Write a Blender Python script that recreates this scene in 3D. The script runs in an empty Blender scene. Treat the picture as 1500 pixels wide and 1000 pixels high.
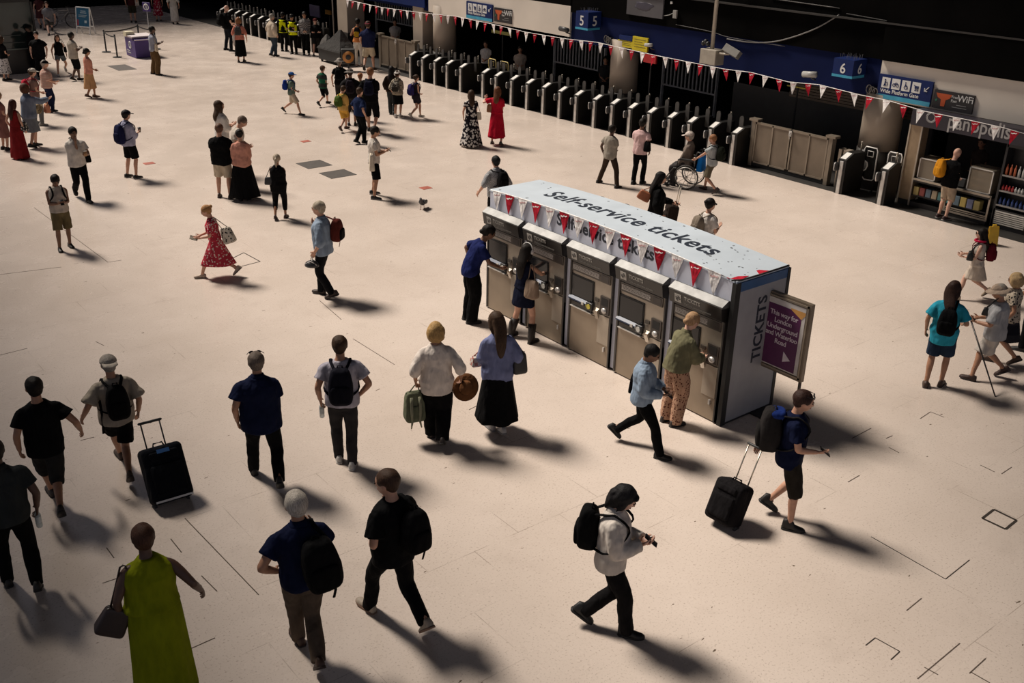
import bpy, bmesh, math, random
import numpy as np
from mathutils import Vector, Matrix, Euler, noise
random.seed(7)
scene = bpy.context.scene
COL = scene.collection
PI = math.pi
# ------------------------------------------------------------------ camera model (station axes: +Y runs along the gate line, +X towards the platforms)
CF, CP, CR, CH, CA = 1486.3, .41974, .02327, 6.6254, .6782
def cam_axes():
    c, s = math.cos(CP), math.sin(CP); cr, sr = math.cos(CR), math.sin(CR)
    F = Vector((0, c, -s)); U = Vector((0, s, c)); X = Vector((1, 0, 0))
    r, u = cr*X + sr*U, -sr*X + cr*U
    T = Matrix(((math.cos(CA), math.sin(CA), 0), (-math.sin(CA), math.cos(CA), 0), (0, 0, 1)))
    return T @ r, T @ u, T @ F
RX, UX, FX = cam_axes()
def ray(x, y): return FX + RX*((x-750)/CF) - UX*((y-500)/CF)
def G(x, y, z=0.0):                       # ground point (or level z) under a picture point
    g = ray(x, y); k = (z-CH)/g.z
    return Vector((g.x*k, g.y*k, z))
def PXX(x, y, X):
    g = ray(x, y); k = X/g.x
    return Vector((X, g.y*k, CH+g.z*k))
def hgt(f, hx, hy):
    g = ray(hx, hy); return CH + g.z/math.hypot(g.x, g.y)*math.hypot(f.x, f.y)
cam_d = bpy.data.cameras.new('camera'); cam = bpy.data.objects.new('camera', cam_d); COL.objects.link(cam)
cam_d.sensor_width = 36; cam_d.lens = CF/1500*36; cam_d.clip_end = 300
mw = Matrix((RX, UX, -FX)).transposed().to_4x4(); mw.translation = Vector((0, 0, CH)); cam.matrix_world = mw
scene.camera = cam
scene.view_settings.view_transform = 'Standard'; scene.view_settings.look = 'None'
scene.view_settings.gamma = 1; scene.view_settings.use_curve_mapping = False
scene.view_settings.exposure = 0.0

# ------------------------------------------------------------------ materials
MC = {}
def srgb(r, g, b):
    f = lambda c: (c/255/12.92) if c/255 <= .04045 else ((c/255+.055)/1.055)**2.4
    return (f(r), f(g), f(b))
def newmat(key):
    m = bpy.data.materials.new(key); m.use_nodes = True
    nt = m.node_tree; b = nt.nodes['Principled BSDF']
    return m, nt, b
def coords(nt, scale=(1, 1, 1), kind='Object'):
    tc = nt.nodes.new('ShaderNodeTexCoord'); mp = nt.nodes.new('ShaderNodeMapping')
    mp.inputs['Scale'].default_value = scale; nt.links.new(tc.outputs[kind], mp.inputs['Vector']); return mp.outputs['Vector']
def noise_tex(nt, vec, scale, detail=3, rough=.5):
    n = nt.nodes.new('ShaderNodeTexNoise'); n.inputs['Scale'].default_value = scale; n.inputs['Detail'].default_value = detail
    n.inputs['Roughness'].default_value = rough; nt.links.new(vec, n.inputs['Vector']); return n.outputs['Fac']
def ramp(nt, fac, stops):
    r = nt.nodes.new('ShaderNodeValToRGB'); nt.links.new(fac, r.inputs['Fac']); e = r.color_ramp.elements
    while len(e) < len(stops): e.new(.5)
    for k, (p, c) in enumerate(stops): e[k].position = p; e[k].color = (*c, 1) if len(c) == 3 else c
    return r.outputs['Color']
def mixc(nt, fac, a, b, mode='MIX'):
    m = nt.nodes.new('ShaderNodeMix'); m.data_type = 'RGBA'; m.blend_type = mode
    for s, v in ((m.inputs[0], fac), (m.inputs[6], a), (m.inputs[7], b)):
        if hasattr(v, 'is_linked') or hasattr(v, 'links'): nt.links.new(v, s)
        else: s.default_value = v if isinstance(v, float) else (*v, 1)
    return m.outputs[2]
def bump(nt, b, h, strength, dist=.02):
    n = nt.nodes.new('ShaderNodeBump'); n.inputs['Strength'].default_value = strength; n.inputs['Distance'].default_value = dist
    nt.links.new(h, n.inputs['Height']); nt.links.new(n.outputs['Normal'], b.inputs['Normal'])
def plain(name, col, rough=.5, metal=0., var=.12, scale=6, spec=.5):
    key = (name, tuple(round(c, 4) for c in col), rough, metal)
    if key in MC: return MC[key]
    m, nt, b = newmat(name); v = coords(nt)
    f = noise_tex(nt, v, scale, 4)
    c = ramp(nt, f, [(.3, tuple(x*(1-var) for x in col)), (.7, tuple(min(1, x*(1+var)) for x in col))])
    nt.links.new(c, b.inputs['Base Color']); b.inputs['Roughness'].default_value = rough; b.inputs['Metallic'].default_value = metal
    b.inputs['Specular IOR Level'].default_value = spec
    MC[key] = m; return m
def cloth(col, pat=None, col2=None, scale=30, rough=.85):
    key = ('cloth', tuple(round(c, 4) for c in col), pat, col2, scale)
    if key in MC: return MC[key]
    m, nt, b = newmat('woven fabric'); v = coords(nt)
    f = noise_tex(nt, coords(nt, (1, 1, .35)), 14, 3, .55)
    base = ramp(nt, f, [(.3, tuple(x*.82 for x in col)), (.7, tuple(min(1, x*1.12) for x in col))])
    if pat in ('floral', 'dense'):
        n2 = nt.nodes.new('ShaderNodeTexVoronoi'); n2.inputs['Scale'].default_value = scale; n2.feature = 'F1'
        nz = nt.nodes.new('ShaderNodeTexNoise'); nz.inputs['Scale'].default_value = scale*.8
        nt.links.new(v, nz.inputs['Vector']); nt.links.new(v, n2.inputs['Vector'])
        ad = nt.nodes.new('ShaderNodeMath'); ad.operation = 'ADD'
        nt.links.new(n2.outputs['Distance'], ad.inputs[0]); nt.links.new(nz.outputs['Fac'], ad.inputs[1])
        k = ramp(nt, ad.outputs[0], [(.80, (1, 1, 1)), (.86, (0, 0, 0))] if pat == 'floral' else [(.93, (1, 1, 1)), (.97, (0, 0, 0))])
        base = mixc(nt, k, base, col2)
    elif pat == 'stripe':
        w = nt.nodes.new('ShaderNodeTexWave'); w.bands_direction = 'Z'; w.inputs['Scale'].default_value = scale
        w.inputs['Distortion'].default_value = .4
        nt.links.new(v, w.inputs['Vector'])
        k = ramp(nt, w.outputs['Fac'], [(.45, (0, 0, 0)), (.55, (1, 1, 1))]); base = mixc(nt, k, base, col2)
    elif pat == 'check':
        w = nt.nodes.new('ShaderNodeTexChecker'); w.inputs['Scale'].default_value = scale; nt.links.new(v, w.inputs['Vector'])
        base = mixc(nt, w.outputs['Fac'], base, col2)
    elif pat == 'fade':
        s = nt.nodes.new('ShaderNodeSeparateXYZ'); nt.links.new(v, s.inputs[0])
        k = ramp(nt, s.outputs['Z'], [(.45, (0, 0, 0)), (.5, (1, 1, 1))]); base = mixc(nt, k, base, col2)
    nt.links.new(base, b.inputs['Base Color']); b.inputs['Roughness'].default_value = rough
    b.inputs['Specular IOR Level'].default_value = .06
    bump(nt, b, noise_tex(nt, coords(nt, (1, 1, .5)), 9, 2, .5), .7, .06)
    MC[key] = m; return m
SKINS = {'light': (.50, .27, .18), 'fair': (.58, .34, .25), 'tan': (.36, .18, .105), 'brown': (.17, .080, .045), 'dark': (.085, .040, .024)}
def skin(k):
    if ('skin', k) in MC: return MC[('skin', k)]
    m, nt, b = newmat('skin'); c = SKINS[k]
    f = noise_tex(nt, coords(nt), 16, 3)
    nt.links.new(ramp(nt, f, [(.35, tuple(x*.9 for x in c)), (.7, tuple(x*1.08 for x in c))]), b.inputs['Base Color'])
    b.inputs['Roughness'].default_value = .55
    MC[('skin', k)] = m; return m
def hairm(col):
    key = ('hair', col)
    if key in MC: return MC[key]
    m, nt, b = newmat('hair')
    f = noise_tex(nt, coords(nt, (60, 60, 7)), 2.0, 3)
    nt.links.new(ramp(nt, f, [(.3, tuple(x*.6 for x in col)), (.7, tuple(min(1, x*1.35) for x in col))]), b.inputs['Base Color'])
    b.inputs['Roughness'].default_value = .6; b.inputs['Specular IOR Level'].default_value = .18; bump(nt, b, f, .5, .01)
    MC[key] = m; return m
EYE = plain('eye', (.02, .015, .012), .2); LIP = plain('lips', (.33, .11, .09), .5)
def emit(col, s):
    m, nt, b = newmat('lit panel'); b.inputs['Base Color'].default_value = (*col, 1)
    b.inputs['Emission Color'].default_value = (*col, 1); b.inputs['Emission Strength'].default_value = s; return m
def glassm(name, tint, rough=.03, alpha=.35):
    key = ('glass', name)
    if key in MC: return MC[key]
    m, nt, b = newmat(name)
    f = noise_tex(nt, coords(nt), 2.0, 2)
    nt.links.new(ramp(nt, f, [(.3, tuple(x*.8 for x in tint)), (.7, tint)]), b.inputs['Base Color'])
    b.inputs['Roughness'].default_value = rough; b.inputs['Alpha'].default_value = alpha; b.inputs['Specular IOR Level'].default_value = .3; MC[key] = m; return m

# ------------------------------------------------------------------ mesh builder
def split_mb(mb, axis, thr):     # the faces on either side of a plane, as two builders
    a, b = MB(), MB(); 
    for f, m in zip(mb.f, mb.m):
        c = sum(mb.v[i][axis] for i in f)/len(f); t = a if c > thr else b
        t.add([mb.v[i] for i in f], [tuple(range(len(f)))], m)
    return a, b
class MB:
    def __init__(s): s.v = []; s.f = []; s.m = []
    def add(s, vs, fs, mat=0):
        o = len(s.v); s.v += [tuple(p) for p in vs]; s.f += [tuple(i+o for i in f) for f in fs]; s.m += [mat]*len(fs); return s
    def loft(s, rings, cap0=True, cap1=True, mat=0):
        n = len(rings[0]); o = len(s.v)
        for r in rings: s.v += [tuple(p) for p in r]
        for i in range(len(rings)-1):
            for j in range(n):
                a = o+i*n+j; b = o+i*n+(j+1) % n; s.f.append((a, b, b+n, a+n)); s.m.append(mat)
        if cap0: s.f.append(tuple(o+j for j in range(n-1, -1, -1))); s.m.append(mat)
        if cap1: s.f.append(tuple(o+(len(rings)-1)*n+j for j in range(n))); s.m.append(mat)
        return s
    def tube(s, path, rad, n=10, ref=(1, .01, 0), mat=0, caps=True, rnd=False):
        P = [Vector(p) for p in path]; k = len(P); ref = Vector(ref)
        if not isinstance(rad, (list, tuple)): rad = [rad]*k
        rings = []
        for i in range(k):
            t = (P[min(i+1, k-1)] - P[max(i-1, 0)])
            t = t.normalized() if t.length > 1e-9 else Vector((0, 0, 1))
            u = ref - t*ref.dot(t)
            if u.length < 1e-3: u = Vector((0, 1, 0)) - t*t.y
            u.normalize(); w = t.cross(u)
            ra, rb = rad[i] if isinstance(rad[i], (list, tuple)) else (rad[i], rad[i])
            rg = [P[i] + u*(ra*math.cos(2*PI*j/n)) + w*(rb*math.sin(2*PI*j/n)) for j in range(n)]
            if rnd and i == 0:
                rings.append([P[i] - t*min(ra, rb)*.8 + (q-P[i])*.45 for q in rg])
            rings.append(rg)
            if rnd and i == k-1:
                rings.append([P[i] + t*min(ra, rb)*.8 + (q-P[i])*.45 for q in rg])
        return s.loft(rings, caps, caps, mat)
    def ell(s, c, r, rot=None, n=12, m=8, mat=0, p=1.0, fn=None):
        c = Vector(c); vs = []; fs = []
        sg = lambda a: math.copysign(abs(a)**p, a)
        for i in range(m+1):
            th = PI*i/m
            for j in range(n):
                ph = 2*PI*j/n
                q = Vector((r[0]*sg(math.sin(th))*sg(math.cos(ph)), r[1]*sg(math.sin(th))*sg(math.sin(ph)), r[2]*sg(math.cos(th))))
                if fn: q = fn(q)
                if rot is not None: q = rot @ q
                vs.append(c+q)
        for i in range(m):
            for j in range(n):
                a = i*n+j; b = i*n+(j+1) % n; fs.append((a, a+n, b+n, b))
        return s.add(vs, fs, mat)
    def box(s, c, size, rot=None, mat=0, bev=0.0, seg=2):
        bm = bmesh.new(); bmesh.ops.create_cube(bm, size=1.0)
        for v in bm.verts: v.co = Vector((v.co.x*size[0], v.co.y*size[1], v.co.z*size[2]))
        if bev > 0: bmesh.ops.bevel(bm, geom=bm.edges[:], offset=bev, segments=seg, affect='EDGES', profile=.5)
        bm.verts.index_update(); c = Vector(c)
        vs = [c + ((rot @ v.co) if rot is not None else v.co) for v in bm.verts]
        fs = [[v.index for v in f.verts] for f in bm.faces]; bm.free()
        return s.add(vs, fs, mat)
    def b2(s, lo, hi, mat=0, bev=0.0):
        lo = Vector(lo); hi = Vector(hi); return s.box((lo+hi)/2, hi-lo, None, mat, bev)
    def cyl(s, p0, p1, r, n=14, mat=0, r2=None): return s.tube([p0, p1], [r, r if r2 is None else r2], n, (1, .013, .007), mat)
    def prism(s, poly, org, ux, uy, depth, mat=0):      # polygon in the (ux,uy) plane, thickened along its normal
        org = Vector(org); ux = Vector(ux); uy = Vector(uy); w = ux.cross(uy).normalized()*depth
        a = [org + ux*x + uy*y for x, y in poly]; n = len(a)
        return s.add(a + [q+w for q in a], [tuple(range(n-1, -1, -1)), tuple(range(n, 2*n))] + [(i, (i+1) % n, (i+1) % n+n, i+n) for i in range(n)], mat)
    def xf(s, M): s.v = [tuple(M @ Vector(p)) for p in s.v]; return s
    def scale(s, k): s.v = [(p[0]*k, p[1]*k, p[2]*k) for p in s.v]; return s
    def join(s, o, mat=None):
        s.add(o.v, o.f); 
        s.m[-len(o.f):] = o.m if mat is None else [mat]*len(o.f)
        return s
    def mesh(s, name, mats, smooth=True):
        me = bpy.data.meshes.new(name); me.from_pydata(s.v, [], s.f); 
        for m in (mats if isinstance(mats, (list, tuple)) else [mats]): me.materials.append(m)
        me.polygons.foreach_set('material_index', s.m)
        me.polygons.foreach_set('use_smooth', [smooth]*len(s.f))
        if smooth == 'auto': pass
        me.validate(); me.update(); return me
    def build(s, name, mats, parent=None, smooth=False, loc=None):
        o = bpy.data.objects.new(name, s.mesh(name, mats, smooth)); COL.objects.link(o)
        if parent is not None: o.parent = parent
        if loc is not None: o.location = loc
        return o
TMP = bpy.data.scenes.new('tmp')
def evaluate(me, mods):
    o = bpy.data.objects.new('tmp', me); TMP.collection.objects.link(o)
    for t, kw in mods:
        md = o.modifiers.new('m', t)
        for k, v in kw.items(): setattr(md, k, v)
    vl = TMP.view_layers[0]; vl.update(); dg = vl.depsgraph; dg.update()
    out = bpy.data.meshes.new_from_object(o.evaluated_get(dg), depsgraph=dg)
    bpy.data.objects.remove(o); bpy.data.meshes.remove(me); return out
def remesh(mb, voxel, it=3, fac=.5, amp=0.0, seed=0.0):
    me = mb.mesh('t', [EYE])
    out = evaluate(me, [('REMESH', dict(mode='VOXEL', voxel_size=voxel, use_smooth_shade=True)), ('SMOOTH', dict(iterations=it, factor=fac))])
    r = MB(); n = len(out.vertices); a = np.empty(n*3, 'f'); out.vertices.foreach_get('co', a)
    if amp:
        nr = np.empty(n*3, 'f'); out.vertex_normals.foreach_get('vector', nr); nr = nr.reshape(-1, 3); a = a.reshape(-1, 3)
        sd = Vector((seed, seed*1.7, 0))
        d = np.array([noise.noise(Vector((p[0]*5, p[1]*5, p[2]*3)) + sd) + .6*noise.noise(Vector((p[0]*8 + p[2]*7, p[1]*8, p[2]*11 - p[0]*5)) + sd) for p in a.tolist()], 'f')
        a = a + nr*(d*amp)[:, None]
    r.v = [tuple(p) for p in a.reshape(-1, 3).tolist()]; r.f = [tuple(p.vertices) for p in out.polygons]; r.m = [0]*len(r.f)
    bpy.data.meshes.remove(out); return r
def text_mb(body, size, org, ux, uy, depth=.004, align='LEFT', shear=0.0, spacing=1.0, offset=0.0, line=1.0):
    cu = bpy.data.curves.new('t', 'FONT'); cu.body = body; cu.size = size; cu.align_x = align; cu.resolution_u = 3
    cu.shear = shear; cu.space_character = spacing; cu.offset = offset; cu.space_line = line
    o = bpy.data.objects.new('t', cu); TMP.collection.objects.link(o)
    vl = TMP.view_layers[0]; vl.update(); dg = vl.depsgraph; dg.update()
    me = bpy.data.meshes.new_from_object(o.evaluated_get(dg), depsgraph=dg)
    org = Vector(org); ux = Vector(ux); uy = Vector(uy); w = ux.cross(uy).normalized()*depth
    r = MB(); V = [v.co.copy() for v in me.vertices]; n = len(V)
    r.v = [tuple(org + ux*q.x + uy*q.y) for q in V] + [tuple(org + ux*q.x + uy*q.y + w) for q in V]
    ed = {}
    for p in me.polygons:
        vs = list(p.vertices); r.f.append(tuple(v+n for v in vs)); r.m.append(0)
        for a, b in zip(vs, vs[1:]+vs[:1]): ed[(a, b)] = 1
    for a, b in list(ed):
        if (b, a) not in ed: r.f.append((a, b, b+n, a+n)); r.m.append(0)
    wd = max((q.x for q in V), default=0)
    bpy.data.objects.remove(o); bpy.data.curves.remove(cu); bpy.data.meshes.remove(me)
    return r
def tag(o, label=None, cat=None, group=None, kind=None):
    if label: o['label'] = label
    if cat: o['category'] = cat
    if group: o['group'] = group
    if kind: o['kind'] = kind
    return o
def thing(name, label, cat, loc=(0, 0, 0), rotz=0.0, group=None):
    o = bpy.data.objects.new(name, None); COL.objects.link(o); o.empty_display_size = .1
    o.location = loc; o.rotation_euler = (0, 0, rotz); return tag(o, label, cat, group)
def struct(name, mb, mats, smooth=False): return tag(mb.build(name, mats, None, smooth), kind='structure')
# ------------------------------------------------------------------ people
ZH = .92
SEC = {'m': [(-.10, .105, .095, -.01), (-.03, .163, .115, -.015), (.05, .166, .112, -.01), (.16, .150, .103, 0), (.28, .160, .112, .008), (.38, .172, .114, .004), (.46, .160, .096, -.006), (.51, .118, .078, -.012), (.55, .070, .064, -.012), (.60, .054, .056, -.004)],
       'f': [(-.10, .105, .095, -.01), (-.03, .172, .120, -.02), (.05, .168, .112, -.012), (.16, .130, .095, 0), (.28, .142, .108, .015), (.36, .150, .116, .016), (.45, .138, .088, -.004), (.50, .104, .070, -.012), (.55, .060, .056, -.012), (.60, .047, .049, -.004)]}
def sec_at(sex, z):
    S = SEC[sex]
    if z <= S[0][0]: return S[0][1:]
    for a, b in zip(S, S[1:]):
        if z <= b[0]:
            t = (z-a[0])/(b[0]-a[0]); return tuple(a[k]+(b[k]-a[k])*t for k in (1, 2, 3))
    return S[-1][1:]
def ik(A, B, l1, l2, pole):
    d = B-A; L = d.length; mx = (l1+l2)*.998
    if L > mx: B = A + d*(mx/L); d = B-A; L = mx
    mn = abs(l1-l2)+.03
    if L < mn: d = d.normalized()*mn if L > 1e-6 else Vector((0, .1, 0)); B = A+d; L = mn
    a = (l1*l1 - l2*l2 + L*L)/(2*L); h = math.sqrt(max(0, l1*l1-a*a)); u = d/L
    p = pole - u*pole.dot(u); p = p.normalized() if p.length > 1e-6 else Vector((0, -1, 0))
    return A + u*a + p*h, B
ARM = {'hang': (.27, .03, .90), 'hangc': (.235, .06, .91), 'fwd': (.25, .20, .95), 'back': (.27, -.17, .94), 'phone': (.05, .27, 1.15), 'phonelow': (.10, .27, 1.05),
       'chest': (-.02, .20, 1.20), 'hip': (.20, .03, 1.02), 'front': (.03, .20, 1.00), 'point': (.16, .50, 1.36), 'face': (.02, .17, 1.43), 'reach': (.14, .46, 1.16),
       'carry': (.30, .02, .90), 'pull': (.27, -.26, .97), 'strap': (.13, .16, 1.30), 'push': (.20, .42, 1.02), 'cross': (-.10, .20, 1.14), 'up': (.12, .40, 1.50), 'cane': (.16, .38, 1.02), 'pocket': (.21, .02, .96), 'wide': (.40, .03, .98), 'lap': (.10, .30, .70)}
ALLP = []
def catmull(P, k=3):
    out = []
    for i in range(len(P)-1):
        p0, p1, p2, p3 = P[max(i-1, 0)], P[i], P[i+1], P[min(i+2, len(P)-1)]
        for j in range(k):
            t = j/k
            out.append(.5*((2*p1) + (p2-p0)*t + (2*p0-5*p1+4*p2-p3)*t*t + (3*p1-p0-3*p2+p3)*t**3))
    out.append(P[-1]); return out
def hand(mb, W, D, N, side, curl, mat=0):
    D = D.normalized(); N = (N - D*N.dot(D)).normalized(); T = D.cross(N)*side
    rings = []
    for d, w, t in ((-.02, .026, .021), (.02, .034, .017), (.055, .041, .016), (.09, .041, .012)):
        c = W + D*d; rings.append([c + T*(w*math.cos(a)) + N*(t*math.sin(a)) for a in [2*PI*j/10 for j in range(10)]])
    mb.loft(rings, mat=mat)
    for q, (off, ln) in enumerate(((.029, .070), (.010, .078), (-.010, .073), (-.028, .058))):
        p = W + D*.085 + T*off; path = [p]; d = D.copy(); a = curl*(.8+.12*q)
        for sg in (.45, .32, .23):
            d = (d*math.cos(a) + N*math.sin(a)).normalized(); nn = N - d*N.dot(d)
            p = p + d*(ln*sg); path.append(p)
            if nn.length > .05: pass
            N2 = (N*math.cos(a) - D*math.sin(a)); 
            a = curl*(1.0+.5*len(path)/3)
        mb.tube(path, [.0095, .009, .0085, .0065], 6, T, mat, rnd=True)
    p = W + D*.02 + T*.030; d = (D*.65 + T*.75 + N*.25).normalized(); p2 = p + d*.038; d2 = (D*.85 + T*.1 + N*(.25+.3*curl)).normalized()
    mb.tube([p, p2, p2 + d2*.034], [.013, .011, .008], 6, N, mat, rnd=True)
def person(label, head, ang, foot=None, feet=None, h=None, hidden=False, sex='m', fat=1.0, sk='light', hair=('short', (.02, .014, .01)), hat=None,
           top=('tee', (.02, .02, .025)), bot=('trousers', (.01, .01, .012)), shoe=(.015, .013, .012), arms=('hang', 'hang'), lean=0.0, hp=0.1, hy=0.0, stance='stand',
           glasses=False, curl=(.35, .35), grip=None, seat=None, lift=(0, 0), headbk=None, shoe_top=.11, az=None, pos=None):
    # ---- place
    if pos is not None: root = Vector(pos)
    elif hidden: root = G(head[0], head[1], h); root.z = 0
    else:
        if feet: a, b = G(*feet[0]), G(*feet[1]); root = (a+b)/2
        else: root = G(*foot)
        if h is None: h = hgt(root, *head)
    s = h/1.75
    d = Vector((root.x, root.y, 0)).normalized(); A = math.radians(ang)
    fw = Vector((d.x*math.cos(A) + d.y*math.sin(A), -d.x*math.sin(A) + d.y*math.cos(A), 0)); rt = Vector((fw.y, -fw.x, 0))
    if az is not None: fw = Vector((math.cos(math.radians(az)), math.sin(math.radians(az)), 0)); rt = Vector((fw.y, -fw.x, 0))
    rotz = math.atan2(-fw.x, fw.y)
    dist = (root - Vector((0, 0, CH))).length; px = CF*h/dist           # approximate size in the picture
    vox = .0125 if px > 150 else (.016 if px > 90 else .021)
    p = thing('person', label, 'person', (root.x, root.y, 0), rotz, 'people on the concourse')
    # ---- feet, pelvis, legs
    if feet:
        loc = [Vector(((G(*q)-root).dot(rt)/s, (G(*q)-root).dot(fw)/s, 0)) for q in feet]
    else:
        st = {'stand': ((-.10, 0), (.10, .02)), 'walkL': ((-.07, .27), (.07, -.27)), 'walkR': ((-.07, -.27), (.07, .27)), 'stepL': ((-.09, .13), (.09, -.13)), 'stepR': ((-.09, -.13), (.09, .13)), 'wide': ((-.16, 0), (.16, .03)), 'sit': ((-.10, .40), (.10, .42))}[stance]
        loc = [Vector((*q, 0)) for q in st]
    my = (loc[0].y + loc[1].y)/2
    ank = []; pitch = []
    for i in (0, 1):
        y = loc[i].y; back = (loc[1-i].y - y) > .22 and stance != 'sit'
        lf = lift[i]/s + (min(.13, .28*(loc[1-i].y - y - .1)) if back else 0)
        pt = min(.9, lf/.13*.75) if (back or lift[i] > 0) else (-.12 if (y - loc[1-i].y) > .3 else 0)
        pitch.append(pt); ank.append(Vector((loc[i].x, y - .045 + (.02 if back else 0), .085 + lf)))
    hw = .088
    if stance == 'sit': zh = .56
    else:
        zh = ZH
        for i, sx in ((0, -hw), (1, hw)):
            dx = ank[i].x - sx; dy = ank[i].y; zh = min(zh, ank[i].z + math.sqrt(max(.25, .832**2 - dx*dx - dy*dy)))
    if seat: zh = seat/s
    knees = []
    for i, sx in ((0, -1), (1, 1)):
        Hj = Vector((sx*hw, 0, zh)); K, B = ik(Hj, ank[i], .43, .41, Vector((sx*.12, 1, .25 if stance != 'sit' else 1)))
        knees.append((Hj, K, B)); ank[i] = B
    # ---- spine
    def spine(dz):
        n = 12; y = 0; z = 0
        if dz <= 0: return Vector((0, 0, zh+dz)), 0.0
        for k in range(n):
            q = dz*(k+.5)/n; th = lean*min(1, max(0, q/.30)); y += math.sin(th)*dz/n; z += math.cos(th)*dz/n
        return Vector((0, y, zh+z)), lean*min(1, dz/.30)
    def tring(dz, rx, ry, yo, n=20):
        c, th = spine(dz); R = Matrix.Rotation(-th, 3, 'X')
        return [c + R @ Vector((rx*math.cos(2*PI*j/n), yo + ry*math.sin(2*PI*j/n), 0)) for j in range(n)]
    sw = (.178 if sex == 'm' else .155)*(1+(fat-1)*.6)
    fl = lambda dz: 1+(fat-1)*(1.15 if dz < .4 else .4 if dz < .5 else 0)
    sc, sth = spine(.462); SR = Matrix.Rotation(-sth, 3, 'X')
    AR = []
    for i, sd in ((0, -1), (1, 1)):
        Sj = sc + SR @ Vector((sd*sw, -.008, 0))
        a = ARM[arms[i]] if isinstance(arms[i], str) else arms[i]
        zz = a[2] - ZH; 
        if isinstance(arms[i], str) and arms[i] in ('hang', 'hangc', 'fwd', 'back', 'carry', 'pull', 'pocket', 'wide', 'cane', 'lap'):
            tgt = Vector((sd*a[0], a[1] + sc.y*.75, zh + zz))
        else: 
            c0, t0 = spine(max(.0, zz)); tgt = c0 + Matrix.Rotation(-t0, 3, 'X') @ Vector((sd*a[0], a[1], 0))
        pole = Vector((sd*.55, -.75, -.45)) if not (isinstance(arms[i], str) and arms[i] in ('hip', 'pocket')) else Vector((sd*1, -.6, 0))
        E_, W_ = ik(Sj, tgt, .285, .255, pole); AR.append((Sj, E_, W_))
    # ---- head
    nb, nth = spine(.555); nrot = Matrix.Rotation(-(nth*.6), 3, 'X')
    HR = Matrix.Rotation(-math.radians(hy), 3, 'Z') @ Matrix.Rotation(-(nth*.55 + hp), 3, 'X')
    hc = nb + nrot @ Vector((0, .010, .05)) + HR @ Vector((0, .016, .118))
    HS = 1.14; HZ = 1.0
    hd = lambda x, y, z: hc + HR @ Vector((x*HS, y*HS, z*HZ))
    hv = lambda a_, b_, c_: (a_*HS, b_*HS, c_*HZ)
    # ---- body mesh
    def limb(path, rad, mb, sub=3, n=10, rnd=True): 
        P = catmull(path, sub); R = []
        for i in range(len(P)):
            t = i/(len(P)-1)*(len(rad)-1); k = min(int(t), len(rad)-2); u = t-k; R.append(rad[k]+(rad[k+1]-rad[k])*u)
        return mb.tube(P, R, n, (1, .3, .1), rnd=rnd)
    body = MB()
    body.loft([tring(z, rx*.92*fl(z), ry*.92*fl(z), yo, 16) for z, rx, ry, yo in SEC[sex]])
    tk = .92 if sex == 'f' else 1.0
    lf_ = 1+(fat-1)*.5
    cov = bot[0] in ('trousers', 'wide') and (bot[2] if len(bot) > 2 else {}).get('len', 1) > .9
    cs = .80 if cov else .90 if bot[0] == 'leggings' else 1.0
    for Hj, K, B in knees:
        m1 = Hj.lerp(K, .5); m2 = K.lerp(B, .33) - Vector((0, .012, 0)); m3 = K.lerp(B, .7)
        limb([Hj + Vector((0, 0, -.02)), m1, K], [q*lf_*cs*(.9 if bot[0] == 'shorts' else 1) for q in (.083, .074, .056)], body); limb([K, m2, m3, B], [q*lf_*cs for q in (.053, .055, .042, .036)], body)
        limb([B, B + Vector((0, .03, -.02))], [.036, .034], body, 1)
    for i, (S_, E_, W_) in enumerate(AR):
        ins = sc + (S_-sc)*.75
        sh_ = .80 if (top and top[0] not in ('sleeveless', 'vest')) else .95
        limb([ins, S_.lerp(E_, .12), S_.lerp(E_, .5), E_], [.054*tk*sh_, .056*tk*sh_, .047*tk*lf_, .040*tk], body); limb([E_, E_.lerp(W_, .3), W_], [.040*tk, .041*tk, .027*tk], body)
    body.tube([nb - Vector((0, 0, .02)), nb + nrot @ Vector((0, .006, .06)), hc + HR @ Vector((0, -.012, -.04))], [.058*tk, .056*tk, .062], 12)
    body.ell(hc, hv(.073, .092, .106), HR, 14, 10); body.ell(hd(0, .022, -.060), hv(.056, .066, .066), HR)
    body.ell(hd(0, .092, -.022), hv(.013, .020, .024), HR, 8, 6)
    for sd in (-1, 1): body.ell(hd(sd*.075, -.004, -.018), hv(.012, .024, .033), HR, 8, 6)
    bm_ = remesh(body, vox, 4 if px > 90 else 3)
    hands = []
    for i, (S_, E_, W_) in enumerate(AR):
        sd = (-1, 1)[i]; D = (W_ - E_).normalized()
        if grip and grip[i] is not None: D = (D*.4 + Vector(grip[i])).normalized()
        hang = D.z < -.7
        N = Vector((-sd, 0, 0)) if hang else Vector((-sd*.6, 0, .8))
        hand(bm_, W_, D, N, sd, curl[i]); hands.append((W_ + D*.09, D))
    for sd in (-1, 1): bm_.ell(hd(sd*.031, .083, .006), hv(.013, .008, .0075), HR, 8, 6, 1)
    bm_.ell(hd(0, .083, -.066), hv(.022, .010, .007), HR, 8, 6, 2)
    bm_.ell(hd(-.031, .0855, .026), hv(.019, .006, .004), HR, 6, 4, 1); bm_.ell(hd(.031, .0855, .026), hv(.019, .006, .004), HR, 6, 4, 1)
    bm_.scale(s).build('body', [skin(sk), EYE, LIP], p, True)
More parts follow.
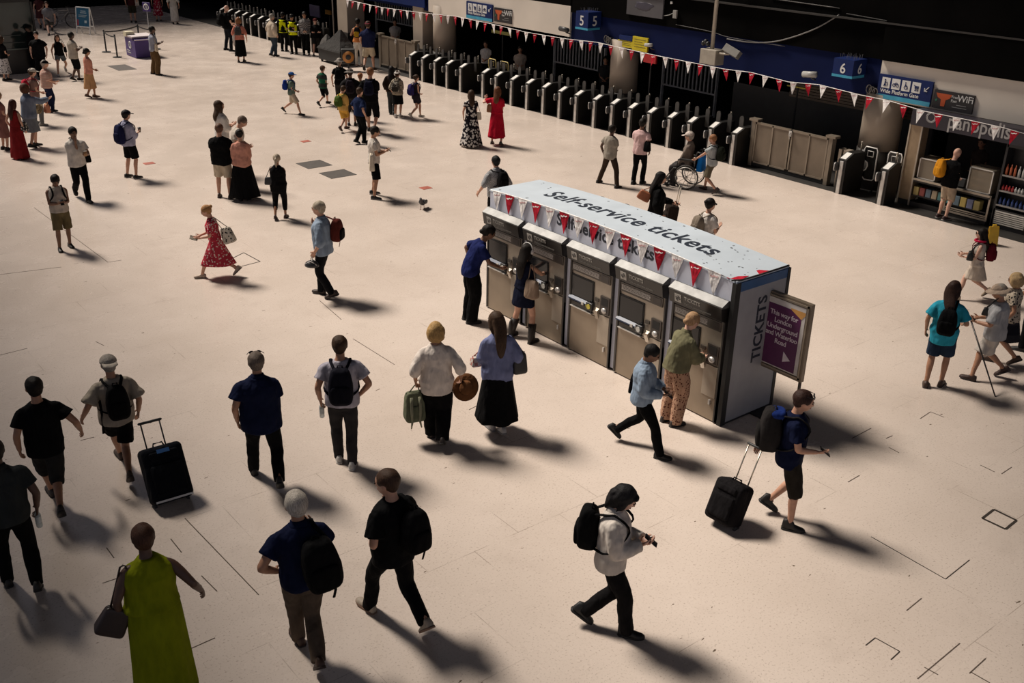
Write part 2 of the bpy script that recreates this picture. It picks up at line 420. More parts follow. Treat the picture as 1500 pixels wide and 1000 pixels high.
    # ---- shoes
    for i in (0, 1):
        B = ank[i]; R = Matrix.Rotation(-pitch[i], 3, 'X'); R = Matrix.Rotation((.10, -.10)[i], 3, 'Z') @ R
        bt = isinstance(shoe, dict); col = shoe['c'] if bt else shoe; up = shoe.get('h', shoe_top) if bt else shoe_top; sole = shoe.get('sole', tuple(c*.5+.004 for c in col)) if bt else tuple(c*.5+.004 for c in col)
        mb = MB(); rings = []; prof = [(-.085, .020, .03, .060), (-.075, .033, 0, up*.9), (-.03, .040, 0, up), (.025, .041, 0, up*.95), (.06, .044, 0, .072), (.11, .049, 0, .056), (.155, .042, .004, .046), (.178, .022, .010, .034)]
        for y, w, z0, z1 in prof:
            r = []
            for j in range(12):
                a = 2*PI*j/12; cx = math.cos(a); cz = math.sin(a)
                r.append(B + R @ Vector((w*math.copysign(abs(cx)**.6, cx)*(1 if cz < .3 else .80), y, -.085 + (z0+z1)/2 + (z1-z0)/2*math.copysign(abs(cz)**.6, cz))))
            rings.append(r)
        mb.loft(rings)
        if bt and up > .15: mb.tube([B + Vector((0, -.012, -.01)), B.lerp(knees[i][1], min(.9, (up-.08)/.41))], [.056, .075], 12, rnd=False)
        rings = []
        for y, w in ((-.09, .024), (-.07, .040), (0, .044), (.08, .050), (.13, .050), (.175, .030), (.184, .012)):
            rings.append([B + R @ Vector((w*x_, y, -.085 + z_)) for x_, z_ in ((-1, 0), (1, 0), (1, .024), (-1, .024))])
        mb.loft(rings, mat=1)
        mb.scale(s).build('shoe', [plain('shoe leather', col, .6, 0, .2, 20), plain('shoe sole', sole, .7)], p, True)
    # ---- bottoms
    off = .018
    kind, bc = bot[0], bot[1]; bo = bot[2] if len(bot) > 2 else {}
    bmat = bc if isinstance(bc, bpy.types.Material) else cloth(bc)
    def wrinkle(mb, amp, sc_=9):
        o = [noise.noise(Vector(v)*sc_ + Vector((root.x*3, root.y, 0))) for v in mb.v]
        c = Vector((0, 0, 0))
        mb.v = [(v[0]*(1+amp*q*2), v[1]*(1+amp*q*2), v[2] + amp*q*.3) for v, q in zip(mb.v, o)]; return mb
    def skirt_rings(z0, hem, flare, folds, n=44, wy=1.0, dzmin=None):
        rings = []; top = z0; K = 12
        hemz = hem
        fm = (ank[0]+ank[1])/2; sprd = abs(ank[0].y-ank[1].y)/2; sprx = abs(ank[0].x-ank[1].x)/2
        for k in range(K+1):
            t = k/K; z = (zh+top)*(1-t) + hemz*t; dz = z - zh
            rx, ry, yo = sec_at(sex, max(dz, -.03)); q = max(0, min(1, (zh+.02-z)/.85))
            rx = (rx*fl(dz)+off) + flare*q; ry = (ry*fl(dz)+off) + flare*q*.85*wy + sprd*q*.75
            cy = yo*(1-q) + fm.y*q; cx = fm.x*q
            cyl_ = spine(max(dz, 0))[0].y
            ring = []
            for j in range(n):
                a = 2*PI*j/n; w = 1 + folds*q*(math.sin(a*7+root.x)+.6*math.sin(a*11+1.3+root.y))*.5
                ring.append(Vector((cx + rx*w*math.cos(a), cy + cyl_ + ry*w*math.sin(a), z + .012*q*math.sin(a*5))))
            rings.append(ring)
        return rings
    low = zh
    if kind in ('trousers', 'wide', 'shorts', 'leggings'):
        L_ = bo.get('len', {'trousers': 1.0, 'wide': 1.02, 'shorts': .5, 'leggings': .78}[kind]); th = {'trousers': 1.0, 'wide': 1.45, 'shorts': 1.18, 'leggings': .86}[kind]*bo.get('w', 1.0)
        mb = MB(); z1 = bo.get('rise', .12)
        mb.loft([tring(z, (lambda q: (q[0]*fl(z)+off))(sec_at(sex, z)), (lambda q: q[1]*fl(z)+off)(sec_at(sex, z)), sec_at(sex, z)[2]) for z in (-.11, -.06, -.02, .05, z1)])
        for Hj, K, B in knees:
            kt = max(0.05, min(1, L_*2)); P = [Hj + Vector((0, 0, -.01)), Hj.lerp(K, kt*.5), Hj.lerp(K, kt)]
            o2 = off*th
            r = [.084*lf_+o2, (.076*lf_*(1 if th < 1.1 else th*.95)+o2), (.060*lf_*max(1, th)+o2*1.1) if L_ > .5 else .072*max(1, th)*lf_ + o2]
            if L_ > .5:
                f2 = min(1, (L_-.5)*2); e = K.lerp(B + Vector((0, .012, -.045)), f2); m = K.lerp(e, .4) + Vector((0, -.010, 0))
                P += [m, e]; r = r[:2] + [.058*lf_*max(1, th)+o2, (.056*max(1, th))*lf_+o2*.9, (.045*max(1, th*1.05))+o2*(.9 if kind != 'leggings' else .4)]
            limb(P, r, mb, 3, 12, rnd=False)
        mb = remesh(mb, vox, 3, .5, .010 if px > 90 else .006, root.x+root.y)
        mb.scale(s).build({'leggings': 'leggings', 'shorts': 'shorts'}.get(kind, 'trousers'), bmat, p, True)
    elif kind == 'skirt':
        mb = MB(); mb.loft(skirt_rings(bo.get('top', .14), bo.get('hem', .5), bo.get('flare', .12), bo.get('folds', .1))); mb.scale(s).build('skirt', bmat, p, True)
    # ---- tops
    tt = top[0] if top else None
    if top:
        tc = top[1]; to = top[2] if len(top) > 2 else {}
        tmat = tc if isinstance(tc, bpy.types.Material) else cloth(tc)
        hem = to.get('hem', {'dress': .06, 'sleeveless': -.02, 'vest': -.02}.get(tt, -.06)); loose = to.get('loose', .012 if sex == 'm' else .006); t_off = off + .006 + loose
        zs = [hem, hem+.05, .05, .12, .20, .28, .38, .45, .50, .53, .552] if tt != 'dress' else [.0, .06, .12, .20, .28, .38, .45, .50, .53, .552]
        zs = sorted(set(round(z, 3) for z in zs if z >= hem-.001))
        mb = MB(); rg = []
        cx, cy, _ = sec_at(sex, .36)
        for z in zs:
            rx, ry, yo = sec_at(sex, z)
            if z < .34 and tt != 'dress': rx = max(rx, cx*(.90 + loose*2)); ry = max(ry, cy*(.92 + loose*2))
            tp = 1 if z < .44 else max(.40, 1-(z-.44)/.1*.6)
            rg.append(tring(z, rx*fl(z) + t_off*tp + .004, ry*fl(z) + t_off*tp + .004, yo))
        mb.loft(rg)
        sl = to.get('sleeve', {'tee': .62, 'polo': .62, 'shirt': 1.97, 'elbow': 1.1, 'blouse': 1.35, 'dress': .45, 'sleeveless': 0, 'vest': 0, 'jacket': 1.97}[tt])
        for S_, E_, W_ in AR:
            ins = sc + (S_-sc)*.70
            if sl <= 0: continue
            ex = .016 + loose*.9 + to.get('puff', 0)
            if sl <= 1: P = [ins, S_.lerp(E_, .08), S_.lerp(E_, sl*.6), S_.lerp(E_, sl)]; r = [.048*tk+off*.6, .055*tk+off*.6, .052*tk*lf_+ex*.9, .051*tk*lf_+ex*1.3]
            else: P = [ins, S_.lerp(E_, .08), S_.lerp(E_, .55), E_, E_.lerp(W_, (sl-1)*.5), E_.lerp(W_, sl-1)]; r = [.048*tk+off*.6, .055*tk+off*.6, .052*tk+ex*.9, .046*tk+ex, .042*tk+ex, (.036 if sl > 1.8 else .042)*tk+ex*.8]
            limb(P, r, mb, 3, 12, rnd=False)
        mb = remesh(mb, vox, 3, .5, (.013 if px > 90 else .007)*(1+loose*7), root.x*2+root.y)
        nm = {'tee': 'tee_shirt', 'polo': 'polo_shirt', 'shirt': 'shirt', 'elbow': 'shirt', 'blouse': 'blouse', 'dress': 'dress', 'sleeveless': 'top', 'vest': 'vest', 'jacket': 'jacket'}[tt]
        if tt == 'dress': mb.loft(skirt_rings(.13, to.get('skirt', .35), to.get('flare', .12), to.get('folds', .1)))
        if tt in ('polo', 'shirt', 'jacket'):
            c0, t0 = spine(.54); mb.tube([c0 + Vector((0, -.014, -.03)), c0 + Vector((0, -.012, .012)), c0 + Vector((0, -.004, .045))], [(.098, .088), (.080, .074), (.070, .068)], 14)
        mb.scale(s).build(nm, tmat, p, True)
        if to.get('vest'): pass
    # ---- hair and hats
    hs = hair[0] if hair else 'bald'; hcol = hair[1] if hair else (0.1, .1, .1)
    if hs != 'bald':
        mb = MB()
        def jit(q): return q*(1 + .09*noise.noise(q*22 + Vector((root.x*5, root.y, 0))))
        e = hd(0, -.021, .020); tight = 1.0 if hs != 'fringe' else .985
        mb.ell(e, hv(.086*tight, .102*tight, .109*tight), HR, 18, 12, fn=jit)
        if hs == 'shaggy':
            rg_ = random.Random(2)
            for q_ in range(26):
                a_ = rg_.uniform(PI*.85, PI*2.15); z_ = rg_.uniform(-.09, .07); k_ = math.sqrt(max(.1, 1-(z_/.12)**2))
                c_ = (.080*math.cos(a_)*k_, -.02+.098*math.sin(a_)*k_, z_); mb.tube([hd(*c_), hd(c_[0]*1.10, c_[1]*1.08, z_-.035), hd(c_[0]*1.06, c_[1]*1.05-.005, z_-.085)], [.020, .019, .006], 6, rnd=True)
        if hs in ('short', 'curly', 'afro'):
            mb.ell(hd(0, -.045, -.03), hv(.070, .060, .075), HR, 14, 10, fn=jit)
            if hs == 'afro': mb.ell(hd(0, -.02, .03), hv(.100, .112, .115), HR, 16, 12, fn=jit)
        if hs in ('long', 'longest'):
            zl = -.25 if hs == 'long' else -.36
            path = [hd(0, -.05, .03), hd(0, -.075, -.08)]; base, th0 = spine(.50)
            bk = spine(.42)[0] + Vector((0, -.135, 0)); path += [Vector((hc.x*.4, bk.y - .005, bk.z + .06))]
            q = spine(.555+zl+.06)[0] + Vector((0, -.150, 0)); path += [q]
            mb.tube(catmull(path, 3), [(.088, .07), (.098, .07), (.10, .065), (.10, .058), (.10, .05), (.096, .044), (.09, .038), (.08, .032), (.06, .024), (.03, .012)], 14, HR @ Vector((1, 0, 0)), rnd=True)
            for sd in (-1, 1): mb.tube([hd(sd*.064, .01, .02), hd(sd*.076, -.01, -.08), hd(sd*.074, -.03, -.16)], [.034, .036, .02], 8, rnd=True)
        elif hs == 'bob':
            def cut(q): return q
            mb.ell(hd(0, -.026, -.03), hv(.106, .104, .125), HR, 18, 12, p=.80, fn=jit); 
            for sd in (-1, 1): mb.ell(hd(sd*.075, .012, -.05), hv(.03, .055, .085), HR, 10, 8, fn=jit)
        elif hs == 'pony':
            mb.ell(hd(0, -.045, -.03), hv(.068, .06, .07), HR, 12, 8); b0 = hd(0, -.115, .03)
            mb.tube([b0, b0 + Vector((0, -.05, -.03)) , b0 + Vector((0, -.055, -.13)), b0 + Vector((0, -.03, -.25))], [.018, .033, .034, .010], 10, rnd=True)
        elif hs == 'bun':
            mb.ell(hd(0, -.045, -.03), hv(.066, .06, .07), HR, 12, 8); mb.ell(hd(0, -.115, .045), hv(.042, .042, .042), HR, 12, 8, fn=jit)
        elif hs == 'lowbun':
            mb.ell(hd(0, -.045, -.03), hv(.066, .06, .07), HR, 12, 8); mb.ell(hd(0, -.105, -.05), hv(.04, .04, .04), HR, 12, 8, fn=jit)
        elif hs == 'shaggy':
            mb.ell(hd(0, -.028, -.03), hv(.086, .092, .115), HR, 16, 10, fn=jit); mb.tube([hd(0, -.05, -.06), hd(0, -.065, -.13), hd(0, -.075, -.20)], [.085, .075, .03], 12, rnd=True)
            for sd in (-1, 1): mb.ell(hd(sd*.07, .01, -.05), hv(.022, .035, .07), HR, 10, 8, fn=jit)
            mb.ell(hd(.01, .068, .065), hv(.055, .026, .026), HR, 10, 8, fn=jit)
        mb = remesh(mb, min(vox, .011) if px > 90 else .015, 2); 
        mb.scale(s).build('hair', hairm(hcol), p, True)
    if hat:
        hk, hcol2 = hat; mb = MB()
        pts = []
        if hk in ('cap', 'capback', 'sun', 'fedora'):
            K = 6 if hk != 'fedora' else 7; rings = []
            for k in range(K+1):
                a = PI/2*k/K; rr = math.cos(a) if k < K else .05; zz = math.sin(a)
                if hk == 'fedora': rr = [1, .99, .97, .94, .88, .6, .3, .05][k]; zz = [0, .2, .45, .7, .92, 1, .97, .93][k]
                rings.append([hd(.092*rr*math.cos(2*PI*j/18), -.010 + .110*rr*math.sin(2*PI*j/18), .028 + .098*zz) for j in range(18)])
            mb.loft(rings)
            if hk in ('cap', 'capback'):
                sg = 1 if hk == 'cap' else -1; rings = []
                for j in range(9):
                    u = -1 + 2*j/8; x = u*.078; y0 = -.010 + sg*.105*math.sqrt(max(0, 1-(x/.093)**2)); y1 = -.01 + sg*(.105 + .085*math.sqrt(max(0, 1-u*u*.9)))
                    rings.append([hd(x, y0, .030), hd(x, y1, .014), hd(x, y1, .020), hd(x, y0, .042)])
                mb.loft(rings)
            else:
                br = .075 if hk == 'sun' else .06; n = 20; dz = -.03 if hk == 'sun' else .004
                I = [(.092*math.cos(2*PI*j/n), -.01+.11*math.sin(2*PI*j/n)) for j in range(n)]; O = [((.092+br)*math.cos(2*PI*j/n), -.01+(.11+br)*math.sin(2*PI*j/n)) for j in range(n)]
                mb.loft([[hd(x, y, .040) for x, y in I], [hd(x, y, .036+dz) for x, y in O], [hd(x, y, .028+dz) for x, y in O], [hd(x, y, .030) for x, y in I]], False, False)
        mb.scale(s).build('hat' if hk in ('sun', 'fedora') else 'cap', hcol2 if isinstance(hcol2, bpy.types.Material) else cloth(hcol2), p, True)
    if glasses:
        mb = MB(); z = .006 if glasses != 'top' else .085; y = .093 if glasses != 'top' else .072
        for sd in (-1, 1): mb.ell(hd(sd*.034, y, z), hv(.028, .008, .020), HR, 10, 6); mb.tube([hd(sd*.06, y-.005, z+.005), hd(sd*.086, 0, z+.004)], .004, 5)
        mb.tube([hd(-.012, y+.002, z+.006), hd(.012, y+.002, z+.006)], .004, 5); mb.scale(s).build('sunglasses', plain('dark lenses', (.01, .01, .012), .15), p, True)
    P = dict(obj=p, s=s, root=Vector((root.x, root.y, 0)), rotz=rotz, hands=hands, spine=spine, sw=sw, sex=sex, zh=zh, fw=fw, rt=rt, fl=fl, sc=sc, hc=hc, hd=hd, AR=AR, label=label, fat=fat, knees=knees)
    ALLP.append(P); return P
def W(P, v): # person-local model units -> world
    v = Vector(v)*P['s']; return P['root'] + P['rt']*v.x + P['fw']*v.y + Vector((0, 0, v.z))
def hand_at(P, i): return W(P, P['hands'][i][0])

# ------------------------------------------------------------------ things people carry
def sbox(mb, c, r, rot=None, p=.45, n=20, m=14, mat=0, fn=None): return mb.ell(c, r, rot, n, m, mat, p, fn)
def backpack(P, label, col, size=(.145, .105, .22), dz=.30, x=0.0, dx=0, straps=(1, 1), col2=None, pat=None, front=False, tail=False, group='backpacks and bags people carry', trim=None, tilt=0.0):
    s = P['s']; c, th = P['spine'](dz); rx, ry, yo = sec_at(P['sex'], dz); sg = 1 if front else -1
    yb = sg*(ry*P['fl'](dz) + .045 + size[1]*.86)
    R = Matrix.Rotation(-th, 3, 'X')
    org = c + R @ Vector((x, yb, 0)); w = W(P, org)
    b = thing('backpack', label, 'backpack', w, P['rotz'], group)
    mat = cloth(col, pat, col2, 40) if pat else cloth(col); mb = MB()
    Rt = R @ Matrix.Rotation(tilt, 3, 'Y')
    L = lambda v: R @ (Vector(v) - Vector((0, 0, 0)))
    def tap(q): k = 1 - .22*max(0, q.z/size[2]); return Vector((q.x*k, q.y*(1-.25*max(0, q.z/size[2])), q.z))
    sbox(mb, (0, 0, 0), size, Rt, .5, fn=tap); mb.scale(s).build('bag_body', mat, b, True)
    mb = MB(); sbox(mb, Rt @ Vector((0, sg*size[1]*.80, -size[2]*.30)), (size[0]*.80, size[1]*.42, size[2]*.50), Rt, .5); mb.scale(s).build('pocket', cloth(trim or tuple(k*.8 for k in col)), b, True)
    mb = MB(); hz = size[2]*.93; mb.tube([Rt @ Vector((-.035, -sg*.03, hz-.01)), Rt @ Vector((-.025, -sg*.03, hz+.04)), Rt @ Vector((.025, -sg*.03, hz+.04)), Rt @ Vector((.035, -sg*.03, hz-.01))], .009, 6); mb.scale(s).build('carry_handle', mat, b, True)
    mb = MB(); z_ = size[2]*.55
    pts = [Rt @ Vector((size[0]*.92*math.cos(a), sg*size[1]*.15 + size[1]*.2*0, size[2]*.86*math.sin(a))) for a in [PI*k/10 for k in range(11)]]
    mb.tube(pts, .006, 5); mb.scale(s).build('zip', plain('zip', tuple(k*1.6+.02 for k in col), .4), b, True)
    for i, sd in ((0, -1), (1, 1)):
        if not straps[i]: continue
        sh = P['AR'][i][0]; sho = sh + Vector((-sd*.070, 0, .0))
        base = sho.lerp(P['sc'], 0) 
        c5, t5 = P['spine'](.525); top_ = Vector((sd*P['sw']*.62, c5.y - sg*.0 - .005, c5.z + .018 - .02))
        rb = sec_at(P['sex'], .36); c3, t3 = P['spine'](.36); R3 = Matrix.Rotation(-t3, 3, 'X')
        fr = c3 + R3 @ Vector((sd*P['sw']*.66, -sg*(rb[1]*P['fl'](.36) + .045) , .03)); c2, t2 = P['spine'](.17); r2 = sec_at(P['sex'], .17)
        lo = c2 + Matrix.Rotation(-t2, 3, 'X') @ Vector((sd*(r2[0]*P['fl'](.17) + .045), sg*.02, 0))
        pts = [org + R @ Vector((sd*size[0]*.45, -sg*size[1]*.55, size[2]*.80)), top_ + Vector((0, sg*.055, .012)), top_ + Vector((0, -sg*.035, .012)), fr, lo, org + R @ Vector((sd*size[0]*.75, -sg*size[1]*.5, -size[2]*.7))]
        mb = MB(); mb.tube([q - org for q in catmull(pts, 4)], (.020, .007) and [(.020, .009)]*21, 8, (sd*1.0, 0, .15)); mb.scale(s).build('strap', mat, b, True)
    if tail:
        mb = MB(); q = Vector((size[0]*.6, sg*.0, -size[2]*.85)); mb.tube([R @ q, R @ (q + Vector((.01, sg*.015, -.07))), R @ (q + Vector((-.005, sg*.0, -.16)))], [(.013, .005)]*3, 6); mb.scale(s).build('loose_strap', mat, b, True)
    return b
def bag(P, name, label, cat, col, at, size, strap_to=None, pat=None, col2=None, tilt=0.0, yaw=0.0, round_=.35, mat=None, handles=True, leather=False, group='backpacks and bags people carry'):
    # at: person-local model-unit position of the bag centre; strap_to: local point its strap hangs from
    s = P['s']; w = W(P, at); b = thing(name, label, cat, w, P['rotz'] + yaw, group)
    m = mat or (plain('bag leather', col, .45, 0, .2, 12) if leather else (cloth(col, pat, col2, 22) if pat else cloth(col)))
    R = Matrix.Rotation(tilt, 3, 'Y'); mb = MB()
    def tap(q): k = 1 - .10*(q.z/size[2]); return Vector((q.x*k, q.y*k*(1-.2*(q.z/size[2])), q.z))
    sbox(mb, (0, 0, 0), size, R, round_, fn=tap); mb.scale(s).build('bag_body', m, b, True)
    if strap_to is not None:
        iv = Matrix.Rotation(-yaw, 3, 'Z'); q = iv @ (Vector(strap_to) - Vector(at))
        for k, (sx, sy) in enumerate(((-.75, .3), (.75, -.3)) if handles != 'one' else ((-.8, 0), (.8, 0))):
            a = R @ Vector((size[0]*sx, 0, size[2]*.92))
        mb = MB(); A = R @ Vector((-size[0]*.6, 0, size[2]*.9)); B = R @ Vector((size[0]*.6, 0, size[2]*.9))
        mb.tube([A, A.lerp(q, .5) + Vector((-.01, 0, 0)), q + Vector((-.022, 0, 0)), q + Vector((0, 0, .012)), q + Vector((.022, 0, 0)), B.lerp(q, .5) + Vector((.01, 0, 0)), B], .009, 6); mb.scale(s).build('handle', m, b, True)
    mb = MB(); mb.tube([R @ Vector((-size[0]*.82, 0, size[2]*.93)), R @ Vector((0, 0, size[2]*.97)), R @ Vector((size[0]*.82, 0, size[2]*.93))], .008, 6); mb.scale(s).build('top_seam', plain('seam', tuple(min(1, k*.6+.01) for k in col), .5), b, True)
    return b
def phone(P, i, label, up=.02, tilt=.9, col=(.012, .012, .015), cat='phone'):
    h, D = P['hands'][i]; w = W(P, h + Vector((0, .012, up))); o = thing('phone', label, cat, w, P['rotz'], 'phones in hands')
    R = Matrix.Rotation(tilt, 3, 'X'); s = P['s']; mb = MB(); mb.box((0, 0, 0), (.074, .010, .15), R, 0, .004); mb.scale(s).build('case', plain('phone case', col, .35), o, True)
    mb = MB(); mb.box(R @ Vector((0, -.0058, 0)), (.066, .002, .138), R); mb.scale(s).build('screen', plain('phone glass', (.03, .035, .045), .08), o); return o
def bottle(P, i, label, col=(.55, .58, .56), drop=.07, cap=(.7, .7, .7)):
    h, D = P['hands'][i]; o = thing('bottle', label, 'bottle', W(P, h + Vector((0, .0, -drop))), P['rotz'], 'drinks in hands'); s = P['s']
    mb = MB(); mb.tube([(0, 0, -.11), (0, 0, -.10), (0, 0, .04), (0, 0, .075), (0, 0, .09)], [.026, .031, .031, .014, .012], 14); mb.scale(s).build('bottle_body', glassm('bottle plastic', (.6, .66, .64), .1, .65), o, True)
    mb = MB(); mb.cyl((0, 0, .09), (0, 0, .11), .014); mb.scale(s).build('bottle_cap', plain('cap plastic', cap, .4), o, True)
    mb = MB(); mb.tube([(0, 0, -.05), (0, 0, .02)], [.0318, .0318], 16, caps=False); mb.scale(s).build('bottle_label', plain('paper label', col, .6), o, True); return o
def cup(P, i, label, col=(.75, .7, .62), up=.03, sleeve=(.30, .16, .07)):
    h, D = P['hands'][i]; o = thing('coffee_cup', label, 'cup', W(P, h + Vector((0, .02, up))), P['rotz'], 'drinks in hands'); s = P['s']
    mb = MB(); mb.tube([(0, 0, -.06), (0, 0, .05)], [.029, .041], 16); mb.scale(s).build('cup_body', plain('card cup', sleeve, .7), o, True)
    mb = MB(); mb.tube([(0, 0, .05), (0, 0, .06), (0, 0, .068)], [.044, .043, .034], 16); mb.scale(s).build('lid', plain('cup lid', col, .4), o, True); return o
def suitcase(label, loc, rotz, size, col, tilt, handle_len, accent=None, steel=False, group='wheeled suitcases'):
    # origin at the wheels; local +Y is the towing direction, the case leans back by tilt
    t = thing('suitcase', label, 'suitcase', loc, rotz, group); R = Matrix.Rotation(-tilt, 3, 'X'); w, d, hh = size
    C_ = lambda v: R @ Vector(v) + Vector((0, 0, .055)); m = cloth(col); mb = MB()
    rr = MB(); rr.box((0, 0, 0), (w, d, hh), None, 0, min(w, d)*.20, 4); rr.v = [tuple(C_((v[0], v[1], v[2] + hh/2))) for v in rr.v]; rr.build('shell', m, t, True)
    mb = MB(); mb.box((0, 0, 0), (w*.78, d*.22, hh*.55), None, 0, .03, 3); mb.v = [tuple(C_((v[0], v[1] - d*.5, v[2] + hh*.40))) for v in mb.v]; mb.build('front_pocket', cloth(tuple(k*.8 for k in col)), t, True)
    mb = MB(); mb.box((0, 0, 0), (w*.70, d*.14, hh*.16), None, 0, .02, 3); mb.v = [tuple(C_((v[0], v[1] - d*.5, v[2] + hh*.82))) for v in mb.v]; mb.build('top_pocket', cloth(tuple(k*.9 for k in col)), t, True)
    mb = MB()
    for sx in (-1, 1): mb = MB(); mb.cyl(C_((sx*w*.40 - .015, d*.30, -.010)), C_((sx*w*.40 + .015, d*.30, -.010)), .045, 16); mb.build('wheel', plain('wheel rubber', (.012, .012, .013), .6), t, True)
    if accent:
        mb = MB(); mb.box((0, 0, 0), (w*.30, .012, .045)); mb.v = [tuple(C_((v[0], v[1] - d*.60, v[2] + hh*.90))) for v in mb.v]; mb.build('luggage_tag', plain('tag', accent, .5), t)
        mb = MB(); mb.box((0, 0, 0), (w*.90, .015, .022)); mb.v = [tuple(C_((v[0], v[1] - d*.52, v[2] + .03))) for v in mb.v]; mb.build('bumper', plain('bumper', (.55, .55, .56), .35), t)
    hm = plain('handle tube', (.62, .56, .46) if steel else (.03, .03, .033), .3, .8 if steel else .2)
    mb = MB(); 
    for sx in (-1, 1): mb.cyl(C_((sx*w*.23, d*.36, hh*.9)), C_((sx*w*.23, d*.36, hh + handle_len)), .009, 8)
    mb.build('handle_tube', hm, t, True)
    mb = MB(); mb.tube([C_((-w*.27, d*.36, hh + handle_len)), C_((w*.27, d*.36, hh + handle_len))], .016, 10, (0, 0, 1), rnd=True); mb.build('grip', plain('grip', (.015, .015, .016), .5), t, True)
    mb = MB(); mb.tube([C_((-.06, .0, hh)), C_((-.05, 0, hh + .035)), C_((.05, 0, hh + .035)), C_((.06, 0, hh))], .010, 6); mb.build('carry_handle', m, t, True)
    return t
# ------------------------------------------------------------------ the station itself
STEEL = plain('brushed steel', (.42, .36, .29), .42, .55, .10, 9)
STEELB = plain('bright steel', (.62, .60, .57), .35, .45, .14, 7)
DARK = plain('black cabinet', (.012, .011, .010), .45, .1)
BLACK = plain('black paint', (.010, .010, .010), .6)
NEARBLK = plain('near-black render', (.0028, .0026, .0024), .95, 0, .3, 1.5, .05)  # near-black matt surface with uneven tone
NAVY = plain('navy fascia paint', (.003, .008, .050), .7, 0, .12, 1.2, .12)
BLUE = plain('blue sign vinyl', (.006, .019, .105), .5, 0, .1, 4, .25)
CYAN = plain('cyan sign strip', (.05, .33, .50), .45)
WHITE = plain('white sign vinyl', (.72, .72, .70), .5, 0, .05)
CREAM = plain('cream fascia panel', (.74, .67, .58), .6, 0, .08, .8)
RED = cloth((.42, .018, .035)); PWHITE = cloth((.90, .87, .85))
STONE = plain('painted column render', (.40, .33, .26), .6, 0, .08, 1.4)

def floor_mat():
    m, nt, b = newmat('worn terrazzo paving'); v = coords(nt)
    big = noise_tex(nt, v, .35, 4, .6); sp = noise_tex(nt, v, 42, 3, .7)
    base = ramp(nt, big, [(.3, (.545, .462, .40)), (.7, (.635, .547, .482))])
    spk = ramp(nt, sp, [(.33, (.40, .34, .30)), (.43, (1, 1, 1))]); base = mixc(nt, .55, base, spk, 'MULTIPLY')
    br = nt.nodes.new('ShaderNodeTexBrick'); br.inputs['Scale'].default_value = 1.0; br.inputs['Mortar Size'].default_value = .005
    br.inputs['Brick Width'].default_value = 1.22; br.inputs['Row Height'].default_value = .82; br.inputs['Color1'].default_value = (1, 1, 1, 1); br.inputs['Color2'].default_value = (1, 1, 1, 1); br.inputs['Mortar'].default_value = (0, 0, 0, 1)
    br.inputs['Mortar Smooth'].default_value = .3
    nt.links.new(v, br.inputs['Vector'])
    msk = noise_tex(nt, v, .75, 4, .65); mk = ramp(nt, msk, [(.52, (0, 0, 0)), (.64, (1, 1, 1))])
    inv = nt.nodes.new('ShaderNodeInvert'); nt.links.new(br.outputs['Color'], inv.inputs['Color'])
    j = mixc(nt, 1.0, inv.outputs['Color'], mk, 'MULTIPLY')
    jf = nt.nodes.new('ShaderNodeMath'); jf.operation = 'MULTIPLY'; jf.inputs[1].default_value = .55; nt.links.new(j, jf.inputs[0])
    base = mixc(nt, jf.outputs[0], base, (.16, .12, .09))
    # scuffs and small chips with a shape of their own
    ch = noise_tex(nt, coords(nt, (1, 2.3, 1)), 6.5, 2, .55); ck = ramp(nt, ch, [(.245, (1, 1, 1)), (.262, (0, 0, 0))]); base = mixc(nt, ck, base, (.12, .085, .06))
    st = noise_tex(nt, v, 1.6, 5, .7); base = mixc(nt, ramp(nt, st, [(.55, (0, 0, 0)), (.8, (.35, .35, .35))]), base, (.40, .33, .28))
    nt.links.new(base, b.inputs['Base Color'])
    rg = ramp(nt, noise_tex(nt, v, 1.1, 4, .6), [(.3, (.17, .17, .17)), (.7, (.34, .34, .34))])
    nt.links.new(rg, b.inputs['Roughness']); b.inputs['Specular IOR Level'].default_value = .42
    bump(nt, b, sp, .06, .004)
    return m
FLOOR = floor_mat()
mb = MB(); mb.b2((-14, -6, -.25), (21.30, 66, 0)); struct('floor', mb, FLOOR)
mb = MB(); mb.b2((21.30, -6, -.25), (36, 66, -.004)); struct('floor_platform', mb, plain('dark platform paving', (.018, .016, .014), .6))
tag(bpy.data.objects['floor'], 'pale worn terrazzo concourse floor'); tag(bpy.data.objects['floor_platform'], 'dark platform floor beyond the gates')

GL = 21.25      # gate line
FX0 = 22.3      # face of the fascia
mb = MB(); mb.b2((FX0+.05, 15.95 - 2.05, 2.22), (FX0+.5, 25.10, 3.10)); struct('wall_navy_fascia', mb, NAVY)
mb = MB(); mb.b2((FX0-.02, 25.10, 2.34), (FX0+.5, 33.1, 3.28)); struct('wall_cream_fascia', mb, CREAM)
mb = MB(); mb.b2((FX0, 4.0, 2.19), (FX0+.5, 13.90, 3.10)); struct('wall_cream_fascia_right', mb, CREAM)
mb = MB(); mb.b2((FX0+.05, 33.1, 2.34), (FX0+.5, 64, 3.28)); struct('wall_navy_fascia_far', mb, NAVY)
mb = MB(); mb.b2((FX0, 13.9, 3.10), (FX0+.6, 66, 12)); mb.b2((FX0-.10, -6, 3.10), (FX0+.6, 13.9, 12)); mb.b2((FX0-.02, 25.1, 3.28), (FX0, 66, 12)); struct('wall_upper', mb, NEARBLK)
mb = MB(); mb.b2((FX0+.5, -6, 3.10), (36, 66, 3.3)); struct('ceiling_platform', mb, NEARBLK)
mb = MB(); mb.b2((33, -6, 0), (33.4, 66, 3.1)); struct('wall_platform_back', mb, NEARBLK)
mb = MB(); mb.b2((-14, 62, 0), (36, 62.4, 9)); struct('wall_far', mb, NEARBLK)
mb = MB()   # unseen roof added as sun blocker, its opening shaped to dim the floor edges
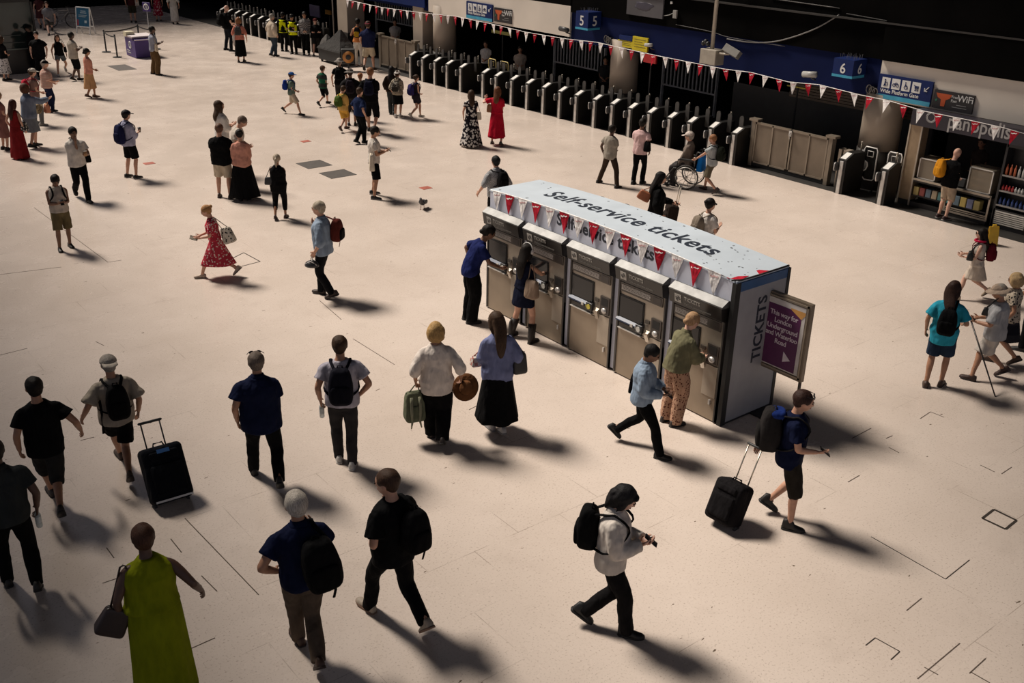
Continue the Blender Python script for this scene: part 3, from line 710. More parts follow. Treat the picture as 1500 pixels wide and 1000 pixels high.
RZ = 22.0; OX0, OX1, OY0, OY1 = -1.4, 18.6, 16.0, 66.2
for lo, hi in (((-30, -20), (OX0, 95)), ((OX1, -20), (44, 95)), ((OX0, -20), (OX1, OY0)), ((OX0, OY1), (OX1, 95))): mb.b2((*lo, RZ), (*hi, RZ+.3))
mb.prism([(1.0, OY0), (OX1, OY0), (OX1, 25.2), (12.8, 22.7), (6.8, 20.1), (4.3, 19.0)], (0, 0, RZ), (1, 0, 0), (0, 1, 0), .29)  # slanted piece added to shade the near right corner of the floor
struct('ceiling', mb, NEARBLK)
# thin beam line on the upper wall
mb = MB(); mb.b2((FX0-.12, 4, 3.92), (FX0, 22, 3.96)); struct('trim_cable_tray', mb, plain('tray', (.03, .027, .024), .6))

# ---- floor covers
def quadplate(name, label, cat, pts, mat, group=None, t=.006):
    mb = MB(); mb.prism([(p.x, p.y) for p in pts], (0, 0, 0.0005), (1, 0, 0), (0, 1, 0), t); return tag(mb.build(name, mat), label, cat, group)
GREY = plain('cast metal cover', (.075, .065, .058), .6, .2)
for lab, x0, x1, y0, y1 in (('dark grey floor cover, further of the pair near the middle walkers', 11.76, 12.46, 23.02, 23.70), ('dark grey floor cover, nearer of the pair near the middle walkers', 11.78, 12.50, 21.86, 22.51), ('dark grey floor cover by the purple information desk', 12.77, 13.47, 39.98, 41.30)):
    quadplate('floor_cover', lab, 'floor cover', [Vector((x0, y0)), Vector((x1, y0)), Vector((x1, y1)), Vector((x0, y1))], GREY, 'floor covers')
BRICK = plain('red marker tile', (.33, .085, .055), .6)
for lab, cx, cy in (('small red floor tile beyond the pair of grey covers', 13.15, 25.79), ('small red floor tile beside the pigeon', 13.24, 19.88), ('small red floor tile beside the man in a dark cap', 8.68, 25.75)):
    quadplate('floor_tile', lab, 'floor tile', [Vector((cx+a*.13, cy+b*.11)) for a, b in ((-1, -1), (1, -1), (1, 1), (-1, 1))], BRICK, 'red floor tiles')
GROOVE = plain('dark joint', (.030, .022, .016), .9)
def outline(label, pts, w=.016, gap=None):
    P = [G(*q) for q in pts]; mb = MB(); n = len(P)
    for i in range(n):
        if gap and i in gap: continue
        a, b = P[i], P[(i+1) % n]; d = (b-a).normalized(); q = Vector((-d.y, d.x, 0))*w/2
        mb.prism([tuple((v)[:2]) for v in (a-q, b-q, b+q, a+q)], (0, 0, .0003), (1, 0, 0), (0, 1, 0), .003)
    return tag(mb.build('access_cover_frame', GROOVE), label, 'floor hatch', 'outlined floor hatches')
outline('square outlined floor hatch at the lower right of the concourse', [(1439, 759), (1456, 746), (1489, 762), (1473, 775)], .03)
outline('outlined floor hatch behind the woman in the red floral dress', [(341, 378), (357, 370), (381, 383), (354, 390)], .02, (3,))
outline('large open floor joint lines at the right below the suitcase man', [(1276, 786), (1385, 848), (1420, 820)], .009, (2,))
outline('broken floor hatch outline at the lower right corner', [(1268, 945), (1282, 934), (1318, 954), (1305, 966)], .010, (3,))
SEG = [(1344, 994, 1406, 942), (1248, 642, 1276, 627), (1298, 642, 1307, 638), (1302, 655, 1317, 663), (1242, 706, 1259, 696), (1436, 681, 1457, 691), (1467, 694, 1482, 684), (1348, 613, 1363, 603), (1363, 603, 1383, 611), (1328, 894, 1350, 876), (1354, 977, 1374, 988), (1420, 986, 1444, 964), (1422, 984, 1450, 1000), (50, 304, 158, 384), (158, 384, 178, 381), (271, 759, 379, 871), (295, 843, 318, 866), (156, 802, 167, 817), (150, 854, 180, 844), (279, 950, 315, 934), (250, 789, 266, 809), (517, 496, 578, 534), (687, 600, 705, 591), (0, 402, 90, 391), (0, 520, 40, 510), (140, 500, 152, 506), (40, 655, 52, 668), (118, 645, 138, 640), (468, 440, 500, 468)]
mb = MB()
for x0, y0, x1, y1 in SEG:
    a, b = G(x0, y0), G(x1, y1); d = (b-a).normalized(); q = Vector((-d.y, d.x, 0))*.0055
    mb.prism([tuple(v[:2]) for v in (a-q, b-q, b+q, a+q)], (0, 0, .0003), (1, 0, 0), (0, 1, 0), .002)
struct('trim_3', mb, plain('worn joint', (.085, .062, .047), .9))

# ---- ticket gates
def gate(y, label, group='ticket gates along the platform line', L=.86):
    t = thing('ticket_gate', label, 'ticket gate', (GL, y, 0), 0, group)
    mb = MB(); prof = [(0.02, 0), (L, 0), (L, .95), (.30, .97), (.02, .84)]
    mb.prism(prof, (0, .11, 0), (1, 0, 0), (0, 0, 1), .22); mb.build('cabinet', DARK, t)
    mb = MB(); mb.box((.008, .0, .40), (.030, .095, .80), None, 0, .008); mb.build('front_panel', STEELB, t)
    ang = math.atan2(.13, .28); R = Matrix.Rotation(-ang, 3, 'Y')
    mb = MB(); mb.box((.155, 0, .911), (.26, .15, .014), R, 0, .004); mb.build('reader_plate', plain('white reader plate', (.78, .76, .72), .35), t)
    mb = MB(); mb.box((-.03, .115, .66), (.13, .10, .20), None, 0, .015); mb.build('card_reader', plain('reader plastic', (.02, .02, .022), .35), t, False)
    mb = MB(); mb.tube([(-.09, .115, .56), (-.115, .115, .62), (-.115, .115, .72), (-.08, .115, .765)], .012, 6); mb.build('reader_hoop', STEELB, t, True)
    for k, sy in enumerate((.20, -.20) if L == .86 else ()):
        mb = MB(); poly = [(-.07, 0)] + [(-.07 + 0*a, .44) for a in (0,)] + [(.07*math.cos(a), .44 + .07*math.sin(a)) for a in [PI - PI*q/8 for q in range(9)]] + [(.07, 0)]
        mb.prism(poly, (L-.35, sy, .70), (0, 1, 0), (0, 0, 1), .03); mb.build('paddle', plain('paddle', (.055, .053, .050), .4), t)
    mb = MB(); mb.cyl((L-.06, 0, .95), (L-.06, 0, 1.14), .022, 8); mb.ell((L-.06, 0, 1.16), (.032, .032, .034), None, 8, 6); mb.build('status_post', plain('status post', (.34, .30, .24), .35, .4), t, True)
    return t
near = [605, 623, 641, 659, 679, 712, 731, 754, 777, 801, 825, 849, 876, 902, 928, 956, 986, 1015, 1047, 1081]
ordw = ['first', 'second', 'third', 'fourth', 'fifth', 'sixth', 'seventh', 'eighth', 'ninth', 'tenth', 'eleventh', 'twelfth', 'thirteenth', 'fourteenth', 'fifteenth']
def yat(px): 
    a, b = 16.5, 60.0
    lo, hi = 5.0, 60.0
    for _ in range(50):
        m = (lo+hi)/2; q = Vector((GL+.155, m, .92-CH)); X = 750 + CF*q.dot(RX)/q.dot(FX)
        if X > px: lo = m
        else: hi = m
    return (lo+hi)/2
for k, x in enumerate(near):
    lab = ('black ticket gate, %s from the far steel luggage gate' % ordw[k]) if k < 5 else ('black ticket gate, %s to the right of the gap with the yellow-lit paddles' % ordw[k-5])
    gate(yat(x), lab)
for k, x in enumerate([326, 337, 348, 359, 370, 382, 394, 407, 420, 433, 446, 459]):
    gate(yat(x), 'black ticket gate in the far bank, %s from its left end' % ordw[k], 'ticket gates in the far bank')
# wide gates: two cabinets with outlined paddles
def outline_paddle(t, x, y, z0, z1, w, mat, mirror=1):
    P = [(-.5, .08), (-.5, .92), (-.4, 1.0), (.4, 1.0), (.5, .92), (.5, .66), (.42, .58), (.15, .52), (.12, .42), (.22, .30), (.42, .24), (.42, .08), (.2, 0), (-.4, .02)]
    pts = [Vector((x, y + mirror*p[0]*w, z0 + p[1]*(z1-z0))) for p in P]
    mb = MB(); mb.tube(pts + [pts[0]], .016, 6, (1, 0, 0)); mb.build('paddle_edge', mat, t, True)
    mb = MB(); poly = [(mirror*p[0]*w, p[1]*(z1-z0)) for p in P]; 
    mb.prism(poly if mirror > 0 else poly[::-1], (x+.004, y, z0), (0, 1, 0), (0, 0, 1), .008); mb.build('paddle_glass', plain('smoked paddle glass', (.012, .012, .012), .15), t)
    mb = MB(); mb.cyl((x+.02, y-mirror*w*.48, 0), (x+.02, y-mirror*w*.48, z0+.3), .02, 8); mb.build('hinge_post', BLACK, t, True)
    c = z0 + .80*(z1-z0); mb = MB(); mb.tube([(x-.01, y-w*.22, c-.06), (x-.01, y+w*.22, c-.06), (x-.01, y+w*.22, c+.07), (x-.01, y-w*.22, c+.07), (x-.01, y-w*.22, c-.06)], .010, 6, (1, 0, 0)); mb.build('pictogram', mat, t, True)
for k, px in enumerate((1240, 1302)):
    y = yat(px); g_ = gate(y, 'black ticket gate at the shop end, %s of the white-outlined paddles' % ('left' if k == 0 else 'right'), 'wide ticket gate by the shop', .80 if k == 0 else .50)
wp = thing('wide_gate_paddles', 'pair of dark glass paddles with white outlines beside the shop', 'gate paddles', (0, 0, 0))
pm = plain('white paddle line', (.80, .78, .74), .4)
outline_paddle(wp, 22.08, 13.66, .27, 1.07, .36, pm, 1); outline_paddle(wp, 22.08, 13.0, .27, 1.07, .36, pm, -1)
wq = thing('wide_gate_paddles', 'pair of dark glass paddles with yellow outlines among the near gates', 'gate paddles', (0, 0, 0))
ym = plain('yellow paddle line', (.75, .60, .22), .4)
outline_paddle(wq, 22.15, 28.95, .40, 1.16, .42, ym, 1); outline_paddle(wq, 22.15, 28.25, .40, 1.16, .42, ym, -1)

def luggage_gate(label, x, y0, y1, h):
    t = thing('luggage_gate', label, 'luggage gate', (x, (y0+y1)/2, 0), 0, 'steel luggage gates'); L = (y1-y0); n = 2
    for k in range(2):
        a = -L/2 + k*L/2; b = a + L/2; mb = MB()
        mb.b2((0, a+.02, .10), (.045, b-.02, h)); mb.build('gate_leaf', plain('dull gate steel', (.20, .16, .12), .42, .35, .15, 2), t)
        mb = MB()
        for yy in (a+.04, (a+b)/2, b-.04): mb.b2((-.02, yy-.022, .10), (.03, yy+.022, h))
        mb.b2((-.02, a+.02, h-.04), (.05, b-.02, h+.01)); mb.b2((-.02, a+.02, .10), (.03, b-.02, .14)); mb.build('leaf_frame', plain('gate frame steel', (.27, .225, .175), .38, .5), t)
    for yy in (-L/2-.05, L/2+.05):
        mb = MB(); mb.b2((-.02, yy-.055, 0), (.14, yy+.055, h+.02)); mb.b2((-.05, yy-.14, h+.02), (.16, yy+.14, h+.08)); mb.build('gate_post', plain('gate frame steel', (.27, .225, .175), .38, .5), t)
    mb = MB(); mb.b2((-.05, -.04, h-.16), (-.02, .04, h-.02)); mb.tube([(-.05, 0, h-.05), (-.09, 0, h-.12), (-.05, 0, h-.22)], .012, 6); mb.build('latch', STEELB, t)
    mb = MB(); mb.b2((.0, -L/2, .01), (.03, L/2, .09)); mb.build('kick_rail', BLACK, t)
    return t
luggage_gate('steel double luggage gate to the left of the shop', 21.68, 14.60, 16.90, 1.16)
luggage_gate('steel double luggage gate beyond the near bank of ticket gates', 21.75, 33.35, 35.75, 1.22)
mb = MB(); mb.b2((21.75, 14.05, 0), (21.95, 14.20, .95)); mb.b2((21.75, 14.26, 0), (21.95, 14.34, .95)); tag(mb.build('steel_bollard', STEEL), 'short steel end post between the luggage gate and shop gate', 'post')

# ---- columns
def column(label, x, y, r, z1, square=False):
    t = thing('column', label, 'column', (x, y, 0), 0, 'columns under the fascia'); mb = MB()
    if square: mb.b2((-r, -r, .9), (r, r, z1), 0, .02)
    else: mb.tube([(0, 0, .95), (0, 0, z1)], [r*1.02, r], 28)
    mb.build('shaft', STONE, t, not square)
    mb = MB()
    if square: mb.b2((-r-.02, -r-.02, 0), (r+.02, r+.02, .9))
    else: mb.tube([(0, 0, 0), (0, 0, .95)], [r*1.06, r*1.06], 28)
    mb.build('base', plain('column base', (.03, .026, .022), .6), t, not square)
column('pale round column below the yellow notices', 22.62, 22.88, .43, 2.5)
column('pale round column beside the shop, left of it', 22.66, 13.86, .47, 2.3)
column('pale round column behind the first near ticket gates', 22.62, 32.54, .43, 2.6)
column('brown square column behind the far luggage gate', 22.62, 33.85, .34, 2.6, True)
column('brown square column at the left beyond the bunting', 22.62, 39.5, .42, 2.9, True)
# ---- railings beyond the gates
def railing(label, x, y0, y1, z0, z1, n):
    t = thing('railing', label, 'railing', (x, (y0+y1)/2, 0), 0, 'pale railings beyond the gates'); L = y1-y0; mb = MB(); pm_ = plain('daylight-lightened railing paint', (.62, .60, .57), .5)  # pale bars, colour lightened to stand in for daylight from the platforms
    for k in range(n):
        y = -L/2 + L*k/(n-1); mb.b2((-.02, y-.022, z0), (.02, y+.022, z1 - .25*((2*k/(n-1)-1)**2)))
    mb.build('bars', pm_, t); mb = MB(); mb.b2((-.03, -L/2, z0-.05), (.03, L/2, z0)); mb.build('bottom_rail', pm_, t)
    mb = MB(); mb.b2((-.05, -L/2-.05, 0), (.05, -L/2, z1-.2)); mb.build('rail_post', pm_, t); mb = MB(); mb.b2((-.05, L/2, 0), (.05, L/2+.05, z1-.2)); mb.build('rail_post', pm_, t); return t
railing('pale barred railing beyond the gates, left of the yellow notices', 25.6, 26.9, 29.6, .75, 1.75, 17)
railing('pale barred railing beyond the gates, right of the column under the yellow notices', 25.6, 21.7, 24.0, .75, 1.75, 15)
railing('pale barred railing beyond the far luggage gate', 26.0, 38.0, 43.0, .9, 1.9, 26)
# shutters seen below the fascia at the right
mb = MB()
for k in range(7): mb.b2((23.35, 11.3, 1.62 + k*.075), (23.40, 17.2, 1.62 + k*.075 + .062))
struct('trim_1', mb, plain('brown slatted soffit', (.13, .095, .065), .6))
mb = MB(); mb.b2((23.9, 13.2, 0), (24.0, 19.6, 1.60)); struct('trim_2', mb, plain('dark grey shutter', (.025, .024, .023), .5))
# ---- kiosk of ticket machines
KX0, KX1, KY0, KY1, KZ = 9.90, 10.95, 7.70, 12.94, 2.097
PALE = plain('pale blue roof vinyl', (.50, .565, .63), .5, 0, .06, 2.5)
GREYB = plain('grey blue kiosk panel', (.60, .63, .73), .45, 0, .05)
SHADE = plain('shade-darkened end panel', (.30, .30, .32), .5, 0, .05)  # the kiosk's pale grey, darkened to put the end's shade into the colour
k = thing('ticket_kiosk', 'free-standing pale blue self-service ticket kiosk with lettered roof', 'kiosk', (KX0, KY0, 0))
LX, LY = KX1-KX0, KY1-KY0
mb = MB(); mb.b2((.10, .02, .03), (LX, LY-.02, KZ-.03)); mb.build('carcass', GREYB, k)
for i in range(1, 5):
    mb = MB(); y_ = 12.95 - 1.057*i - KY0; mb.b2((-.005, y_+.004, .03), (.10, y_+.124, KZ-.30)); mb.build('divider', GREYB, k)
bow = lambda y: .085*max(0, 1-((y-LY/2)/(LY/2))**2)      # the vinyl roof bulges up in the middle
mb = MB(); mb.loft([[(-.025, y, KZ-.03+bow(y)), (LX, y, KZ-.03+bow(y)), (LX, y, KZ+bow(y)), (-.02, y, KZ+bow(y))] for y in [LY*q/20 for q in range(21)]]); mb.build('roof', PALE, k)
def bowed(m):
    m.v = [(v[0], v[1], v[2]+bow(v[1])) for v in m.v]; return m
mb = MB(); mb.prism([(LY-.02, 1.80), (.04, 1.80)] + [(max(.04, min(LY-.02, LY*q/20)), KZ-.028+bow(LY*q/20)) for q in range(21)], (.10, 0, 0), (0, 1, 0), (0, 0, 1), -.12); mb.build('front_fascia', GREYB, k)
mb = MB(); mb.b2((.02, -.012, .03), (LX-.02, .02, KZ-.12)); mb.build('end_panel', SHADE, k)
mb = MB(); mb.b2((.0, -.014, KZ-.16), (LX, .02, KZ-.035)); mb.build('end_stripe', plain('blue stripe', (.03, .09, .22), .5), k)
mb = MB(); mb.b2((-.05, -.02, 0), (.05, .045, KZ-.03)); mb.b2((LX-.04, -.02, 0), (LX+.02, .05, KZ-.03)); mb.build('corner_post', BLACK, k)
mb = MB(); mb.b2((0, -.01, 0), (LX, LY-.01, .035)); mb.build('plinth', BLACK, k)
TXT = plain('dark lettering', (.018, .025, .04), .5)
A = G(795, 289, KZ) ; B = G(1055, 374, KZ)
t_ = text_mb('Self-service tickets', .46, (A.x-KX0, A.y-KY0, KZ+.0005), (0, -1, 0), (1, 0, 0), .002, 'LEFT', 0, 1.06, .006)
wd = max(-v[1] for v in t_.v) + (A.y-KY0); sc_ = (A.y-B.y)/wd
t_ = text_mb('Self-service tickets', .50, (A.x-KX0-.02, A.y-KY0, KZ+.0005), (0, -sc_*.92, 0), (1, 0, 0), .002, 'LEFT', 0, 1.06, .010); l_ = text_mb('Self-service ', .50, (0, 0, 0), (1, 0, 0), (0, 1, 0), .002, 'LEFT', 0, 1.06, .010); th_ = (A.y-KY0) - sc_*.92*(max(v[0] for v in l_.v)+.06)
for q_ in split_mb(bowed(t_), 1, th_): q_.build('roof_lettering', TXT, k)
a = PXX(815.5, 327.5, KX0-.02); b = PXX(957.5, 383.5, KX0-.02)
t_ = text_mb('Self-service tickets', .25, (-.0205, a.y-KY0, a.z), (0, -1, 0), (0, 0, 1), .002, 'LEFT', 0, 1.05, .007)
wd = (a.y-KY0) - min(v[1] for v in t_.v); f = (a.y-b.y)/wd
t_ = text_mb('Self-service tickets', .25, (-.0205, a.y-KY0, a.z), (0, -f, 0), (0, 0, 1), .002, 'LEFT', 0, 1.05, .007); l_ = text_mb('Self-service ', .25, (0, 0, 0), (1, 0, 0), (0, 1, 0), .002, 'LEFT', 0, 1.05, .007); th_ = (a.y-KY0) - f*(max(v[0] for v in l_.v)+.03)
for q_ in split_mb(t_, 1, th_): q_.build('front_lettering', TXT, k)
t_ = text_mb('TICKETS', .25, (.63, -.0125, .82), (0, 0, 1.0), (-1, 0, 0), .002, 'LEFT', 0, 1.02, .006); t_.build('end_lettering', TXT, k)
mb = MB(); rng = random.Random(3)
for q in range(60):
    zone = rng.random(); y = rng.uniform(.05, .9) if zone < .6 else rng.uniform(.9, LY-.1); x = rng.uniform(.05, LX-.05); r = rng.uniform(.006, .022)
    if zone > .8: x = rng.choice([rng.uniform(.02, .12), rng.uniform(LX-.15, LX-.02)])
    mb.prism([(x+r*rng.uniform(.5, 1.3)*math.cos(a_), y+r*rng.uniform(.5, 1.6)*math.sin(a_)) for a_ in (0, 1.2, 2.4, 3.6, 4.9)], (0, 0, KZ+.0004), (1, 0, 0), (0, 1, 0), .0015)
bowed(mb).build('roof_chips', plain('chipped vinyl', (.10, .11, .12), .8), k)
# machines
HOOD = plain('mottled hood steel', (.15, .15, .147), .45, .3, .55, 3.2)  # strongly mottled grey
HEAD = plain('black header glass', (.016, .014, .013), .3); PANEL = plain('stainless machine face', (.40, .35, .285), .40, .45, .10, 5)
LOWER = plain('bronze tinted steel', (.30, .245, .185), .40, .5, .10, 3)
SCR = plain('dark touch screen', (.012, .013, .015), .12); NOTE = plain('notice strip', (.50, .47, .43), .5)
mw_ = .93
mlabels = ['first from the far end, beside the bending person', 'second from the far end, beside the woman in headphones', 'in the middle of the row, nobody at it', 'left of the woman in khaki', 'nearest the poster stand, behind the woman in khaki']
for i in range(5):
    y1 = 12.95 - 1.057*i
    m = thing('ticket_machine', 'steel ticket machine under black header, ' + mlabels[i], 'ticket machine', (9.86, y1, 0), 0, 'ticket machines in the kiosk')
    Y = lambda u: -u*mw_       # u: 0 at the left edge seen from the front, 1 at the right
    def bx(u0, u1, z0, z1, x0, x1, mat, name, bev=0): q = MB(); q.b2((x0, Y(u1), z0), (x1, Y(u0), z1), 0, bev); return q.build(name, mat, m)
    bx(0, 1, .02, .745, 0, .14, LOWER, 'lower_door'); bx(0, .99, .75, 1.50, .012, .14, PANEL, 'face_panel')
    bx(-.01, .025, .02, 1.50, -.012, .10, plain('machine edge', (.05, .045, .04), .5), 'side_trim'); bx(.975, 1.0, .02, 1.50, -.012, .10, plain('machine edge', (.05, .045, .04), .5), 'side_trim')
    q = MB(); q.prism([(0, 1.49), (-.085, 1.53), (-.115, 1.71), (.06, 1.71), (.06, 1.49)], (0, 0, 0), (1, 0, 0), (0, 0, 1), mw_); q.v = [(v[0], v[1] if v[1] <= 0 else v[1]-mw_, v[2]) for v in q.v]; q.build('header', HEAD, m)
    q = MB(); q.prism([(-.115, 1.715), (-.115, 1.735), (.0, 1.80), (.06, 1.80), (.06, 1.70)], (0, .01, 0), (1, 0, 0), (0, 0, 1), mw_+.02); q.v = [(v[0], v[1] if v[1] <= .02 else v[1]-mw_-.02, v[2]) for v in q.v]; q.build('hood', HOOD, m)
    # header lettering on its sloped face
    up = Vector((-.03, 0, .18)).normalized(); n_ = Vector((-1, 0, -.16)).normalized(); o_ = Vector((-.095, Y(.30), 1.635))
    WL = plain('header lettering', (.42, .40, .36), .5); text_mb('TICKETS', .075, o_ + Vector((-.008, 0, -.01)), (0, -1, 0), up, .003, 'LEFT', 0, 1.0, .001).build('header_title', WL, m)
    text_mb('Card and contactless payments', .042, o_ + Vector((.003, 0, -.075)), (0, -1, 0), up, .003, 'LEFT', 0, .9).build('header_note', plain('header note', (.22, .21, .19), .5), m)
    q = MB(); q.prism([(-.06, -.06), (.06, -.06), (.06, .06), (-.06, .06)], Vector((-.104, Y(.18), 1.622)), (0, -1, 0), up, .003); q.build('logo_plate', WL, m)
    q = MB(); c_ = Vector((-.109, Y(.18), 1.622)); U_ = Vector((0, -1, 0))
    for pts in ([(-.045, .014), (.02, .014), (-.005, .038), (.012, .038), (.045, .006), (-.045, .006)], [(.045, -.014), (-.02, -.014), (.005, -.038), (-.012, -.038), (-.045, -.006), (.045, -.006)]): q.prism(pts, c_, U_, up, .003)
    q.build('logo_arrows', HEAD, m)
    bx(.03, .93, 1.335, 1.47, -.004, .02, plain('strip frame', (.10, .085, .07), .4), 'notice_frame'); bx(.06, .68, 1.365, 1.44, -.008, .01, NOTE, 'notice_strip'); bx(.73, .90, 1.355, 1.45, -.008, .01, plain('small display', (.07, .06, .055), .3), 'small_display')
    q = MB(); r2 = random.Random(i)
    for row in (1.425, 1.405, 1.385):
        u = .08
        while u < .66: w_ = r2.uniform(.02, .07); q.b2((-.0095, Y(u+w_), row-.004), (-.007, Y(u), row+.004)); u += w_+.015
    q.build('notice_text', plain('notice print', (.16, .14, .12), .6), m)
    bx(.03, .56, .93, 1.28, -.002, .03, BLACK, 'screen_surround'); bx(.05, .54, .95, 1.26, -.006, .01, SCR, 'screen')
    q = MB(); q.prism([(0, .935), (-.040, .900), (-.040, .880), (0, .87)], (0, 0, 0), (1, 0, 0), (0, 0, 1), mw_*.56); q.v = [(v[0], v[1] if v[1] <= 0 else v[1]-mw_*.56, v[2]) for v in q.v]; q.build('card_shelf', plain('blue card shelf', (.012, .032, .085), .4), m)
    q = MB(); q.cyl((-.065, Y(.50), .90), (-.045, Y(.50), .90), .038, 18); q.build('contactless_disc', plain('yellow disc', (.62, .50, .03) if i in (0, 2, 4) else (.62, .60, .52), .4), m, False)
    q = MB(); q.b2((-.075, Y(.62), .84), (-.02, Y(.47), .96), 0, .015); q.build('card_reader', plain('reader plastic', (.02, .02, .022), .35), m)
    q = MB(); q.cyl((-.085, Y(.545), .90), (-.07, Y(.545), .90), .040, 18); q.build('reader_face', plain('reader face', (.55, .46, .06) if i in (2, 4) else (.55, .54, .50), .4), m)
    q = MB(); q.b2((-.065, Y(.40), .875), (-.05, Y(.35), .92)); q.build('card_slot', NOTE, m)
    bx(.04, .54, .775, .845, -.002, .02, plain('tray dark', (.035, .028, .022), .4), 'ticket_tray'); bx(.04, .56, .762, .775, -.03, .02, STEELB, 'tray_lip')
    q = MB(); q.prism([(0, .90), (-.05, .875), (-.05, .845), (0, .72)], (0, Y(.64), 0), (1, 0, 0), (0, 0, 1), mw_*.08); q.build('coin_chute', STEEL, m)
    bx(.73, .94, .85, 1.12, -.006, .02, plain('pay frame', (.05, .04, .034), .4), 'payment_frame'); bx(.76, .91, .98, 1.10, -.009, .01, BLACK, 'payment_recess')
    q = MB(); q.ell((-.012, Y(.835), .905), (.03, .055, .045), None, 12, 8); q.build('payment_cup', STEELB, m, True)
    bx(.70, .96, .36, .82, -.008, .02, PANEL, 'side_door'); bx(.86, .89, .25, .32, -.02, .0, STEELB, 'door_handle')
    bx(.60, .69, 1.0, 1.05, -.004, .02, plain('small slot', (.06, .05, .04), .4), 'banknote_slot')
# blue-grey dividers show between the machines as the kiosk carcass
# ---- poster stand
def local_poster():
    tl, tr = PXX(1118, 421.7, 10.6), PXX(1191, 447.7, 10.6); bl, br = PXX(1103.8, 529.7, 10.6), PXX(1169, 559.7, 10.6)
    y0, y1 = 7.03, 7.80; z0, z1 = .71, 1.815
    t = thing('poster_stand', 'purple poster in a brown metal frame standing off the kiosk end', 'poster stand', (10.6, y0, 0))
    L = y1-y0; fm = plain('bronze frame', (.20, .16, .12), .4, .4)
    mb = MB(); mb.b2((0, 0, z0), (.07, L, z1)); mb.build('frame', fm, t)
    mb = MB(); mb.b2((-.012, .03, z0+.03), (0, .055, z1-.03)); mb.b2((-.012, L-.055, z0+.03), (0, L-.03, z1-.03)); mb.b2((-.012, .03, z0+.03), (0, L-.03, z0+.055)); mb.b2((-.012, .03, z1-.055), (0, L-.03, z1-.03)); mb.build('frame_lip', plain('frame lip', (.32, .27, .21), .35, .5), t)
    mb = MB(); mb.b2((-.004, .07, z0+.07), (0, L-.07, z1-.07)); mb.build('poster_paper', plain('poster white', (.55, .52, .50), .5), t)
    pm_ = plain('poster purple', (.085, .014, .072), .45)
    mb = MB(); mb.b2((-.007, .125, z0+.085), (-.004, L-.115, z1-.15)); mb.build('poster_field', pm_, t)
    mb = MB(); mb.prism([(.07, z1-.13), (.07, z1-.17), (.125, z1-.24), (.30, z1-.15), (.30, z1-.13)], (-.007, 0, 0), (0, 1, 0), (0, 0, 1), -.001); mb.build('poster_swoosh', plain('orange swoosh', (.55, .28, .08), .5), t)
    W_ = plain('poster lettering', (.62, .55, .60), .5)
    tb = MB()
    for q, ln in enumerate(('This way for', 'London', 'Underground', 'and Waterloo', 'Road')):
        tb.join(text_mb(ln, .098, (-.0072, L/2+.01, z1-.30-q*.098), (0, -1, 0), (0, 0, 1), .002, 'CENTER', 0, .92, .001))
    tb.build('poster_lettering', W_, t)
    mb = MB(); mb.prism([(0, 0), (0, .15), (-.12, .05)], (-.0075, L/2-.06, z0+.19), (0, 1, 0), (0, 0, 1), -.002); mb.build('poster_arrow', W_, t)
    for y in (.02, L-.04): 
        mb = MB(); mb.cyl((.035, y+.01, .02), (.035, y+.01, z0), .022, 10); mb.build('leg', fm, t, True)
    mb = MB(); mb.b2((-.12, -.02, 0), (.20, L+.02, .02)); mb.build('base_plate', BLACK, t)
local_poster()
# ---- bunting
def pennants(t, pts, n, w, h, first_white=True, sway=.0, logo=True):
    P = [Vector(p) for p in pts]; Ls = [0]
    for a, b in zip(P, P[1:]): Ls.append(Ls[-1]+(b-a).length)
    def at(s):
        for i in range(len(P)-1):
            if s <= Ls[i+1] + 1e-6: return P[i].lerp(P[i+1], (s-Ls[i])/(Ls[i+1]-Ls[i])), (P[i+1]-P[i]).normalized()
    mb = MB(); mb.tube(P, .008, 5, (0, 0, 1)); mb.build('cord', PWHITE, t, True); rg = random.Random(5)
    for q in range(n):
        c, d = at(Ls[-1]*(q+.5)/n); wh = (q % 2 == 0) == first_white; ny = Vector((-1, 0, 0)); sw_ = rg.uniform(-1, 1)*sway
        dn = Vector((-.0 + rg.uniform(-.5, .5)*sway, sw_, -1)).normalized(); mid = c + dn*h*.5 + ny*.02*rg.uniform(-1, 1)
        f = MB(); th = ny*.003
        A_, B_ = c - d*w/2, c + d*w/2; tip = c + dn*h; ml, mr = A_.lerp(tip, .5) + ny*.012*rg.uniform(-1, 1), B_.lerp(tip, .5) + ny*.012*rg.uniform(-1, 1)
        V = [A_, B_, mr, tip, ml]; f.add([v+th for v in V] + [v-th for v in V], [(0, 1, 2, 4), (4, 2, 3), (6, 5, 9, 7), (7, 9, 8), (0, 5, 6, 1), (1, 6, 7, 2), (2, 7, 8, 3), (3, 8, 9, 4), (4, 9, 5, 0)])
        o = f.build('pennant', PWHITE if wh else RED, t)
        if logo:
            g = MB(); u = d if d.y < 0 else -d
            e = c + dn*h*.20 + ny*.005
            g.prism([(-.30*w, -.02*h), (-.12*w, -.05*h), (.02*w, .02*h), (.16*w, .0), (.30*w, .06*h), (.30*w, .10*h), (.12*w, .05*h), (-.02*w, .07*h), (-.14*w, .01*h), (-.30*w, .03*h)], e, u, -dn, .002)
            g.build('pennant_mark', PWHITE if not wh else cloth((.58, .36, .36)), o)
t = thing('bunting', 'red and white pennants strung along the kiosk front edge', 'bunting', (0, 0, 0), 0, 'strings of bunting')
ya, yb = PXX(727, 282, 9.84).y, PXX(1045, 403, 9.84).y; sp_ = (ya-yb)/14
pennants(t, [(9.86, ya+sp_*.5 + (yb-ya-sp_)*q/12, KZ+.002+bow(ya+sp_*.5 + (yb-ya-sp_)*q/12 - KY0)) for q in range(13)], 15, .235, .33, True, .06)
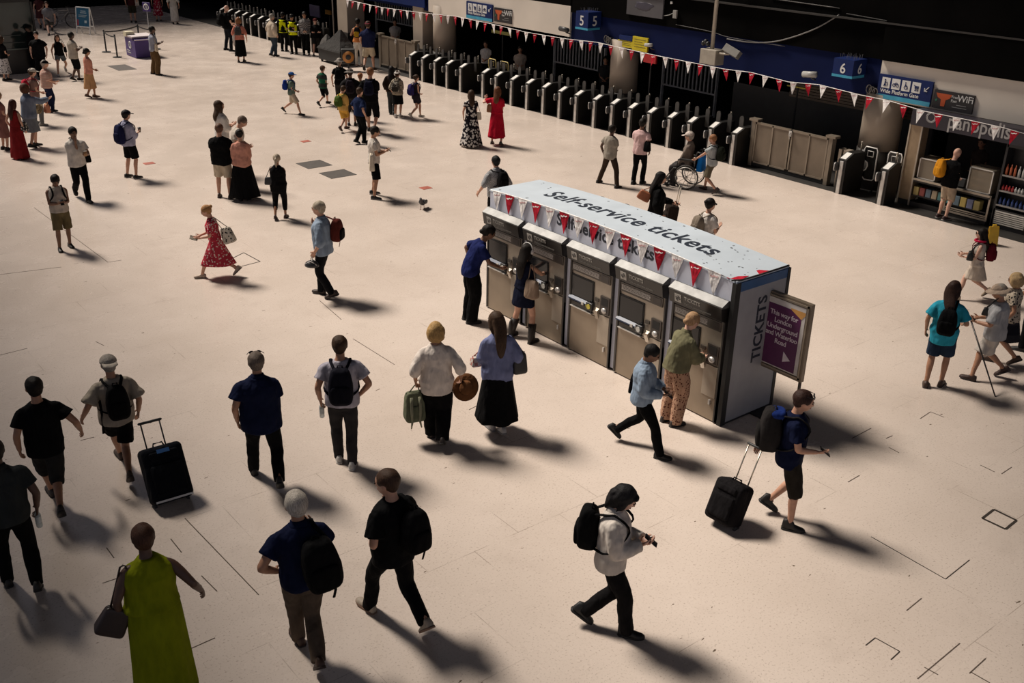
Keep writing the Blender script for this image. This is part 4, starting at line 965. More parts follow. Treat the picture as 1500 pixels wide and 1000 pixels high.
t = thing('bunting', 'two red pennants lying crumpled over the near corner of the kiosk roof', 'bunting', (0, 0, 0), 0, 'strings of bunting')
mb = MB(); mb.prism([(9.86, 7.86), (9.92, 7.70), (10.16, 7.74), (9.98, 7.84)], (0, 0, KZ+.001), (1, 0, 0), (0, 1, 0), .006); mb.build('pennant', RED, t)
mb = MB(); mb.prism([(10.32, 7.70), (10.55, 7.695), (10.42, 7.85)], (0, 0, KZ+.001), (1, 0, 0), (0, 1, 0), .006); mb.build('pennant', RED, t)
mb = MB(); mb.tube([(9.84, 7.76, KZ+.004), (9.95, 7.69, KZ+.008), (10.3, 7.685, KZ+.006), (10.92, 7.69, KZ+.008)], .012, 6); mb.build('cord', cloth((.05, .045, .045)), t, True)
t = thing('bunting', 'long string of red and white pennants along the whole gate line', 'bunting', (0, 0, 0), 0, 'strings of bunting')
BX = 21.0; pp = [(505, -1), (560, 11), (620, 19), (668, 24), (720, 35), (770, 47), (830, 57), (875, 62), (905, 69), (960, 81), (1010, 91), (1060, 101), (1100, 106), (1155, 120), (1200, 124), (1260, 139), (1300, 147), (1355, 163), (1420, 176), (1470, 187), (1502, 196)]
pennants(t, [PXX(x, y, BX) for x, y in pp], 64, .20, .30, True, .25)
# ------------------------------------------------------------------ signs on the fascia
def picto(mb, kind, c, s, U=Vector((0, -1, 0)), V=Vector((0, 0, 1))):
    def ring(x, y, r, w=.02): 
        pts = [(x + r*math.cos(2*PI*k/14), y + r*math.sin(2*PI*k/14)) for k in range(15)]
        mb.tube([c + U*(p[0]*s) + V*(p[1]*s) for p in pts], w*s, 5, (1, 0, 0))
    def bar(pts, w=.045): mb.tube([c + U*(p[0]*s) + V*(p[1]*s) for p in pts], w*s, 5, (1, 0, 0))
    def dot(x, y, r): mb.cyl(c + U*(x*s) + V*(y*s), c + U*(x*s) + V*(y*s) + Vector((-.006, 0, 0)), r*s, 10)
    if kind == 'person': dot(-.1, .32, .09); bar([(-.1, .2), (-.1, -.05), (-.2, -.38)], .07); bar([(-.1, -.05), (.0, -.38)], .06); bar([(-.1, .15), (.08, .0)]); bar([(.18, -.38), (.22, .05), (.12, .1)], .04)
    if kind == 'bike': ring(-.22, -.12, .17, .035); ring(.22, -.12, .17, .035); bar([(-.22, -.12), (-.05, .15), (.15, .15), (.22, -.12)], .035); bar([(-.05, .15), (.02, -.12), (.15, .15)], .035)
    if kind == 'wheelchair': dot(-.06, .34, .08); bar([(-.06, .22), (-.04, -.05), (.18, -.05), (.24, -.33)], .055); ring(.0, -.16, .2, .04)
    if kind == 'pram': bar([(-.3, .25), (-.18, .2), (-.1, -.15), (.25, -.15), (.3, .15), (-.15, .15)], .05); bar([(-.1, 0), (.28, 0)], .09); dot(-.06, -.3, .08); dot(.2, -.3, .08)
    if kind == 'arrow': bar([(.28, .3), (-.25, -.25)], .06); bar([(-.25, .12), (-.25, -.25), (.12, -.25)], .06)
def plate(name, label, cat, x, y0, y1, z0, z1, mat, group=None, d=.05):   # hangs on the fascia, face towards -X
    t = thing(name, label, cat, (x, (y0+y1)/2, (z0+z1)/2), 0, group); mb = MB(); mb.b2((0, -(y1-y0)/2, -(z1-z0)/2), (d, (y1-y0)/2, (z1-z0)/2)); mb.build('sign_plate', mat, t); return t, (y1-y0), (z1-z0)
def wide_sign(label, y0, y1, z0, z1, kinds):
    t, L, Hh = plate('hanging_sign', label, 'sign', FX0-.07, y0, y1, z0, z1, BLUE, 'wide platform gate signs')
    mb = MB(); mb.b2((-.004, -L/2, -Hh/2), (0, L/2, -Hh/2+.10*Hh/.56)); mb.build('cyan_strip', CYAN, t)
    n = 5; w = .155*L
    for i, kd in enumerate(kinds):
        y = L/2 - .06*L - w*.55 - i*(w*1.22); c = Vector((-.005, y, .17*Hh))
        if kd != 'arrow':
            mb = MB(); mb.b2((-.005, y-w/2, c.z-w*.56), (0, y+w/2, c.z+w*.56)); mb.build('pictogram_tile', WHITE, t)
            mb = MB(); picto(mb, kd, c + Vector((-.001, 0, 0)), w*.95); mb.build('pictogram', BLUE, t)
        else: mb = MB(); picto(mb, kd, c, w*.9); mb.build('arrow', WHITE, t)
    text_mb('Wide Platform Gate', .17*Hh/.56*.72, (-.001, L/2-.06*L, -.24*Hh), (0, -1, 0), (0, 0, 1), .004, 'LEFT', 0, 1.0, .002).build('lettering', WHITE, t)
wide_sign('blue wide platform gate sign above the shop, with arrow', 12.47, 13.87, 2.23, 2.79, ('person', 'bike', 'wheelchair', 'pram', 'arrow'))
wide_sign('blue wide platform gate sign on the far cream fascia', 29.10, 30.62, 2.38, 2.95, ('wheelchair', 'pram', 'person', 'bike', 'arrow'))
def wifi(label, y0, y1, z0, z1):
    t, L, Hh = plate('wifi_sign', label, 'sign', FX0-.05, y0, y1, z0, z1, plain('charcoal sign', (.022, .020, .022), .4), 'free wifi signs')
    mb = MB(); c = (-.002, L*.24, 0)
    mb.prism([(-.20*L, .34*Hh), (.20*L, .34*Hh), (.15*L, .12*Hh), (.06*L, .02*Hh), (.05*L, -.34*Hh), (-.05*L, -.34*Hh), (-.06*L, .02*Hh), (-.15*L, .12*Hh)][::1], c, (0, -1, 0), (0, 0, 1), .004); mb.build('orange_emblem', plain('orange emblem', (.50, .085, .02), .5), t)
    mb = MB(); mb.prism([(-.025, 0), (.0, .03), (.025, 0), (0, -.03)], (-.002, L*.42, -.02), (0, -1, 0), (0, 0, 1), .004); mb.build('green_emblem', plain('green emblem', (.02, .22, .12), .5), t)
    text_mb('WiFi', .20*Hh/.40, (-.001, -L*.10, .06*Hh), (0, -1, 0), (0, 0, 1), .004, 'LEFT', 0, .95, .001).build('lettering', WHITE, t)
    text_mb('Free\nFast', .085*Hh/.40, (-.001, L*.05, .18*Hh), (0, -1, 0), (0, 0, 1), .004, 'LEFT').build('small_lettering', WHITE, t)
    mb = MB(); mb.b2((-.004, -L*.34, -.17*Hh), (0, -L*.10, -.14*Hh)); mb.b2((-.004, -L*.36, -.30*Hh), (0, -L*.0, -.275*Hh)); mb.build('fine_print', plain('fine print', (.30, .30, .30), .5), t)
wifi('charcoal wifi sign with orange emblem above the shop', 11.45, 12.42, 2.23, 2.64)
wifi('charcoal wifi sign with red emblem on the far cream fascia', 28.05, 29.02, 2.42, 2.88)
def number_cube(n, y, z0, z1, label):
    t = thing('platform_number', label, 'platform number', (FX0-.55, y, z0), 0, 'platform number boxes'); h = z1-z0; w = .56
    mb = MB(); mb.b2((0, -w/2, .06), (.545, w/2, h)); mb.build('box', BLUE, t)
    mb = MB(); mb.b2((-.005, -w/2-.005, 0), (.50, w/2+.005, .06)); mb.build('cyan_strip', CYAN, t)
    text_mb(n, h*.78, (-.001, 0, h*.24), (0, -1, 0), (0, 0, 1), .004, 'CENTER', 0, 1, .004).build('front_number', WHITE, t)
    text_mb(n, h*.78, (.28, -w/2-.001, h*.24), (1, 0, 0), (0, 0, 1), .004, 'CENTER', 0, 1, .004).build('side_number', WHITE, t)
    mb = MB(); rg = random.Random(2)
    for q in range(26): x = rg.uniform(.03, .5); y_ = rg.uniform(-w/2+.03, w/2-.03); mb.cyl((x, y_, h), (x + rg.uniform(-.03, .03), y_ + rg.uniform(-.03, .03), h+.10), .004, 4)
    mb.build('bird_spikes', plain('spikes', (.25, .24, .22), .4, .5), t)
a = PXX(1220, 84, FX0-.55); b = PXX(1219, 111, FX0-.55); c = PXX(1250, 114, FX0-.55); number_cube('6', (a.y+c.y)/2, b.z, a.z, 'blue box numbered 6 on the navy fascia')
a = PXX(839, 15, FX0-.55); b = PXX(838, 41, FX0-.55); c = PXX(866, 42, FX0-.55); number_cube('5', (a.y+c.y)/2, b.z, a.z, 'blue box numbered 5 beside the cream fascia')
t = thing('notice_board', 'yellow stepped notice panels with blue heading on the navy fascia', 'notice board', (FX0-.05, 22.2, 2.4))
Y_ = plain('yellow notice', (.62, .50, .015), .5)
mb = MB(); mb.b2((0, .02, -.06), (.05, .66, .13)); mb.build('left_notice', Y_, t)
mb = MB(); mb.b2((-.01, -.60, -.10), (.05, .02, .30)); mb.build('right_notice', Y_, t)
mb = MB(); mb.b2((-.01, .04, .14), (.05, .60, .27)); mb.build('blue_heading', BLUE, t)
mb = MB(); rg = random.Random(9)
for z in (.10, .05, .0): mb.b2((-.004, .10, z), (0, .10+rg.uniform(.3, .5), z+.012))
for z in (.22, .15, .08, .01): mb.b2((-.014, -.10-rg.uniform(.3, .45), z), (-.009, -.06, z+.012))
mb.build('notice_print', plain('notice dark print', (.12, .10, .02), .6), t)
# grey poster panel and boxes on the upper wall
t = thing('wall_screen', 'grey advertising panel with dim mauve figure on the black upper wall', 'screen', (FX0-.06, 21.75, 3.55)); 
a = PXX(920, -20, FX0-.06); b = PXX(921, 22, FX0-.06); c = PXX(970, 27, FX0-.06)
mb = MB(); mb.b2((0, c.y-21.75, c.z-3.55-.02), (.05, a.y-21.75, a.z-3.55)); mb.build('panel', plain('grey screen', (.085, .082, .088), .5, 0, .2, 1), t)
mb = MB(); mb.ell((-.0, (a.y+c.y)/2-21.75, (b.z-3.55)+.30), (.006, .40, .12), None, 14, 8, 0, 1, lambda q: q*(1+.5*noise.noise(q*9))); mb.build('figure', plain('mauve print', (.06, .055, .075), .5), t, True)
p_ = PXX(989, 21, FX0-.06); mb = MB(); mb.box(p_ + Vector((.0, 0, 0)), (.06, .14, .22), None, 0, .01); tag(mb.build('junction_box', plain('grey box', (.30, .29, .27), .5)), 'small pale junction box beside the grey wall panel', 'junction box')
p_ = PXX(984, 4, FX0-.06); mb = MB(); mb.box(p_, (.06, .06, .07), None, 0, .01); tag(mb.build('wall_lamp', plain('white lamp', (.6, .6, .58), .4)), 'tiny white lamp on the upper wall above the junction box', 'lamp')
def cable(label, pts, r=.018, col=(.20, .19, .18), X=FX0-.02): mb = MB(); mb.tube(catmull([PXX(x, y, X) for x, y in pts], 5), r, 6, (1, 0, 0)); tag(mb.build('cable', plain('cable sheath', col, .6), None, True), label, 'cable', 'cables on the upper wall')
cable('pale cable sagging across the black upper wall', [(1229, 22), (1190, 44), (1140, 60), (1100, 62), (1065, 57)])
cable('thin cable along the upper edge of the navy fascia', [(990, 36), (1040, 46), (1070, 55), (1150, 68)], .010, (.07, .065, .06))
cable('thin cable running across the top of the black wall', [(1130, -2), (1230, 12)], .012, (.10, .095, .09))
cable('faint cable crossing the black wall above the cream fascia', [(1240, 20), (1380, 44), (1505, 58)], .012, (.035, .032, .03))
cable('short white lead from the grey panel to the junction box', [(972, 23), (980, 22), (986, 19)], .010, (.4, .4, .38))
# hanging pole with box and floodlight
t = thing('hanging_pole', 'pale ceiling pole ending in an equipment box and floodlight', 'hanging pole', (21.9, 18.83, 2.55)); PL = plain('pale metal tube', (.42, .38, .32), .45, .2)
mb = MB(); mb.cyl((0, 0, .20), (0, 0, 11.5), .055, 14); mb.build('pole', PL, t, True)
mb = MB(); mb.b2((-.18, -.30, -.18), (.18, .26, .22), 0, .02); mb.build('equipment_box', plain('box paint', (.38, .34, .28), .5), t)
mb = MB(); mb.tube([(-.05, -.26, .14), (-.10, -.55, .16), (-.10, -.70, .18)], .03, 8); mb.build('bracket', PL, t, True)
mb = MB(); mb.box((-.12, -.80, .26), (.16, .52, .20), Matrix.Rotation(.30, 3, 'X') @ Matrix.Rotation(.5, 3, 'Y'), 0, .01); mb.build('floodlight', plain('floodlight face', (.22, .21, .19), .3), t)
mb = MB()
for q in range(3): mb.ell((-.05, .12+.08*q, .34+.05*(q % 2)), (.07, .06, .07), None, 8, 6)
mb.build('sensor_cluster', plain('dark sensors', (.03, .03, .03), .4), t, True)
def cctv(label, p, dirv=(0, .9, -.25), s=1.0, col=(.42, .41, .39)):
    t = thing('security_camera', label, 'security camera', p, 0, 'security cameras on the fascia'); d = Vector(dirv).normalized(); mb = MB()
    mb.tube([-d*.20*s, d*.20*s], [(.075*s, .06*s)]*2, 10, (0, 0, 1)); mb.build('housing', plain('camera housing', col, .45), t, True)
    mb = MB(); mb.cyl(d*.20*s, d*.215*s, .05*s, 10); mb.build('lens', BLACK, t); mb = MB(); mb.tube([-d*.02, Vector((.10, 0, -.10)), Vector((.28, 0, -.16))], .02*s, 6); mb.build('mount', plain('camera mount', (.10, .10, .10), .5), t, True)
cctv('pale security camera left of the blue box numbered 6', PXX(1186, 109, FX0-.35), (0, .9, -.1))
cctv('dark security camera beside the blue box numbered 5', PXX(826, 43, FX0-.35), (0, .9, .05), 1.0, (.05, .05, .05))
cctv('small pale security camera in front of the yellow notices', PXX(950, 66, FX0-.35), (0, 1, -.1), .7)
def cluster(label, x, y):
    t = thing('loudspeaker_cluster', label, 'loudspeaker', PXX(x, y, FX0-.07), 0, 'horn loudspeakers'); 
    for q in range(3):
        mb = MB(); pts = [Vector((0, .08-.09*q + .07*math.cos(a), -.03*q + .10*math.sin(a))) for a in [2*PI*k/14 for k in range(15)]]; mb.tube(pts, .012, 5, (1, 0, 0)); mb.build('horn', plain('horn rim', (.25, .24, .23), .5), t, True)
    mb = MB(); mb.b2((.02, -.12, -.12), (.12, .12, .05)); mb.build('body', BLACK, t)
cluster('dark cluster of looped loudspeakers left of the wide gate sign', 1277, 131); cluster('looped loudspeakers on the navy fascia left of the yellow notices', 890, 57)
# red and yellow train/advert glimpses behind the bunting
def board(label, x0, x1, y0, y1, X, col, name='advert_board'):
    a = PXX(x0, y0, X); b = PXX(x1, y1, X); mb = MB(); mb.b2((X, min(a.y, b.y), min(a.z, b.z)), (X+.06, max(a.y, b.y), max(a.z, b.z))); t = thing(name, label, 'advert', (0, 0, 0), 0, 'adverts beyond the gates'); mb.build('board', plain(label[:20], col, .5), t); mb = MB(); mb.cyl((X+.08, (a.y+b.y)/2, 0), (X+.08, (a.y+b.y)/2, max(a.z, b.z)), .025, 6); mb.build('post', BLACK, t)
board('small red advert board just behind the bunting near the yellow notices', 943, 960, 79, 94, 22.2, (.40, .015, .015)); board('yellow-green advert strip beyond the gates at the left', 720, 748, 43, 53, 22.9, (.25, .24, .05)); board('yellow strip beyond the gates left of the column', 1153, 1180, 124, 131, 22.9, (.45, .36, .03))
board('small orange sign in the dark beyond the far bank of gates', 476, 484, 14, 22, 23.5, (.45, .22, .03)); board('purple leaning board behind the far bank of gates', 453, 468, 6, 26, 22.8, (.06, .05, .10))
mb = MB(); a = PXX(600, 2, FX0-.02); 
t, L, Hh = plate('hanging_sign', 'blue sign with white symbol at the top beyond the far columns', 'sign', FX0-.07, 33.3, 38.6, 2.45, 3.25, BLUE); mb = MB(); mb.tube([(-.003, -1.0, .1), (-.003, -.5, -.1), (-.003, .2, .05), (-.003, .6, .0)], .05, 6, (1, 0, 0)); mb.build('symbol', WHITE, t)

# ------------------------------------------------------------------ bakery kiosk at the right
SX = 21.9
mb = MB(); mb.b2((SX-.12, 6.0, 1.86), (SX+.30, 12.60, 2.20)); sb = thing('shop_sign', 'dark shop fascia reading panopolis with a wreath emblem', 'shop sign', (0, 0, 0)); mb.build('fascia_board', plain('aubergine fascia', (.022, .018, .028), .5), sb)
LT = plain('pale grey lettering', (.34, .33, .33), .5)
a = PXX(1385, 196, SX-.125); b = PXX(1479, 201, SX-.125)
tm = text_mb('panopolis', .44, (SX-.121, a.y, 1.955), (0, -1, 0), (0, 0, 1), .004, 'LEFT', 0, 1.0, .0); wd = a.y - min(v[1] for v in tm.v); f = (a.y - b.y)/wd
text_mb('panopolis', .44, (SX-.121, a.y, 1.955), (0, -f, 0), (0, 0, 1), .004, 'LEFT', 0, 1.0, .005).build('lettering', LT, sb)
a = PXX(1364, 172, SX-.125); mb = MB()
for q in range(22):
    an = 2*PI*(q+.5)/22
    if 80 < math.degrees(an) < 100: continue
    for r in (.115, .09): mb.ell((SX-.122, a.y + r*math.cos(an), a.z + r*math.sin(an)), (.004, .010, .020), Matrix.Rotation(an+.5, 3, 'X'), 6, 4)
mb.build('wreath', LT, sb, True)
def shop_post(label, y, w=.30): 
    t = thing('shop_pillar', label, 'pillar', (SX-.05, y, 0), 0, 'shop front pillars'); mb = MB(); mb.b2((-.02, -w/2, 0.12), (.28, w/2, 1.86)); mb.build('cladding', plain('warm pillar steel', (.30, .22, .14), .4, .35), t)
    mb = MB()
    for s_ in (-1, 1): mb.b2((-.035, s_*w/2-.018, 0), (.0, s_*w/2+.018, 1.87))
    mb.build('edge_trim', plain('pillar edge', (.42, .36, .29), .4, .4), t); mb = MB(); mb.b2((-.025, -w/2+.02, 0), (.28, w/2-.02, .12)); mb.build('base', BLACK, t); return t
shop_post('warm steel pillar at the left end of the bakery shop front', 12.46); shop_post('warm steel pillar at the right end of the bakery shop front', 9.36, .24)
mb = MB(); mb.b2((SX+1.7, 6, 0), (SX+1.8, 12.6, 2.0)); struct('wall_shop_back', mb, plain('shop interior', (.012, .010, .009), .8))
mb = MB(); mb.b2((SX-.06, 10.42, 0.0), (SX+.5, 12.30, .10)); mb.b2((SX+.30, 10.42, .10), (SX+.34, 12.30, .56)); mb.b2((SX-.08, 10.42, .58), (SX+.55, 12.30, .66)); mb.b2((SX-.03, 10.42, .24), (SX+.32, 12.30, .27))
ct = thing('shop_counter', 'dark shop counter with a steel ledge and low shelf', 'counter', (0, 0, 0)); mb.build('body', plain('dark counter', (.015, .013, .012), .4), ct)
mb = MB(); mb.b2((SX-.10, 10.42, .625), (SX-.06, 12.30, .665)); mb.build('steel_ledge', STEEL, ct); mb = MB(); mb.b2((SX-.07, 10.42, .08), (SX-.03, 11.45, .12)); mb.b2((SX-.07, 10.42, .14), (SX-.03, 11.45, .16)); mb.b2((SX-.07, 10.42, .18), (SX-.03, 11.45, .20)); mb.b2((SX-.07, 10.40, .08), (SX-.04, 10.44, .66)); mb.b2((SX-.07, 11.42, .08), (SX-.04, 11.46, .60)); mb.build('wire_rack', STEEL, ct)
def vitrine(label, y0, y1, z0, z1):
    t = thing('display_case', label, 'display case', (SX, (y0+y1)/2, z0), 0, 'glass display cases'); L = y1-y0; h = z1-z0; mb = MB(); mb.b2((-.02, -L/2, 0), (.40, L/2, h)); mb.build('glass_body', glassm('case glass', (.30, .25, .19), .15, .75), t)
    mb = MB()
    for y in (-L/2, L/2-.025): mb.b2((-.03, y, 0), (-.005, y+.025, h))
    for z in (0, h-.025): mb.b2((-.03, -L/2, z), (-.005, L/2, z+.025))
    mb.build('case_frame', STEELB, t); mb = MB(); rg = random.Random(4)
    for r in range(3):
        for q in range(5): mb.ell((.15, -L/2+.08+q*(L-.16)/4, .08+r*.17), (.07, .05, .03), None, 8, 6)
    mb.build('pastries', plain('pastry', (.45, .27, .12), .6), t, True)
vitrine('glass pastry case standing right of the customer', 10.47, 11.03, .665, 1.20); vitrine('glass pastry case behind the orange backpack', 11.80, 12.25, .665, 1.15)
rg = random.Random(11); cols = [(.42, .33, .12), (.25, .06, .05), (.12, .16, .20), (.38, .30, .20), (.08, .20, .20)]
for q in range(6):
    y = 12.20 - q*.155; mb = MB(); mb.box((SX+.04, y, .27+.10), (.16, .13, .20), None, 0, .012); tag(mb.build('snack_box', plain('snack carton', cols[q % 5], .6)), 'snack carton on the low shelf under the counter at the left, number %s from the pillar' % ordw[q] if False else 'snack carton on the low counter shelf, %s from the left pillar' % ordw[q], 'snack box', 'snack cartons under the counter')
for q in range(5):
    y = 11.33 - q*.16; mb = MB(); mb.box((SX+.02, y, .27+.11), (.18, .14, .22), None, 0, .012); tag(mb.build('crisp_packet', plain('crisp packet', [(.06, .22, .24), (.12, .17, .21), (.46, .34, .10), (.20, .22, .36), (.44, .36, .12)][q], .45)), 'bright snack packet below the pastry case, %s right of the customer' % ordw[q], 'snack packet', 'snack packets below the pastry case')
cl = thing('drinks_chiller', 'black open drinks chiller with lit shelves and white louvre', 'chiller', (SX-.05, 9.90, 0)); mb = MB(); mb.b2((.32, -.40, 0), (.42, .40, 1.85)); mb.b2((0, -.42, 0), (.40, -.37, 1.85)); mb.b2((0, .37, 0), (.40, .42, 1.85)); mb.b2((0, -.40, 1.78), (.40, .40, 1.86)); mb.b2((0, -.40, 0), (.40, .40, .42)); mb.build('cabinet', plain('chiller black', (.012, .012, .014), .4), cl)
for z in (.52, .84, 1.18):
    mb = MB(); mb.b2((-.01, -.37, z-.03), (.34, .37, z)); mb.build('shelf', plain('shelf edge', (.26, .25, .24), .4, .3), cl)
mb = MB()
for q in range(7): mb.b2((-.02, -.34, .10+q*.043), (.01, .34, .125+q*.043))
mb.build('louvre', plain('louvre white', (.55, .52, .47), .45), cl)
bc = [(.45, .12, .05), (.5, .5, .48), (.30, .28, .26), (.35, .03, .03), (.03, .06, .20), (.22, .34, .06)]
for r, (z, n, h, wd_) in enumerate(((.52, 8, .17, 'bottom'), (.84, 10, .12, 'middle'), (1.18, 8, .24, 'top'))):
    for q in range(n):
        y = 9.90 + .32 - q*.64/(n-1); mb = MB(); mb.tube([(0, 0, 0), (0, 0, h*.62), (0, 0, h*.8), (0, 0, h)], [.028, .028, .013, .012], 10)
        col = (bc[4] if r == 0 else bc[[3, 3, 3, 3, 1, 1, 1, 2, 5, 5][q]] if r == 1 else bc[[0, 0, 0, 1, 1, 1, 2, 2][q]])
        tag(mb.build('bottle', plain('drink', col, .25), None, True, (SX+.0, y, z)), 'drink bottle on the %s shelf of the chiller' % wd_, 'bottle', 'bottles on the %s chiller shelf' % wd_)
# small things on the counter
mb = MB(); mb.box((SX+.10, 11.20, .665+.10), (.10, .16, .20), Matrix.Rotation(.2, 3, 'Y'), 0, .01); tag(mb.build('card_terminal', plain('till dark', (.03, .03, .03), .4)), 'dark till screen on the counter beside the customer', 'till')
# wet floor sign
ws = thing('wet_floor_sign', 'yellow wet floor sign standing before the chiller', 'wet floor sign', (20.62, 9.62, 0), math.radians(-35)); ws.scale = (.78, .78, .78); WY = plain('yellow plastic', (.60, .37, .02), .45)
for s_ in (1, -1):
    R = Matrix.Rotation(s_*.20, 3, 'X'); mb = MB(); mb.box(R @ Vector((0, 0, .26)) + Vector((0, s_*.115, 0)), (.27, .016, .52), R, 0, .01); mb.build('panel', WY, ws)
mb = MB(); R = Matrix.Rotation(.2, 3, 'X'); mb.prism([(-.06, .18), (.06, .18), (0, .30)], R @ Vector((0, 0, 0)) + Vector((0, .126, 0)), (-1, 0, 0), R @ Vector((0, 0, 1)), .004); mb.build('warning_triangle', plain('red print', (.40, .05, .03), .5), ws)
mb = MB(); mb.b2((-.05, -.02, .50), (.05, .02, .56)); mb.build('handle', WY, ws)

# ------------------------------------------------------------------ top left: information desk, barriers, board, bicycle, glass booth
PUR = plain('purple desk panel', (.045, .020, .155), .45)
D0 = G(187, 84); a = G(200, 86); 
dk = thing('information_desk', 'purple information desk with a white worktop and shelf', 'desk', (14.35, 42.75, 0))
mb = MB(); mb.b2((0, -.25, .02), (.90, .85, .74)); mb.build('cabinet', PUR, dk)
mb = MB(); mb.b2((-.03, -.10, .80), (.93, .88, .84)); mb.b2((.0, -.28, .70), (.93, -.02, .73)); mb.build('worktop', plain('white worktop', (.66, .60, .60), .4), dk)
mb = MB(); mb.b2((0, .0, .74), (.90, .85, .80)); mb.build('lilac_band', plain('lilac band', (.33, .26, .40), .45), dk)
mb = MB(); mb.b2((-.05, .50, .78), (.30, .84, .96)); mb.build('leaflet_holder', plain('beige card', (.55, .50, .36), .6), dk)
text_mb('i', .26, (-.003, .32, .40), (0, -1, 0), (0, 0, 1), .004, 'CENTER', 0, 1, .012).build('letter', WHITE, dk)
mb = MB(); pts = [(-.004, .32 + .13*math.cos(q), .48 + .13*math.sin(q)) for q in [2*PI*k/20 for k in range(21)]]; mb.tube(pts, .016, 6, (1, 0, 0)); mb.build('ring', WHITE, dk, True)
text_mb('Passenger\ninformation', .085, (-.003, .70, .22), (0, -1, 0), (0, 0, 1), .004, 'LEFT').build('lettering', WHITE, dk)
st = thing('information_sign', 'purple square sign with white ring on a thin post', 'sign', tuple(G(222.5, 77))); SZ = hgt(G(222.5, 77), 220, 10)
mb = MB(); mb.cyl((0, 0, 0), (0, 0, SZ-.15), .018, 8); mb.build('post', STEELB, st, True); mb = MB(); mb.cyl((0, 0, 0), (0, 0, .02), .16, 18); mb.build('base', BLACK, st)
mb = MB(); mb.box((0, 0, SZ), (.04, .36, .36), None, 0, .01); mb.build('panel', PUR, st); mb = MB(); mb.tube([(-.024, .11*math.cos(q), SZ + .11*math.sin(q)) for q in [2*PI*k/20 for k in range(21)]], .022, 6, (1, 0, 0)); mb.build('ring', WHITE, st, True)
text_mb('i', .20, (-.022, 0, SZ-.07), (0, -1, 0), (0, 0, 1), .004, 'CENTER', 0, 1, .012).build('letter', WHITE, st); st.rotation_euler.z = math.radians(35)
posts = [('left barrier post standing furthest from the desk', 13.91, 44.80), ('barrier post at the front left of the desk', 13.82, 43.20), ('barrier post behind the information desk', 15.75, 46.0), ('barrier post at the right end of the desk, behind the striped top man', G(229, 72).x, G(229, 72).y)]
PO = []
for i, (l, x, y) in enumerate(posts):
    t = thing('barrier_post', 'black ' + l, 'barrier post', (x, y, 0), 0, 'belt barrier posts'); mb = MB(); mb.cyl((0, 0, .02), (0, 0, .86), .032, 12); mb.ell((0, 0, .87), (.04, .04, .04), None, 10, 6); mb.build('pole', BLACK, t, True); mb = MB(); mb.cyl((0, 0, 0), (0, 0, .025), .18, 20); mb.build('base', BLACK, t)
    PO.append(t)
    nxt = {0: 2, 1: 0, 2: 3}.get(i)
    if nxt is not None:
        d = Vector((posts[nxt][1]-x, posts[nxt][2]-y, 0)); n_ = Vector((-d.y, d.x, 0)).normalized()*.004; mb = MB(); rings = []
        for q in range(7): u = q/6; c = d*u; z = .82 - .10*(1-(2*u-1)**2)*.6; rings.append([c + n_ + Vector((0, 0, z-.026)), c - n_ + Vector((0, 0, z-.026)), c - n_ + Vector((0, 0, z+.026)), c + n_ + Vector((0, 0, z+.026))])
        mb.loft(rings); mb.build('belt', plain('belt webbing', (.015, .014, .015), .7), t)
af = thing('a_frame_board', 'white framed blue board on legs near the bicycle', 'a-frame board', (15.0, 50.9, 0), math.radians(-61)); BB = plain('teal blue poster', (.012, .10, .19), .5)
for s_ in (1, -1):
    R = Matrix.Rotation(-s_*.14, 3, 'X')
    mb = MB(); 
    for x in (-.40, .40): mb.box(R @ Vector((x, 0, .60)) + Vector((0, -s_*.17, 0)), (.05, .03, 1.2), R)
    for z in (.32, 1.18): mb.box(R @ Vector((0, 0, z)) + Vector((0, -s_*.17, 0)), (.80, .03, .05), R)
    mb.build('frame', WHITE, af)
R = Matrix.Rotation(-.14, 3, 'X'); mb = MB(); mb.box(R @ Vector((0, 0, .75)) + Vector((0, -.17, 0)), (.76, .012, .82), R); mb.build('poster', BB, af)
mb = MB(); rg = random.Random(6)
for z, w in ((1.02, .30), (.94, .36), (.84, .5), (.80, .46), (.76, .42)): mb.box(R @ Vector((rg.uniform(-.05, .05), -.008, z)) + Vector((0, -.17, 0)), (w, .004, .03 if z > .9 else .014), R)
mb.box(R @ Vector((.16, -.008, .55)) + Vector((0, -.17, 0)), (.14, .004, .12), R); mb.build('poster_print', plain('pale print', (.42, .52, .55), .5), af)
mb = MB(); mb.box(R @ Vector((-.30, -.008, .50)) + Vector((0, -.17, 0)), (.08, .004, .26), R); mb.build('red_corner', plain('red corner', (.35, .05, .05), .5), af)
bk = thing('bicycle', 'dark bicycle parked behind the man in a grey tee', 'bicycle', (*G(92, 40).xy, 0), math.radians(-38)); BM = plain('bicycle frame paint', (.30, .27, .24), .4, .3); TY = plain('tyre rubber', (.03, .025, .022), .6)
for x, nm in ((-.52, 'rear_wheel'), (.52, 'front_wheel')):
    mb = MB(); mb.tube([(x + .33*math.cos(q), 0, .34 + .33*math.sin(q)) for q in [2*PI*k/28 for k in range(29)]], .022, 6, (0, 1, 0)); w_ = mb.build(nm, TY, bk, True)
    mb = MB(); 
    for k_ in range(14): mb.cyl((x, 0, .34), (x + .31*math.cos(2*PI*k_/14), 0, .34 + .31*math.sin(2*PI*k_/14)), .004, 4)
    mb.cyl((x, -.04, .34), (x, .04, .34), .025, 8); mb.build('spokes', plain('spoke steel', (.35, .33, .3), .4, .5), w_)
mb = MB()
for p_, q_ in (((-.52, 0, .34), (-.08, 0, .30)), ((-.08, 0, .30), (-.20, 0, .80)), ((-.52, 0, .34), (-.18, 0, .74)), ((-.08, 0, .30), (.38, 0, .74)), ((-.18, 0, .76), (.36, 0, .80)), ((.52, 0, .34), (.34, 0, .92))): mb.cyl(p_, q_, .017, 8)
